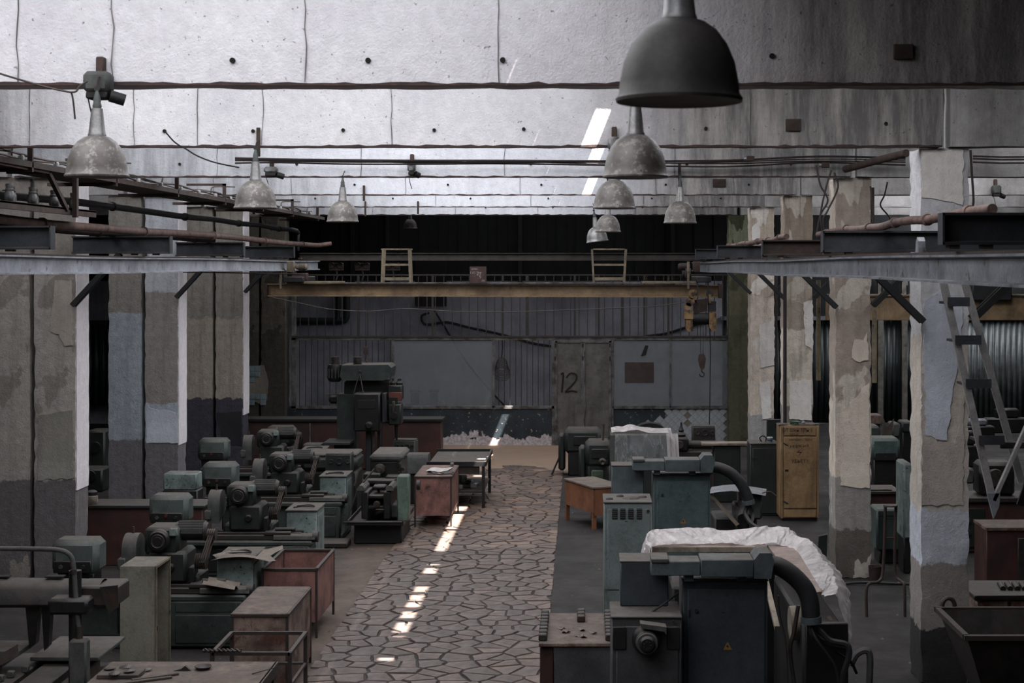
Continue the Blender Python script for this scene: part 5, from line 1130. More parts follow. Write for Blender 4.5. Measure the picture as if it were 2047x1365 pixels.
# crane hook hanging in front of the drilling machine
hk2 = thing('rusty_hook', 'small rusty hook on a rope above the tall drilling machine', 'hook', P(731, 702, 34.7)); MB().prism([(-.06, .1), (.05, .1), (.05, -.06), (0, -.14), (-.05, -.05)], 'Y', -.03, .03).build('hook_block', m_rust, hk2)
MB().tube(smooth([(0, 0, -.12), (0, 0, -.2), (.05, 0, -.26), (0, 0, -.31), (-.05, 0, -.27)]), .018, 6).build('hook', m_rust, hk2); MB().cyl((0, 0, .1), (0, 0, Z(592, 34.7)-Z(702, 34.7)), .007, .007, 5).build('rope', m_wire, hk2)

# lathe standing end-on at the aisle: twin ways, headstock, tall green box, drip tray
D = 27.2; lt = thing('end_on_lathe', 'black lathe seen end-on above a dark drip tray, with twin slideways', 'machine tool', (-3.55, 27.0, 0))
box(-.40, .42, -.4, .9, .0, .36, c=.02).build('plinth', m_black, lt)
tr_m = MB(); tr_m.box(-.47, .46, -.62, 1.0, .36, .375); tr_m.box(-.47, .46, -.63, -.60, .36, .44, c=.01); tr_m.box(-.49, -.47, -.62, 1.0, .36, .44); tr_m.box(.46, .48, -.62, 1.0, .36, .44); tr_m.build('drip_tray', m_mach, lt)
MB().tube(smooth([(-.32, -.55, .95), (-.40, -.6, .7), (-.49, -.62, .44), (-.46, -.64, .42), (.46, -.64, .42)], 5), .012, 6).build('tray_rim', m_iron, lt)
for sx in (-.2, .18): box(sx-.06, sx+.06, -.5, 1.9, .45, .92, c=.015).build('bed_cheek', m_mach, lt)
for (x0, x1, tl) in ((-.34, -.2, .05), (.16, .3, .05)):
    w__ = MB(); w__.prism([(x0, .98), (x0+.05, 1.03), (x1-.04, 1.03), (x1, .98), (x1, .94), (x0, .94)], 'Y', -.52, .9); w__.build('slideway', m_dustgrey, lt)
for zz in (.62, .8): box(-.15, .13, -.48, .5, zz, zz+.05, c=.008).build('cross_web', m_mach, lt)
MB().lathe([(.02, -.52), (.05, -.52), (.06, -.48), (.06, -.4), (.02, -.4)], (0, 0, .70), 16, 'Y').build('lead_screw_end', m_pulley, lt)
for (x0, y0, x1, z0, z1) in ((-.1, -.3, .12, .93, .99), (-.3, .1, .3, .96, 1.04), (-.35, .35, -.05, 1.0, 1.12), (.05, .3, .4, 1.0, 1.08)): box(x0, x1, y0, y0+.3, z0, z1, c=.02).build('cross_slide', m_mach, lt)
for (a_, b_, c_) in (((-.3, -.2, 1.0), (-.1, 0, 1.25), .015), ((-.42, -.2, .98), (-.36, -.1, 1.2), .02), ((.25, 0, 1.05), (.42, -.1, 1.1), .012), ((-.05, -.1, 1.0), (.0, -.15, .85), .02)): MB().bar(a_, b_, c_*1.5).build('lever', m_pulley, lt, smooth=False)
hs = MB(); hs.box(-.24, .3, .6, 1.6, .95, 1.32, c=.04); hs.build('headstock', m_mach, lt); box(-.27, .33, .55, 1.7, 1.30, 1.44, c=.05).build('headstock_cover', m_dustgrey, lt)
MB().lathe([(.02, .45), (.045, .45), (.05, .48), (.09, .49), (.1, .52), (.1, .6), (0, .6)], (-.08, 0, 1.17), 24, 'Y').build('chuck', m_pulley, lt)
for k in range(3): MB().cyl((.26+.07*(k % 2), .58, 1.1+.07*k), (.26+.07*(k % 2), .55, 1.1+.07*k), .03, .03, 12).build('gear_knob', m_mach, lt)
gb = MB(); gb.box(.36, .56, -.55, -.25, .42, 1.2, c=.02); gb.build('tall_switch_box', m_mint if 0 else m_green2 if 0 else M('pale_machine_green', (110, 138, 118), (92, 118, 102), sc=4, rough=.5, spot=.25, dust=.7), lt)
MB().lathe([(.06, -.03), (.085, -.03), (.085, .03), (.06, .03)], (.66, .1, .95), 18, 'X').build('hand_wheel', m_iron, lt)
box(.12, .40, -.3, .3, .44, .66, c=.02).build('coolant_pan', m_dustgrey, lt)
# lathe covers, dial boxes behind
def dialbox(name, lab, px0, px1, py0, py1, D, mat, tilt=0.0, dep=.35, holes=3, hr=.045):
    o = thing(name, lab, 'control box', (X((px0+px1)/2, D), D, 0)); w_ = (px1-px0)*D/F/2
    b_ = box(-w_, w_, 0, dep, max(0, Z(py1, D)), Z(py0, D), c=.02).build('body', mat, o); box(-w_+.01, w_-.01, .01, dep-.01, Z(py0, D)-.01, Z(py0, D)+.02, c=.01).build('lid', m_dustgrey, o)
    for k in range(holes):
        x_ = -w_*.55+k*(w_*1.3/max(1, holes-1)); rr = hr*(1.35 if k == holes//2 else .9)
        MB().lathe([(.0, -.02), (rr*.6, -.02), (rr*.7, -.035), (rr, -.035), (rr, .0), (0, 0)], (x_, 0, Z(py0, D)-.13), 18, 'Y').build('dial', m_iron if k % 2 else m_pulley, b_)
    if tilt: o.rotation_euler = (0, 0, tilt)
    return o
dialbox('dial_cabinet', 'dark green cabinet with three round dials in the left machine row', 650, 702, 908, 1010, 28.6, m_greend)
dialbox('grey_dial_cabinet', 'grey panel with four round dials before the dark red bench', 785, 830, 880, 1010, 33.8, m_dustgrey, -.15, .3, 4, .04)
hc = thing('headstock_cover', 'large dusty rounded lathe cover left of the dial cabinet', 'machine cover', (X(668, 30), 30.0, 0)); box(-.55, .5, -.4, .4, .0, .86, c=.04).build('base', m_mach, hc); box(-.58, .52, -.45, .45, .86, 1.16, c=.08).build('cover', m_greend, hc); box(-.55, .5, -.42, .42, 1.14, 1.2, c=.03).build('dusty_lid', m_dustgrey, hc)
gc = thing('long_cover', 'long grey dusty guard lying behind the red cabinet', 'machine cover', (-3.5, 31.3, 0)); MB().prism([(-.25, .62), (.25, .62), (.25, .95), (.18, 1.0), (-.2, 1.0), (-.25, .93)], 'X', -.5, .38).build('cover', m_dustgrey, gc); box(-.45, .33, -.2, .2, 0, .62, c=.02).build('base', m_mach, gc)
mp = thing('mint_post', 'short mint green pedestal with a flat top at the back left', 'pedestal', (X(627, 32.8), 32.8, 0)); box(-.12, .12, -.15, .15, 0, .98, c=.01).build('post', m_mint, mp); box(-.19, .19, -.2, .2, .98, 1.03, c=.01).build('cap', m_dustgrey, mp)
# dark motor with round cap at far left rear
dk = thing('covered_motor', 'dark rounded motor cover in front of the dark red bench', 'motor', (X(560, 34), 34.0, 0)); box(-.32, .36, -.3, .3, 0, .85, c=.03).build('base', m_mach, dk); box(-.3, .34, -.3, .3, .85, 1.28, c=.09).build('cover', m_greend, dk)
MB().lathe([(0, -.36), (.07, -.36), (.1, -.33), (.1, -.28), (0, -.28)], (-.05, 0, 1.0), 18, 'Y').build('round_cap', m_mach, dk)

# red oxide cabinet by the aisle, work table behind it
rc_ = leg_box('red_cabinet', 'red oxide cabinet with papers on top beside the aisle', -3.08, -2.42, 28.3, 29.9, .22, .94, m_oxide, False)
tag(MB().grid(7, 5, lambda u, v: (-2.95+.42*u+.05*v, 28.9+.5*v, .955+.012*math.sin(8*u))).build('paper_sheet', M('white_paper', (210, 200, 192), rough=.9)), 'white paper lying on the red cabinet', 'paper')
cl_ = tag(MB().grid(12, 5, lambda u, v: (-2.9+.5*u, 28.5+.14*v+.05*math.sin(9*u), .956+.02*math.sin(14*u+4*v)+.02)).build('black_rag', m_black), 'black rag crumpled on the front of the red cabinet', 'rag')
tb2 = thing('work_table', 'grey topped metal work table with a cluttered lower shelf by the sunlit strip', 'table', (-2.45, 31.6, 0))
box(-.62, .52, -1.1, 1.0, .84, .88, c=.006).build('table_top', m_dustgrey, tb2); MB().box(-.64, .54, -1.12, -1.08, .84, .93).box(-.64, .54, 1.0, 1.04, .84, .93).box(.5, .54, -1.1, 1.04, .84, .93).build('raised_edge', m_mach, tb2, smooth=False)
for sx in (-.58, .48):
    for sy in (-1.05, .95): box(sx-.03, sx+.03, sy-.03, sy+.03, 0, .84).build('leg', m_mach, tb2, smooth=False)
box(-.58, .48, -1.0, .9, .3, .33).build('lower_shelf', m_mach, tb2, smooth=False); box(-.5, .4, -1.07, -1.0, .68, .84, c=.008).build('drawer', m_mach2, tb2)
for k in range(9):
    o = box(-R.uniform(.04, .09), R.uniform(.04, .1), -.06, .07, 0, R.uniform(.04, .12), c=.012).build('scrap_piece', m_neck if k % 3 else m_dustgrey, None, (-2.45+R.uniform(-.2, .42), 31.6-.9+k*.19, .331)); o.rotation_euler = (0, 0, R.uniform(0, 3)); tag(o, 'small pale scrap piece on the shelf under the work table', 'scrap', 'scrap on the work table shelf')
tag(MB().lathe([(0, 0), (.035, 0), (.035, .06), (.03, .065), (0, .065)], (0, 0, 0), 14).build('small_tin', m_neck, None, (-2.52, 29.7, .946)), 'small white tin at the rear edge of the red cabinet', 'tin')
# grimy mint cupboard low door right of the mint frame, wooden offcut on the floor
tag(box(-.3, .35, -.2, .25, 0, .1, c=.02).build('floor_plinth', m_mach2, None, (X(655, 26.3), 26.4, 0)), 'low dark plinth on the floor beside the third grinding machine', 'plinth')
# ================================================================== machines and furniture, right side
m_cabg = M('sea_green_cabinet', (92, 116, 116), (78, 100, 101), sc=1.5, rough=.45, dust=.75, spot=.05, rust=.05)
m_cabl = M('light_grey_green_cabinet', (128, 142, 140), (112, 126, 124), sc=1.5, rough=.45, dust=.8, spot=.08)
m_cabd = M('slate_cabinet', (72, 82, 90), (60, 70, 78), sc=1.5, rough=.42, dust=.7, spot=.05)
m_cabgrey = M('grey_console', (84, 82, 84), (68, 68, 72), sc=2, rough=.5, dust=.8, spot=.12)
m_duct = M('blue_grey_duct', (94, 110, 114), (78, 92, 96), sc=3, rough=.5, dust=.95)
m_hose = M('rubber_hose', (48, 50, 54), (36, 38, 42), sc=4, rough=.5, dust=.6, bump=.1)
m_warn = M('orange_warning_triangle', (190, 130, 40), rough=.6, bump=0)
m_ycab = M('yellow_wood_cabinet', (178, 132, 74), (158, 112, 62), sc=2, rough=.55, rust=.12, rustc=(84, 58, 40), spot=.15, spotc=(70, 46, 34), dust=.5, streak=.3)
m_desk = M('orange_varnished_wood', (172, 96, 56), (150, 82, 48), sc=2, rough=.45, streak=.15, dust=.2)
m_ply = M('weathered_plywood', (154, 128, 112), (124, 100, 88), sc=3, rough=.9, spot=.15, spotc=(90, 66, 54), dust=.5, dustc=(168, 150, 142))
m_board = M('pale_board', (166, 146, 122), (140, 122, 102), sc=4, rough=.9)
def film(name, a_lo, a_hi, c=(214, 208, 208), rough=.3):
    t = NT(name); t.b.inputs['Base Color'].default_value = S(*c); t.b.inputs['Roughness'].default_value = rough
    t.b.inputs['Transmission Weight'].default_value = 0.0
    tr = t.add('ShaderNodeBsdfTransparent'); tl = t.add('ShaderNodeBsdfTranslucent'); tl.inputs[0].default_value = S(*c)
    m1 = t.add('ShaderNodeMixShader'); m1.inputs[0].default_value = .35; t.l.new(t.b.outputs[0], m1.inputs[1]); t.l.new(tl.outputs[0], m1.inputs[2])
    mx = t.add('ShaderNodeMixShader'); t.set(mx.inputs[0], t.ramp(t.noise(1.0, 6, .7, (5, 5, 1.6), 1.2), .32, .68, a_lo, a_hi)); t.l.new(tr.outputs[0], mx.inputs[1]); t.l.new(m1.outputs[0], mx.inputs[2]); t.l.new(mx.outputs[0], t.out.inputs[0])
    t.bump(t.noise(1.0, 5, .6, (9, 9, 3), 1.0), .9, .05); return t.m
m_film = film('dusty_polythene', .42, 1.0, (220, 212, 210)); m_filmc = film('clear_polythene', .08, .55, (190, 194, 194), .15)

def cabinet(name, lab, x0, x1, y, dep, z1, mat, z0=0.0, door=True, hinge=True, warn=None, cat='cabinet', frame=None):
    c = thing(name, lab, cat, ((x0+x1)/2, y, 0)); w_ = (x1-x0)/2
    MB().box(-w_, w_, .012, dep, z0, z1, c=.012).box(-w_+.02, w_-.02, .03, dep-.02, 0, z0+.02).build('body', frame or mat, c)
    box(-w_-.006, w_+.006, -.004, dep+.006, z1, z1+.018, c=.005).build('top_sheet', m_dustgrey, c)
    if door:
        d = box(-w_+.045, w_-.03, -.012, .014, z0+.05, z1-.07, c=.006).build('door', mat, c)
        if hinge:
            for zz in (z1-.28, z0+.35): MB().cyl((-w_+.05, -.02, zz-.03), (-w_+.05, -.02, zz+.03), .012, .012, 8).build('hinge', mat, d)
            MB().cyl((-w_+.12, -.014, z1-.26), (-w_+.12, -.03, z1-.26), .018, .018, 12).build('lock', m_iron, d)
        if warn:
            wx, wz, ws = warn; tg = MB().prism([(wx-ws/2, wz), (wx+ws/2, wz), (wx, wz+ws*.9)], 'Y', -.016, -.012).build('warning_triangle', m_warn, d, smooth=False)
            MB().prism([(wx-.012*ws/.08, wz+ws*.5), (wx+.006*ws/.08, wz+ws*.62), (wx+.002, wz+ws*.4), (wx+.014*ws/.08, wz+ws*.4), (wx-.006, wz+ws*.12), (wx, wz+ws*.32), (wx-.012, wz+ws*.32)], 'Y', -.018, -.016).build('lightning_mark', m_paintblack, d, smooth=False)
    return c
def machine_set(D, lab, dark):
    """control cabinet, console box and overhead duct with hose of one machine; built at true size, the farther one is the same"""
    k = {}
    mc = m_cabd if dark else m_cabg
    x0, x1 = X(1365 if dark else 1306, D), X(1535 if dark else 1420, D); zt = Z(1162 if dark else 950, D)
    k['c'] = cabinet('control_cabinet', lab[0], x0, x1, D, .55, zt, mc, warn=(.02, Z(1298 if dark else 1046, D), .08), frame=mc)
    b0, b1 = X(1240 if dark else 1223, D+.1), X(1336 if dark else 1287, D+.1)
    zb0, zb1 = Z(1212 if dark else 990, D+.1), Z(1124 if dark else 932, D+.1)
    bx = thing('duct_box', lab[1], 'duct box', ((b0+b1)/2, D+.1, zb0)); w_ = (b1-b0)/2
    box(-w_, w_, 0, .4, 0, zb1-zb0, c=.01).build('body', m_cabd if dark else m_duct, bx); box(-w_-.004, w_+.004, -.004, .404, zb1-zb0, zb1-zb0+.012).build('top_sheet', m_dustgrey, bx, smooth=False)
    d = thing('overhead_duct', lab[2], 'duct', (x0, D-.12, zt+.02)); L = x1-x0
    xl = X(1300 if dark else 1264, D)-x0; xm = X(1398 if dark else 1328, D)-x0; xr = X(1503 if dark else 1398, D)-x0; xe = X(1530 if dark else 1418, D)-x0
    h = Z(1140 if dark else 940, D)-zt+.0
    box(xl, xm, -.03, .26, .06, .19, c=.008).build('duct_section', m_duct, d); box(xm+.002, xr, -.05, .28, .05, .21, c=.008).build('duct_section', m_duct, d)
    MB().prism([(xr+.002, .04), (xe+.03, .04), (xe+.06, .2), (xe+.03, .27), (xr+.05, .27), (xr+.002, .21)], 'Y', -.06, .29).build('duct_elbow', m_duct, d)
    for xx in (xm-.1, xr-.1): box(xx-.04, xx+.04, .02, .2, 0.0, .06).build('duct_foot', m_cabd, d, smooth=False)
    box(xl-.0, xl+.16, -.05, .28, .18, .215, c=.006).build('duct_flap', m_dustgrey, d)
    return x1, zt, d
x1, zt, d_ = machine_set(14.0, ('tall slate control cabinet with orange warning sign, nearest on the right', 'dark slate box under the left end of the nearest duct', 'nearest dusty blue-grey duct running over the slate cabinet'), True)
x1b, ztb, d2_ = machine_set(20.6, ('sea green control cabinet with orange warning sign in the middle distance', 'blue-grey box under the left end of the farther duct', 'farther blue-grey duct over the sea green cabinet'), False)
def hose(pxs, D, r, lab, dy=0.0, mat=None, nm='duct_hose', seg=5, n=12):
    pts_ = [P(a, b, D+dy+(c if c else 0)) for a, b, c in pxs]; s_ = smooth(pts_, seg)
    o = thing(nm, lab, 'hose', s_[0]); base = s_[0]
    MB().tube([p-base for p in s_], r, n).build('hose_body', mat or m_hose, o)
    for q_ in (0, -1):
        a = s_[q_]-base; b = (s_[1] if q_ == 0 else s_[-2])-base; dd = (b-a).normalized()*.06; MB().cyl(a, a+dd, r*1.12, r*1.12, 14).build('hose_clamp', m_duct, o)
    return o
hose([(1520, 1134, 0), (1550, 1130, 0), (1580, 1146, 0), (1606, 1172, 0), (1618, 1200, 0), (1622, 1245, 0)], 14.0, .085, 'nearest thick black hose arching down from the duct', .05)
hose([(1412, 938, 0), (1432, 934, 0), (1460, 945, 0), (1480, 965, 0), (1493, 990, 0), (1497, 1008, 0)], 20.6, .075, 'farther thick black hose arching down from the duct', .05)
# cable spill below the hoses
def spill(pxs, D, r, lab, mat=None, g=None): tag(MB().tube(smooth([P(a, b, D+(c or 0)) for a, b, c in pxs], 5), r, 7).build('loose_cable', mat or m_hose), lab, 'cable', g)
for pxs, lab, r_, mt in [
    ([(1619, 1244, 0), (1626, 1270, .0), (1650, 1284, .1), (1688, 1292, .1), (1694, 1290, .1)], 'thick cable bending right from the end of the nearest hose', .035, m_hose),
    ([(1622, 1246, 0), (1640, 1262, 0), (1660, 1280, 0), (1692, 1288, 0), (1697, 1310, 0), (1686, 1350, 0), (1684, 1400, 0)], 'cable falling in a curve to the floor at the lower right', .028, m_hose),
    ([(1700, 1330, .3), (1712, 1308, .3), (1730, 1300, .3), (1739, 1312, .3), (1738, 1370, .3), (1738, 1440, .3)], 'bent hose standing up in an arch right of the cable heap', .032, m_dustgrey),
    ([(1620, 1245, 0), (1630, 1275, -.1), (1655, 1310, -.1), (1672, 1340, -.1), (1680, 1400, -.1)], 'thin cable in the heap under the nearest hose, steepest', .014, m_wire),
    ([(1622, 1245, 0), (1645, 1268, .1), (1668, 1300, .1), (1700, 1322, .2), (1712, 1345, .3)], 'thin cable trailing right under the nearest hose', .014, m_wire),
    ([(1596, 1210, .2), (1588, 1260, .2), (1580, 1300, .2), (1590, 1380, .2)], 'armoured cable hanging beside the slate cabinet', .02, m_pulley),
    ([(1556, 1190, .3), (1560, 1230, .3), (1572, 1290, .3), (1576, 1400, .3)], 'thin pale wire hanging right behind the slate cabinet', .008, m_wirelight),
    ([(1497, 1008, 6.6), (1490, 1025, 6.6), (1500, 1045, 6.4), (1520, 1058, 6.2)], 'cable end under the farther hose, left one', .03, m_hose),
    ([(1499, 1008, 6.6), (1506, 1030, 6.6), (1502, 1055, 6.4), (1530, 1062, 6.2)], 'cable end under the farther hose, right one', .024, m_hose)]:
    spill(pxs, 14.05, r_, lab, mt)
# console with a big plug socket (nearest)
D = 13.7; cn = cabinet('grey_console', 'grey console with a large round connector on its front, bottom of the picture', X(1222, D), X(1362, D), D, .62, Z(1236, D), m_cabgrey, hinge=False); ox = cn.location.x
cz_ = Z(1272, D)
for s in (-.24, .24): box(s-.06+ .0, s+.06, -.03, 0, cz_-.11, cz_+.09, c=.006).build('dark_recess_plate', m_black, cn)
MB().lathe([(0, -.24), (.055, -.24), (.07, -.22), (.075, -.17), (.085, -.16), (.085, -.12), (.12, -.1), (.13, -.04), (.13, 0), (0, 0)], (0.0, 0, cz_-.02), 28, 'Y').build('connector_body', m_mach, cn)
MB().lathe([(.06, -.2), (.09, -.2), (.095, -.17), (.06, -.17)], (0, 0, cz_-.02), 28, 'Y').build('pale_ring', m_dustgrey, cn); MB().lathe([(.06, -.15), (.095, -.15), (.1, -.13), (.06, -.13)], (0, 0, cz_-.02), 28, 'Y').build('pale_ring', m_dustgrey, cn)
for k in range(7): MB().cyl((.03*math.cos(k*.9), -.245, cz_-.02+.03*math.sin(k*.9)), (.03*math.cos(k*.9), -.25, cz_-.02+.03*math.sin(k*.9)), .007, .007, 8).build('contact_pin', m_pulley, cn)
MB().prism([(-.06, cz_+.15), (.17, cz_+.12), (.17, cz_+.05), (.15, cz_+.08), (-.05, cz_+.11)], 'Y', -.16, -.02).build('socket_lid', m_dustgrey, cn)
MB().cyl((.24, -.015, cz_+.14), (.24, -.03, cz_+.14), .012).build('lock', m_iron, cn)
spill([(1336, 1224, 0), (1300, 1228, 0), (1330, 1205, 0), (1355, 1186, .1)], 13.9, .01, 'thin black wire lying across the grey console', m_wire)
# light tall cabinet with four vents
D = 19.0; vc = cabinet('vented_cabinet', 'tall light grey-green cabinet with four square vents', X(1207, D), X(1303, D), D, .7, Z(1006, D), m_cabl, hinge=False, frame=m_cabl); ox = vc.location.x
for px in (1229, 1245, 1261, 1278): 
    v = box(X(px-5.5, D)-ox, X(px+5.5, D)-ox, -.022, -.010, Z(1037, D), Z(1016, D), c=.003).build('vent', m_black, vc)
    for k in range(5): box(X(px-5, D)-ox, X(px+5, D)-ox, -.028, -.02, Z(1035-k*4, D), Z(1033.5-k*4, D)).build('louvre', m_cabgrey, v, smooth=False)
box(X(1209, D)-ox, X(1300, D)-ox, -.018, -.012, Z(1178, D)-.004, Z(1178, D)+.004).build('door_joint', m_iron, vc, smooth=False); MB().cyl((.25, -.01, Z(1021, D)), (.25, -.03, Z(1021, D)), .02).build('lock', m_iron, vc)
for k, (a, b, w_) in enumerate([(1218, 1000, .05), (1262, 1000, .12), (1285, 1003, .06), (1240, 1002, .05)]):
    tag(MB().lathe([(0, 0), (w_, 0), (w_*.8, .02), (w_*.3, .03), (0, .03)], (0, 0, 0), 7).build('debris_heap', m_mach2, None, (X(a, 19.2), 19.2+.08*k, Z(1006, 19.0)+.018), smooth=False), ('small heap of dirt at the left of the vented cabinet top', 'widest heap of dirt in the middle of the vented cabinet top', 'heap of dirt at the right end of the vented cabinet top', 'rear heap of dirt on the vented cabinet top')[k], 'debris', 'dirt on the vented cabinet')
# low machine table with toothed edges, bottom centre
D = 16.2; tt = thing('toothed_table', 'low brown machine table with toothed side edges at bottom centre', 'table', (X(1152, D), 16.7, 0)); hw = .37; zt2 = .88
box(-hw, hw, -.6, .7, 0, .66, c=.02).build('body', m_mach, tt); box(-hw+.14, hw+.02, -.66, -.6, .0, .84, c=.005).build('front_sheet', m_cabgrey, tt); box(-hw-.01, -hw+.13, -.62, -.5, .0, .82, c=.005).build('corner_post', m_oxided, tt)
box(-hw-.02, hw+.02, -.68, .72, .84, zt2, c=.008).build('table_top', m_rustbox, tt)
for s in (-hw+.02, .05, hw-.02):
    for k in range(8 if s != .05 else 3): box(s-.045, s+.045, (-.6 if s != .05 else .25)+k*.155, (-.6 if s != .05 else .25)+k*.155+.085, zt2, zt2+.075, c=.012).build('tooth', m_mach2, tt)
for k in range(7): o = tag(MB().grid(3, 3, lambda u, v: ((u-.5)*.09, (v-.5)*.06, .015*math.sin(5*u+3*v)+.012)).build('dry_leaf', m_cardb, None, (X(1150, D)+R.uniform(-.2, .22), 16.15+R.uniform(0, .5), zt2)), 'curled pale scrap of paper on the toothed table', 'scrap', 'scraps on the toothed table'); o.rotation_euler = (0, 0, R.uniform(0, 3))

# big frame table of boards wrapped in polythene
bt = thing('board_frame_table', 'long machine under a frame of weathered boards', 'machine tool', (1.6, 17.2, 0)); zt3 = 1.68
box(-.85, .45, -.05, .22, zt3-.03, zt3, c=.004).build('board', m_ply, bt); box(-.85, .45, -.08, -.05, zt3-.06, zt3, c=.004).build('board_edge', m_board, bt)
MB().prism([(.47, .1), (.77, .1), (.70, -2.4), (.50, -2.5)], 'Z', zt3-.035, zt3-.005).build('board', m_ply, bt)
for (x_, y_) in ((-.75, .1), (.5, .1), (.62, -2.2), (-.7, .8)): box(x_-.05, x_+.05, y_-.05, y_+.05, 0, zt3-.035).build('post', m_mach, bt, smooth=False)
box(-.6, .5, .1, .9, .0, 1.2, c=.03).build('machine_body', m_mach, bt); box(.48, .86, -2.6, -.4, .0, 1.42, c=.03).build('side_body', m_black, bt)
MB().bar((.36, -.1, 1.62), (.28, -2.3, 1.30), .05, .04).build('pale_strut', m_board, bt, smooth=False); box(.5, .9, -2.7, -2.62, .5, 1.44, c=.01).build('side_plate', m_mach, bt)
MB().bar((.75, -2.45, 1.45), (.93, -2.6, 1.2), .035, .02).build('slat', m_board, bt, smooth=False)
MB().lathe([(0, -.1), (.16, -.1), (.17, 0), (.12, .05), (0, .05)], (.5, -2.3, 1.35), 18, 'X').build('round_guard', m_board, bt)
# polythene drape: a folded sheet along the back and left, falling over the right-hand side
from mathutils import noise as mn
def nz(x, y, s=1.0): return mn.noise(Vector((x*s, y*s, 3.1)))
IN_ = [(1300, 1108, 16.6), (1308, 1090, 17.0), (1400, 1086, 17.2), (1480, 1088, 17.2), (1540, 1088, 17.2), (1586, 1100, 17.0), (1612, 1140, 15.9), (1638, 1178, 14.95), (1648, 1192, 14.6)]
RI_ = [(1289, 1092, 16.8), (1302, 1064, 17.3), (1400, 1058, 17.55), (1480, 1062, 17.55), (1560, 1057, 17.5), (1604, 1076, 17.2), (1642, 1115, 16.4), (1668, 1152, 15.5), (1674, 1198, 14.7)]
HE_ = [(1282, 1122, 16.7), (1292, 1106, 17.4), (1400, 1090, 17.9), (1480, 1095, 17.9), (1585, 1090, 17.9), (1632, 1098, 17.6), (1672, 1142, 16.9), (1694, 1194, 16.0), (1714, 1254, 15.1), (1696, 1282, 14.7)]
HE_ = HE_[:5]+HE_[5:8]+[HE_[9]]
IN_, RI_, HE_ = [smooth([P(*q_) for q_ in l_], 8) for l_ in (IN_, RI_, HE_)]
def drape(u, v):
    p = u*(len(IN_)-1); i = min(int(p), len(IN_)-2); f = p-i
    a, b, c = [l_[i].lerp(l_[i+1], f) for l_ in (IN_, RI_, HE_)]
    q_ = a.lerp(b, v*2) if v < .5 else b.lerp(c, v*2-1); q_.z += .02*math.sin(PI*v)
    fo = nz(u*26+1.5*nz(u*9, v*2), v*1.1); k = .05*nz(u*11, v*2.0)+.045*abs(fo)*(.35+v)+.012*nz(u*60, v*9)
    return (q_.x+k*1.0, q_.y-k*.6, q_.z+k*.8)
m_ = MB().grid(200, 46, lambda u, v: drape(u, v)); o = m_.build('polythene_sheet', m_film, None); tag(o, 'milky crumpled polythene sheet draped round the board frame', 'plastic sheet')
o.data.polygons.foreach_set('use_smooth', [True]*len(o.data.polygons))

# orange desk
dk_ = thing('orange_desk', 'small orange varnished wooden desk beside the aisle', 'desk', (.24, 28.68, 0), math.radians(25)); D = 28
box(-.34, .3, -.62, .72, .75, .785, c=.006).build('desk_top', M('dusty_desk_top', (136, 112, 92), (110, 92, 78), sc=3, rough=.8, dust=.5), dk_)
box(-.32, -.3, -.58, .68, .30, .75).build('side_panel', m_desk, dk_, smooth=False); box(-.30, .28, -.60, -.58, .26, .75).build('front_panel', m_desk, dk_, smooth=False); box(.17, .28, -.6, -.5, 0, .27).build('leg', m_desk, dk_, smooth=False)
for (a, b) in ((-.3, -.56), (-.3, .62), (.24, .62)): box(a-.02, a+.05, b, b+.06, 0, .32).build('leg', m_desk, dk_, smooth=False)
box(.26, .28, -.58, .68, .3, .75).build('side_panel', m_desk, dk_, smooth=False); box(-.30, .28, .66, .68, .3, .75).build('back_panel', m_desk, dk_, smooth=False)
# two green machines behind the desk
for (px, D, hw_, top, lab, x2) in ((1165, 35.5, .42, 856, 'big dark green rounded machine left of the polythene box, rear one', 0), (1196, 33.2, .28, 880, 'dark green machine with a round cap beside the polythene box', 1)):
    o = thing('green_machine', lab, 'machine tool', (X(px, D), D, 0)); zt4 = Z(top, D)
    box(-hw_, hw_, -.3, .5, zt4-.55, zt4, c=.08).build('upper_body', m_greend, o); box(-hw_*.8, hw_*.8, -.25, .45, 0, zt4-.5, c=.03).build('pedestal', m_mach if not x2 else m_greend, o)
    box(-hw_-.14, -hw_+.02, -.2, .3, zt4-.95, zt4-.12, c=.05).build('side_cover', m_greend, o); box(-hw_*.5, hw_*.7, -.34, -.28, zt4-.35, zt4-.15, c=.01).build('name_plate', m_mach, o)
    MB().lathe([(0, -.4), (.05, -.42), (.08, -.38), (.09, -.3), (0, -.3)], (hw_*.3, 0, zt4-.42), 18, 'Y').build('round_cap', m_pulley, o)
    if x2: MB().cyl((.1, 0, zt4), (.12, 0, zt4+.35), .02, .02, 8).build('lever', m_rust, o); box(-.15, .1, -.36, -.3, zt4-.95, zt4-.6, c=.02).build('door', M('bright_green_cover', (72, 96, 66), (58, 80, 54), dust=.4), o)
    else: MB().bar((-hw_-.3, -.1, .0), (-hw_-.02, .1, .62), .03).build('strut', m_iron, o, smooth=False)
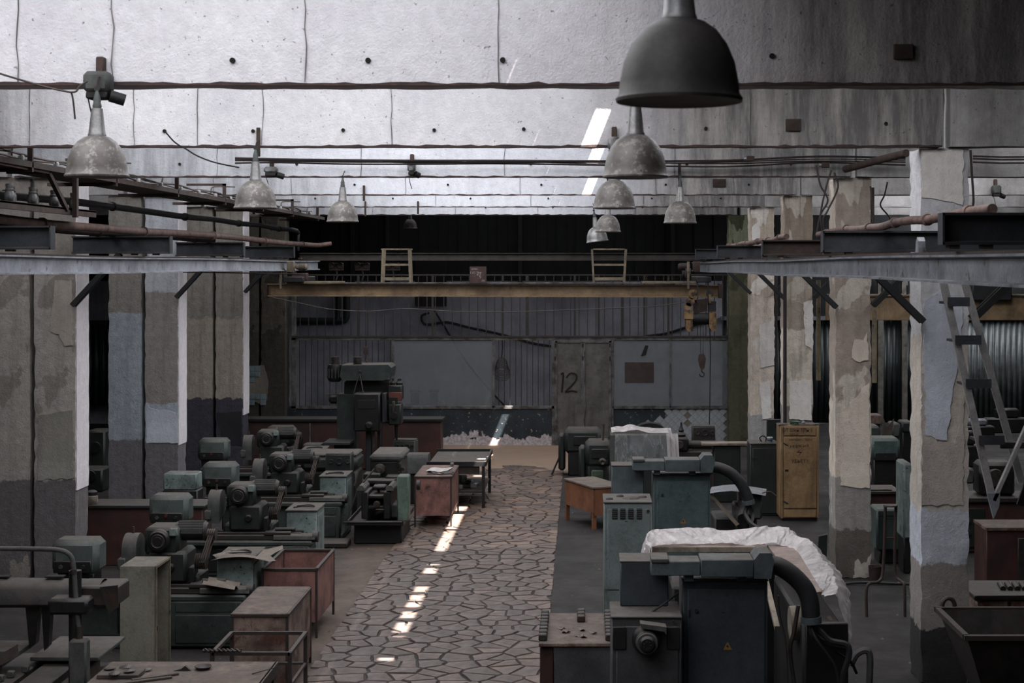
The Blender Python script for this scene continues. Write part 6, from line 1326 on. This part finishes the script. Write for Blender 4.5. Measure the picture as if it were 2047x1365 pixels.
# polythene-covered box
pb = thing('covered_box', 'grey-green machine housing under clear polythene', 'machine cover', (X(1282, 30), 30.0, 0)); hw_ = (1340-1217)*30/F/2
cab_shell(MB(), -hw_, hw_-.06, 0, .8, .0, Z(870, 30), .03).build('housing', m_greend, pb, smooth=False); box(-hw_, -hw_+.09, -.02, .0, 0.3, Z(870, 30), c=.005).build('pale_post', m_dustgrey, pb)
sh = MB().grid(30, 16, lambda u, v: (-hw_+.08+(2*hw_-.06)*u+.02*nz(u*5, v*5), -.06-.05*abs(nz(u*6, v*4)), Z(868, 30)+.02-.85*v*(.75+.3*abs(2*u-1))+.0)); ps = sh.build('front_film', m_filmc, pb)
top = MB().grid(30, 10, lambda u, v: (-hw_+.02+(2*hw_+.0)*u, -.08+.9*v, Z(868, 30)+.035+.07*max(0, nz(u*5, v*5+2))+.06*math.exp(-((u-.35)/.15)**2)-(.22*max(0, u-.93)*14*(1-v)))); top.build('top_film', m_film, pb)
sd_ = MB().grid(8, 24, lambda u, v: (hw_-.12+.22*u+.05*v+.02*math.sin(9*u), -.10-.03*math.sin(12*u)+.05*v, Z(868, 30)+.03-.85*v)); sd_.build('hanging_fold', m_film, pb)
# small lathe, dial box, board on a dark stand in front of the tiled wall
sl = thing('small_lathe', 'small dark lathe in front of the tiled wall', 'machine tool', (X(1385, 33), 33.0, 0))
box(-.6, .6, -.25, .35, 0, .62, c=.03).build('base', m_oxided, sl); box(-.65, .7, -.3, .4, .62, .68, c=.01).build('tray', m_mach, sl); box(-.5, .5, -.15, .15, .68, .85, c=.02).build('bed', m_mach2, sl)
box(-.55, -.1, -.2, .25, .85, 1.15, c=.04).build('headstock', m_mach, sl); MB().lathe([(0, -.28), (.08, -.28), (.09, -.2), (0, -.2)], (-.3, 0, 1.0), 16, 'Y').build('chuck', m_pulley, sl); MB().cyl((-.1, 0, .98), (.5, 0, .98), .09, .09, 14).build('cylinder', m_mach2, sl)
MB().lathe([(0, 0), (.09, 0), (.1, .05), (.05, .1), (.06, .14), (.03, .2), (.02, .3), (0, .32)], (-.25, 0, 1.15), 14).build('turret', m_mach, sl)
dialbox('brown_dial_box', 'grimy brown box with three dials in front of the tiles', 1384, 1430, 853, 905, 34.5, m_mach2, 0, .3, 3, .055)
dc = thing('arched_cover', 'black arched machine cover in front of the broken tiles', 'machine cover', (X(1300, 36.5), 36.5, 0)); n = 10
MB().prism([(-.35, 0), (.35, 0), (.35, .9)]+[(.35*math.cos(PI*i/n), .9+.18*math.sin(PI*i/n)) for i in range(1, n)]+[(-.35, .9)], 'Y', 0, .4).build('cover', m_black, dc); box(-.25, .25, -.02, 0, .3, .8, c=.01).build('opening_frame', m_mach, dc)
st2 = thing('dark_stand', 'dark green stand carrying a pale board', 'stand', (X(1452, 31.5), 31.5, 0)); box(-.27, .27, -.2, .3, 0, Z(888, 31.5), c=.02).build('body', m_greend, st2)
o = tag(MB().box(-.52, .5, -.18, .2, 0, .05, c=.006).build('pale_board', m_board, None, (X(1452, 31.5), 31.4, Z(888, 31.5)+.002)), 'pale board lying across the dark green stand', 'board')
spill([(1322, 862, 0), (1335, 870, 0), (1343, 890, 0), (1342, 915, 0)], 31, .012, 'thin wire looping down beside the polythene box', m_wirelight)
# sheet metal plate on struts near the far hose
sp = thing('sheet_metal_table', 'warped grey sheet of metal on a cluttered frame behind the far hose', 'table', (X(1465, 23.5), 23.5, 0))
MB().grid(6, 4, lambda u, v: (-.42+.85*u+.12*v, -.6+.9*v, 1.42+.04*math.sin(4*u)-.03*v)).build('sheet', m_steelgrey, sp)
MB().prism([(-.42, 1.4), (-.36, 1.4), (.05, .95), (.0, .92)], 'Y', -.5, -.42).build('strut', m_board, sp, smooth=False); box(.0, .18, -.45, .2, 0.2, 1.2, c=.03).build('frame', m_mach, sp); box(.1, .4, -.4, .4, 1.0, 1.38, c=.03).build('block', m_dustgrey, sp); box(-.3, .35, -.2, .5, 0, 1.0, c=.03).build('base', m_black, sp)
MB().cyl((.12, -.5, 1.05), (.12, -.3, 1.25), .1, .08, 12).build('elbow', m_dustgrey, sp); MB().tube(smooth([(.4, -.4, 1.4), (.52, -.4, 1.42), (.62, -.4, 1.35)]), .01, 5).build('loose_wire', m_wirelight, sp)
# dark green cabinets beside the yellow one
gc_ = cabinet('green_cupboard', 'dark green cupboard left of the yellow cabinet', X(1500, 29.6), X(1556, 29.6), 29.6, .6, Z(888, 29.6), m_greend, hinge=True)
cup = thing('plastic_tub', 'small white plastic tub with a blue band on the dark green cupboard', 'tub', (X(1539, 29.8), 29.8, Z(888, 29.6)+.02)); MB().lathe([(0, 0), (.045, 0), (.055, .075), (.06, .08), (.06, .095), (.05, .1), (0, .1)], (0, 0, 0), 18).build('body', M('white_plastic', (196, 200, 204), rough=.4), cup); MB().lathe([(.047, .02), (.052, .02), (.056, .055), (.05, .055)], (0, 0, 0), 18).build('blue_band', M('blue_print', (60, 90, 140), rough=.4), cup)
tag(MB().tube(smooth([(0, 0, 0.01), (-.03, 0, .08), (0.03, 0, .12), (.09, 0, .08), (.08, 0, .01)]), .012, 6).build('wire_hoop', m_black, None, (X(1522, 29.8), 29.8, Z(888, 29.6)+.02)), 'black wire hoop on the dark green cupboard', 'hoop')
tag(box(-.3, .3, 0, .05, 0, Z(838, 31), c=.01).build('grimy_panel', m_greend, None, (X(1562, 31), 31.0, 0)), 'grimy panel standing behind the dark green cupboard', 'panel')
# yellow electrical cabinet with stencilled warnings
D = 29.0; yc = thing('yellow_cabinet', 'tall yellow electrical cabinet with stencilled warnings and a lightning mark', 'cabinet', (X(1599, D), D, 0)); ox = yc.location.x; hw_ = (1638-1560)*D/F/2; zt5 = Z(851, D)
box(-hw_, hw_, .02, .6, .05, zt5, c=.015).build('body', m_ycab, yc); box(-hw_+.04, hw_-.04, .06, .55, 0, .06).build('plinth', m_black, yc, smooth=False)
box(-hw_+.065, hw_-.05, -.01, .022, Z(1016, D), Z(873, D), c=.008).build('door', m_ycab, yc); box(-hw_+.075, hw_-.065, .0, .022, Z(870, D), Z(854, D), c=.005).build('upper_panel', m_ycab, yc); box(-hw_+.075, hw_-.065, .0, .022, Z(1034, D), Z(1019, D), c=.005).build('lower_panel', m_ycab, yc)
for xx in (-hw_+.004, hw_-.05): box(xx, xx+.045, .0, .02, .05, zt5, c=.005).build('corner_strip', m_ycab, yc)
box(-hw_+.085, -hw_+.15, -.018, -.008, Z(942, D), Z(938, D)+.0, c=.002).build('keyhole_plate', m_black, yc, smooth=False)
for (a, b) in ((888, .0), (1004, .0)): o = box(-.05, .05, -.02, -.008, -.012, .012, c=.003).build('hinge', m_iron, yc, (-hw_+.1, 0, Z(a, D))); o.rotation_euler = (0, .5, 0)
def ytx(s, px, py, size, mt=m_paintblack, y=-.012, rot=0): return text(s, mt, yc, (X(px, D)-ox, y, Z(py, D)), size, rot=(PI/2, rot, 0))
ytx('ОТ Шкн ТПн 1', 1594, 860, .085, y=-.003); ytx('ЩО у', 1587, 868, .06, y=-.003); ytx('РАБОТАЕТ', 1590, 879, .045); ytx('3РС4', 1616, 879, .055, M('faded_red_print', (132, 62, 52), rough=.8))
ytx('НЕ ВЛЕЗАЙ', 1598, 892, .062, rot=-.05); ytx('УБЬЕТ !', 1599, 922, .085)
MB().prism([(X(a, D)-ox, Z(b, D)) for a, b in ((1606, 894), (1592, 904), (1600, 905), (1594, 914), (1603, 903), (1596, 902.5))], 'Y', -.013, -.009).build('lightning_mark', m_paintred, yc, smooth=False)
# clutter on the yellow cabinet
mg_ = M('green_glass', (40, 90, 56), rough=.2, bump=0)
o = tag(MB().lathe([(0, 0), (.035, 0), (.038, .12), (.015, .17), (.013, .22), (0, .22)], (0, 0, .038), 14, 'X').build('green_bottle', mg_, None, (X(1580, 29.2), 29.25, zt5)), 'green glass bottle lying on the yellow cabinet', 'bottle')
for k, (px, lab) in enumerate(((1566, 'torn grey paper at the left end on the yellow cabinet'), (1594, 'torn grey paper in the middle on the yellow cabinet'), (1616, 'crumpled paper on the right half of the yellow cabinet'), (1630, 'torn grey paper at the right end on the yellow cabinet'))):
    tag(MB().grid(6, 5, lambda u, v, k=k: ((u-.5)*.2, (v-.5)*.3, .012+.03*abs(nz(u*4+k*3, v*4)))).build('torn_paper', m_dustgrey, None, (X(px, D), 29.2, zt5)), lab, 'paper')
tag(MB().lathe([(0, 0), (.03, .01), (.04, .04), (.02, .07), (0, .075)], (0, 0, 0), 12).build('grey_bulb', m_steelgrey, None, (X(1606, 29.2), 29.2, zt5)), 'grey bulb lying on the yellow cabinet', 'bulb')

# ---------------------------------------------------------------- right bay
def blocky(name, lab, px0, px1, py0, D, mat, zb=0.0, rnd=.06, panel=None):
    o = thing(name, lab, 'machine', (X((px0+px1)/2, D), D, 0)); w_ = (px1-px0)*D/F/2; z1 = Z(py0, D); box(-w_, w_, 0, .6, zb, z1, c=rnd).build('housing', mat, o)
    if zb > 0: box(-w_*.8, w_*.8, .05, .5, 0, zb+.02, c=.02).build('pedestal', m_mach, o)
    if panel: a, b = panel; box(-w_*.75, w_*.7, -.02, .01, Z(b, D), Z(a, D), c=.006).build('dark_panel', m_black, o); MB().cyl((0, -.02, (Z(a, D)+Z(b, D))/2), (0, -.035, (Z(a, D)+Z(b, D))/2), .018).build('knob', m_iron, o)
    return o
blocky('teal_machine', 'teal machine with a dark slot panel between the two nearest columns', 1742, 1800, 876, 31.0, M('grey_teal_paint', (88, 116, 110), (70, 94, 90), sc=3, rough=.5, dust=.8, spot=.2), .9, .06, (905, 920))
blocky('rear_teal_machine', 'smaller teal machine behind the slot panel machine', 1735, 1760, 851, 35, m_green, .6)
blocky('small_brown_box', 'rust brown box on the far machines in the right bay', 1732, 1764, 830, 38, m_rustbox, .9, .02)
blocky('pale_motor_housing', 'small pale motor housing in the right bay', 1783, 1800, 846, 36, m_dustgrey, .8, .04)
blocky('dark_rear_machine', 'dark machine right behind the nearest column top edge of benches', 1803, 1826, 843, 37, m_greend, .8, .04)
o = tag(MB().prism([(0, 0), (.2, 0), (.28, .48), (.12, .3), (.05, .5)], 'Y', 0, .03).build('torn_board', m_wirelight if 0 else m_wood, None, (X(1762, 34), 34, .95)), 'torn board with a round hole in the right bay', 'board')
blocky('torn_board_stand', 'low dark plinth carrying the torn board', 1758, 1790, 876, 34, m_mach, 0, .02)
tb3 = thing('right_bay_bench', 'brown bench with a ragged mat between the two nearest columns', 'bench', (X(1765, 27), 27, 0)); box(-.5, .3, -.3, .4, 0, Z(982, 27), c=.02).build('body', m_oxided, tb3); box(-.55, .25, -.36, .44, Z(982, 27), Z(976, 27), c=.006).build('bench_top', m_mach2, tb3)
MB().grid(8, 6, lambda u, v: (-.45+.55*u+.12*v, -.3+.5*v, Z(976, 27)+.015+.03*abs(nz(u*5, v*5)))).build('ragged_mat', m_wood, tb3)
gm_ = blocky('green_tank_machine', 'grey-green boxy machine with a round vent behind the pipe stand', 1752, 1822, 1018, 24.8, M('grimy_green_tank', (76, 98, 92), (58, 76, 72), sc=3, rough=.5, rust=.2, rustc=(70, 52, 44), dust=.5, spot=.2), .22, .03)
MB().lathe([(.05, -.012), (.07, -.012), (.07, 0), (.05, 0)], (.16, 0, .6), 20, 'Y').build('vent_ring', m_iron, gm_); box(-.25, .27, -.01, 0, 1.12 if 0 else .78, .79).build('panel_joint', m_iron, gm_, smooth=False)
blocky('mint_machine_edge', 'chipped mint machine edge left of the nearest column', 1806, 1824, 926, 24, m_mint, .55, .03)
# bottle trolley stand made of pipe
D = 21.3; ps_ = thing('pipe_stand', 'rusty pipe stand with a ring on top between the two nearest columns', 'stand', (X(1780, D), D, 0)); ox = ps_.location.x
for (a, b) in ((1768, 1764), (1789, 1790)): MB().tube(smooth([(X(a+2, D)-ox, 0, Z(1012, D)), (X(a, D)-ox, 0, Z(1090, D)), (X(b, D)-ox, 0, Z(1148, D)), (X(b-12 if b < 1780 else b+10, D)-ox, -.1, Z(1160, D)), (X(b-36 if b < 1780 else b+12, D)-ox, -.2, .3 if 0 else Z(1166, D)), (X(b-37 if b < 1780 else b+13, D)-ox, -.2, 0.0)]), .022, 8).build('bent_leg', m_rust, ps_)
MB().lathe([(.075, 0), (.1, 0), (.1, .02), (.075, .02)], (0, 0, Z(1012, D)), 22).build('top_ring', m_dustgrey, ps_)
for py in (1036, 1075): MB().cyl((X(1768, D)-ox, 0, Z(py, D)), (X(1788, D)-ox, 0, Z(py, D)), .012, .012, 6).build('cross_rod', m_rust, ps_)
spill([(1680, 1168, 0), (1720, 1164, 0), (1780, 1166, 0), (1840, 1168, 0)], 23.2, .02, 'black hose lying on the floor by the second right column')
# machines right of the nearest column
sg_ = thing('surface_grinder', 'dark machine with a round flange behind the hanging ladder', 'machine tool', (X(1985, 26), 26, 0)); box(-.9, .9, -.2, .5, 0, .85, c=.03).build('base', m_oxided, sg_); box(-.95, 1.0, -.26, .55, .85, .93, c=.01).build('table', m_mach2, sg_)
box(-.25, .35, -.1, .4, .93, 1.5, c=.06).build('head', m_mach, sg_); MB().lathe([(.1, -.2), (.14, -.2), (.15, -.1), (.1, -.1)], (.0, 0, 1.25), 22, 'Y').build('flange_ring', m_pulley, sg_); MB().lathe([(0, -.18), (.1, -.18), (.1, -.08), (0, -.08)], (0, 0, 1.25), 22, 'Y').build('flange', m_black, sg_)
box(-.6, -.35, -.15, .1, 1.15, 1.4, c=.03).build('guard', m_dustgrey, sg_); MB().cyl((-.62, 0, 1.5), (-.42, 0, 1.52), .05, .05, 10).build('nozzle', m_dustgrey, sg_); box(-.85, -.2, -.24, -.2, .1, .75, c=.01).build('valve_panel', m_greend, sg_)
for i in range(6): MB().cyl((-.75+.14*(i % 3), -.24, .35+.2*(i//3)), (-.75+.14*(i % 3), -.28, .35+.2*(i//3)), .04, .04, 12).build('valve_cap', m_iron, sg_)
rb3 = thing('dark_red_locker', 'dark red locker with a sloping lid at the right edge', 'locker', (X(2030, 22.5), 22.5, 0)); box(-.45, .7, -.1, .6, 0, .96, c=.01).build('body', m_oxided, rb3); MB().prism([(-.46, .96), (-.46, 1.0), (.7, 1.0), (.7, .96)], 'Y', -.12, .62).build('lid', m_rustbox, rb3); box(.0, .68, -.13, -.1, .05, .85, c=.006).build('door', m_mach2, rb3)
rk = thing('low_crate_bench', 'low brown crate with corrugated scraps on top at the right edge', 'crate', (X(2010, 19.0), 19.0, 0)); box(-.4, .6, -.15, .7, 0, .72, c=.02).build('body', m_rustbox, rk); box(-.43, .62, -.18, .73, .72, .78, c=.008).build('lid', m_mach2, rk); box(-.02, .02, -.17, -.14, 0, .72).build('corner_bar', m_mach, rk, smooth=False)
for k in range(5): MB().cyl((.0+k*.09, .1, .80), (.05+k*.09, .45, .80), .035, .035, 10).build('corrugated_scrap', m_mach, rk)
D = 16.5; sk = thing('steel_skip', 'dark tapering steel skip with a lifting eye at the lower right corner', 'skip', (X(2000, D), D, 0))
def ring(z, a): return [(-.55+a, -.75+a, z), (.9-a, -.75+a, z), (.9-a, .55-a, z), (-.55+a, .55-a, z)]
s_ = MB(); r0, r1, r2, r3 = ring(1.02, 0), ring(.25, .28), ring(1.02, .025), ring(.27, .30); b = s_.av(r0+r1+r2+r3)
for i in range(4): j = (i+1) % 4; s_.f += [[b+i, b+j, b+4+j, b+4+i], [b+8+i, b+8+j, b+12+j, b+12+i], [b+i, b+j, b+8+j, b+8+i]]
s_.f += [[b+4, b+5, b+6, b+7], [b+12, b+13, b+14, b+15]]; s_.build('hopper', m_mach2, sk, smooth=False)
rm = MB(); rm.box(-.58, .93, -.79, -.72, .98, 1.03).box(-.58, .93, .52, .58, .98, 1.03).box(-.58, -.52, -.75, .55, .98, 1.03).box(.87, .93, -.75, .55, .98, 1.03); rm.build('rim', m_angle, sk, smooth=False)
MB().tube([(-.45+.07*math.cos(a), .45, 1.06+.09*math.sin(a)) for a in [i*PI/8 for i in range(9)]], .025, 8).build('lifting_eye', m_mach2, sk)
for (a, b) in ((-.25, -.4), (.6, -.4), (-.25, .25), (.6, .25)): box(a-.04, a+.04, b-.04, b+.04, 0, .3).build('leg', m_mach, sk, smooth=False)
# far right bay: low machines glinting near the gate
for (px, D, h_, w_, lab) in ((1950, 43.5, .5, .5, 'low metal scrap pile nearest the bright gate'), (2010, 44.5, .7, .6, 'dark machine silhouetted near the gate of the right bay'), (1930, 37, .85, .35, 'dark motor on a base left of the bright floor')):
    o = thing('bay_machine', lab, 'machine', (X(px, D), D, 0)); box(-w_, w_, -.2, .2, 0, h_*.6, c=.03).build('base', m_mach, o); box(-w_*.5, w_*.6, -.15, .15, h_*.6, h_, c=.05).build('head', m_steelgrey if px == 1950 else m_mach, o)
# crates and low things along the foot of the partition, pipes on the floor
tag(MB().prism([(-.14, 0), (.0, 0), (.03, .75), (-.1, .72)], 'Y', -.03, .03).build('leaning_plank', m_greend, None, (X(1652, 23.2), 23.3, 0)), 'dark green plank leaning on the second right column', 'plank')
bk = tag(MB().lathe([(0, 0), (.085, 0), (.1, .2), (.105, .21), (.09, .21), (.08, .02), (0, .02)], (0, 0, 0), 18).build('rusty_can', m_rust, None, (X(1749, 23.6), 23.6, 0)), 'rusty can on the floor right of the second column', 'can')
# grit and rubble on the floor beside the aisle (nobody could count it)
rb_ = MB(); rr = random.Random(8)
for i in range(900):
    side = rr.random(); x_ = rr.uniform(-6.8, -3.3) if side < .45 else rr.uniform(-.3, 5.5); y_ = rr.uniform(15, 41); s = rr.uniform(.006, .028)
    b = rb_.av([(x_-s, y_-s*.6, 0), (x_+s, y_-s, 0), (x_+s*.4, y_+s, 0), (x_+rr.uniform(-s, s)*.5, y_, s*rr.uniform(.4, 1))]); rb_.f += [[b, b+1, b+3], [b+1, b+2, b+3], [b+2, b, b+3]]
tag(rb_.build('floor_grit', m_neck if 0 else M('plaster_grit', (128, 120, 112), (70, 66, 62), sc=20, rough=.95), smooth=False), 'scattered plaster grit on the dark floor', 'rubble', kind='stuff')
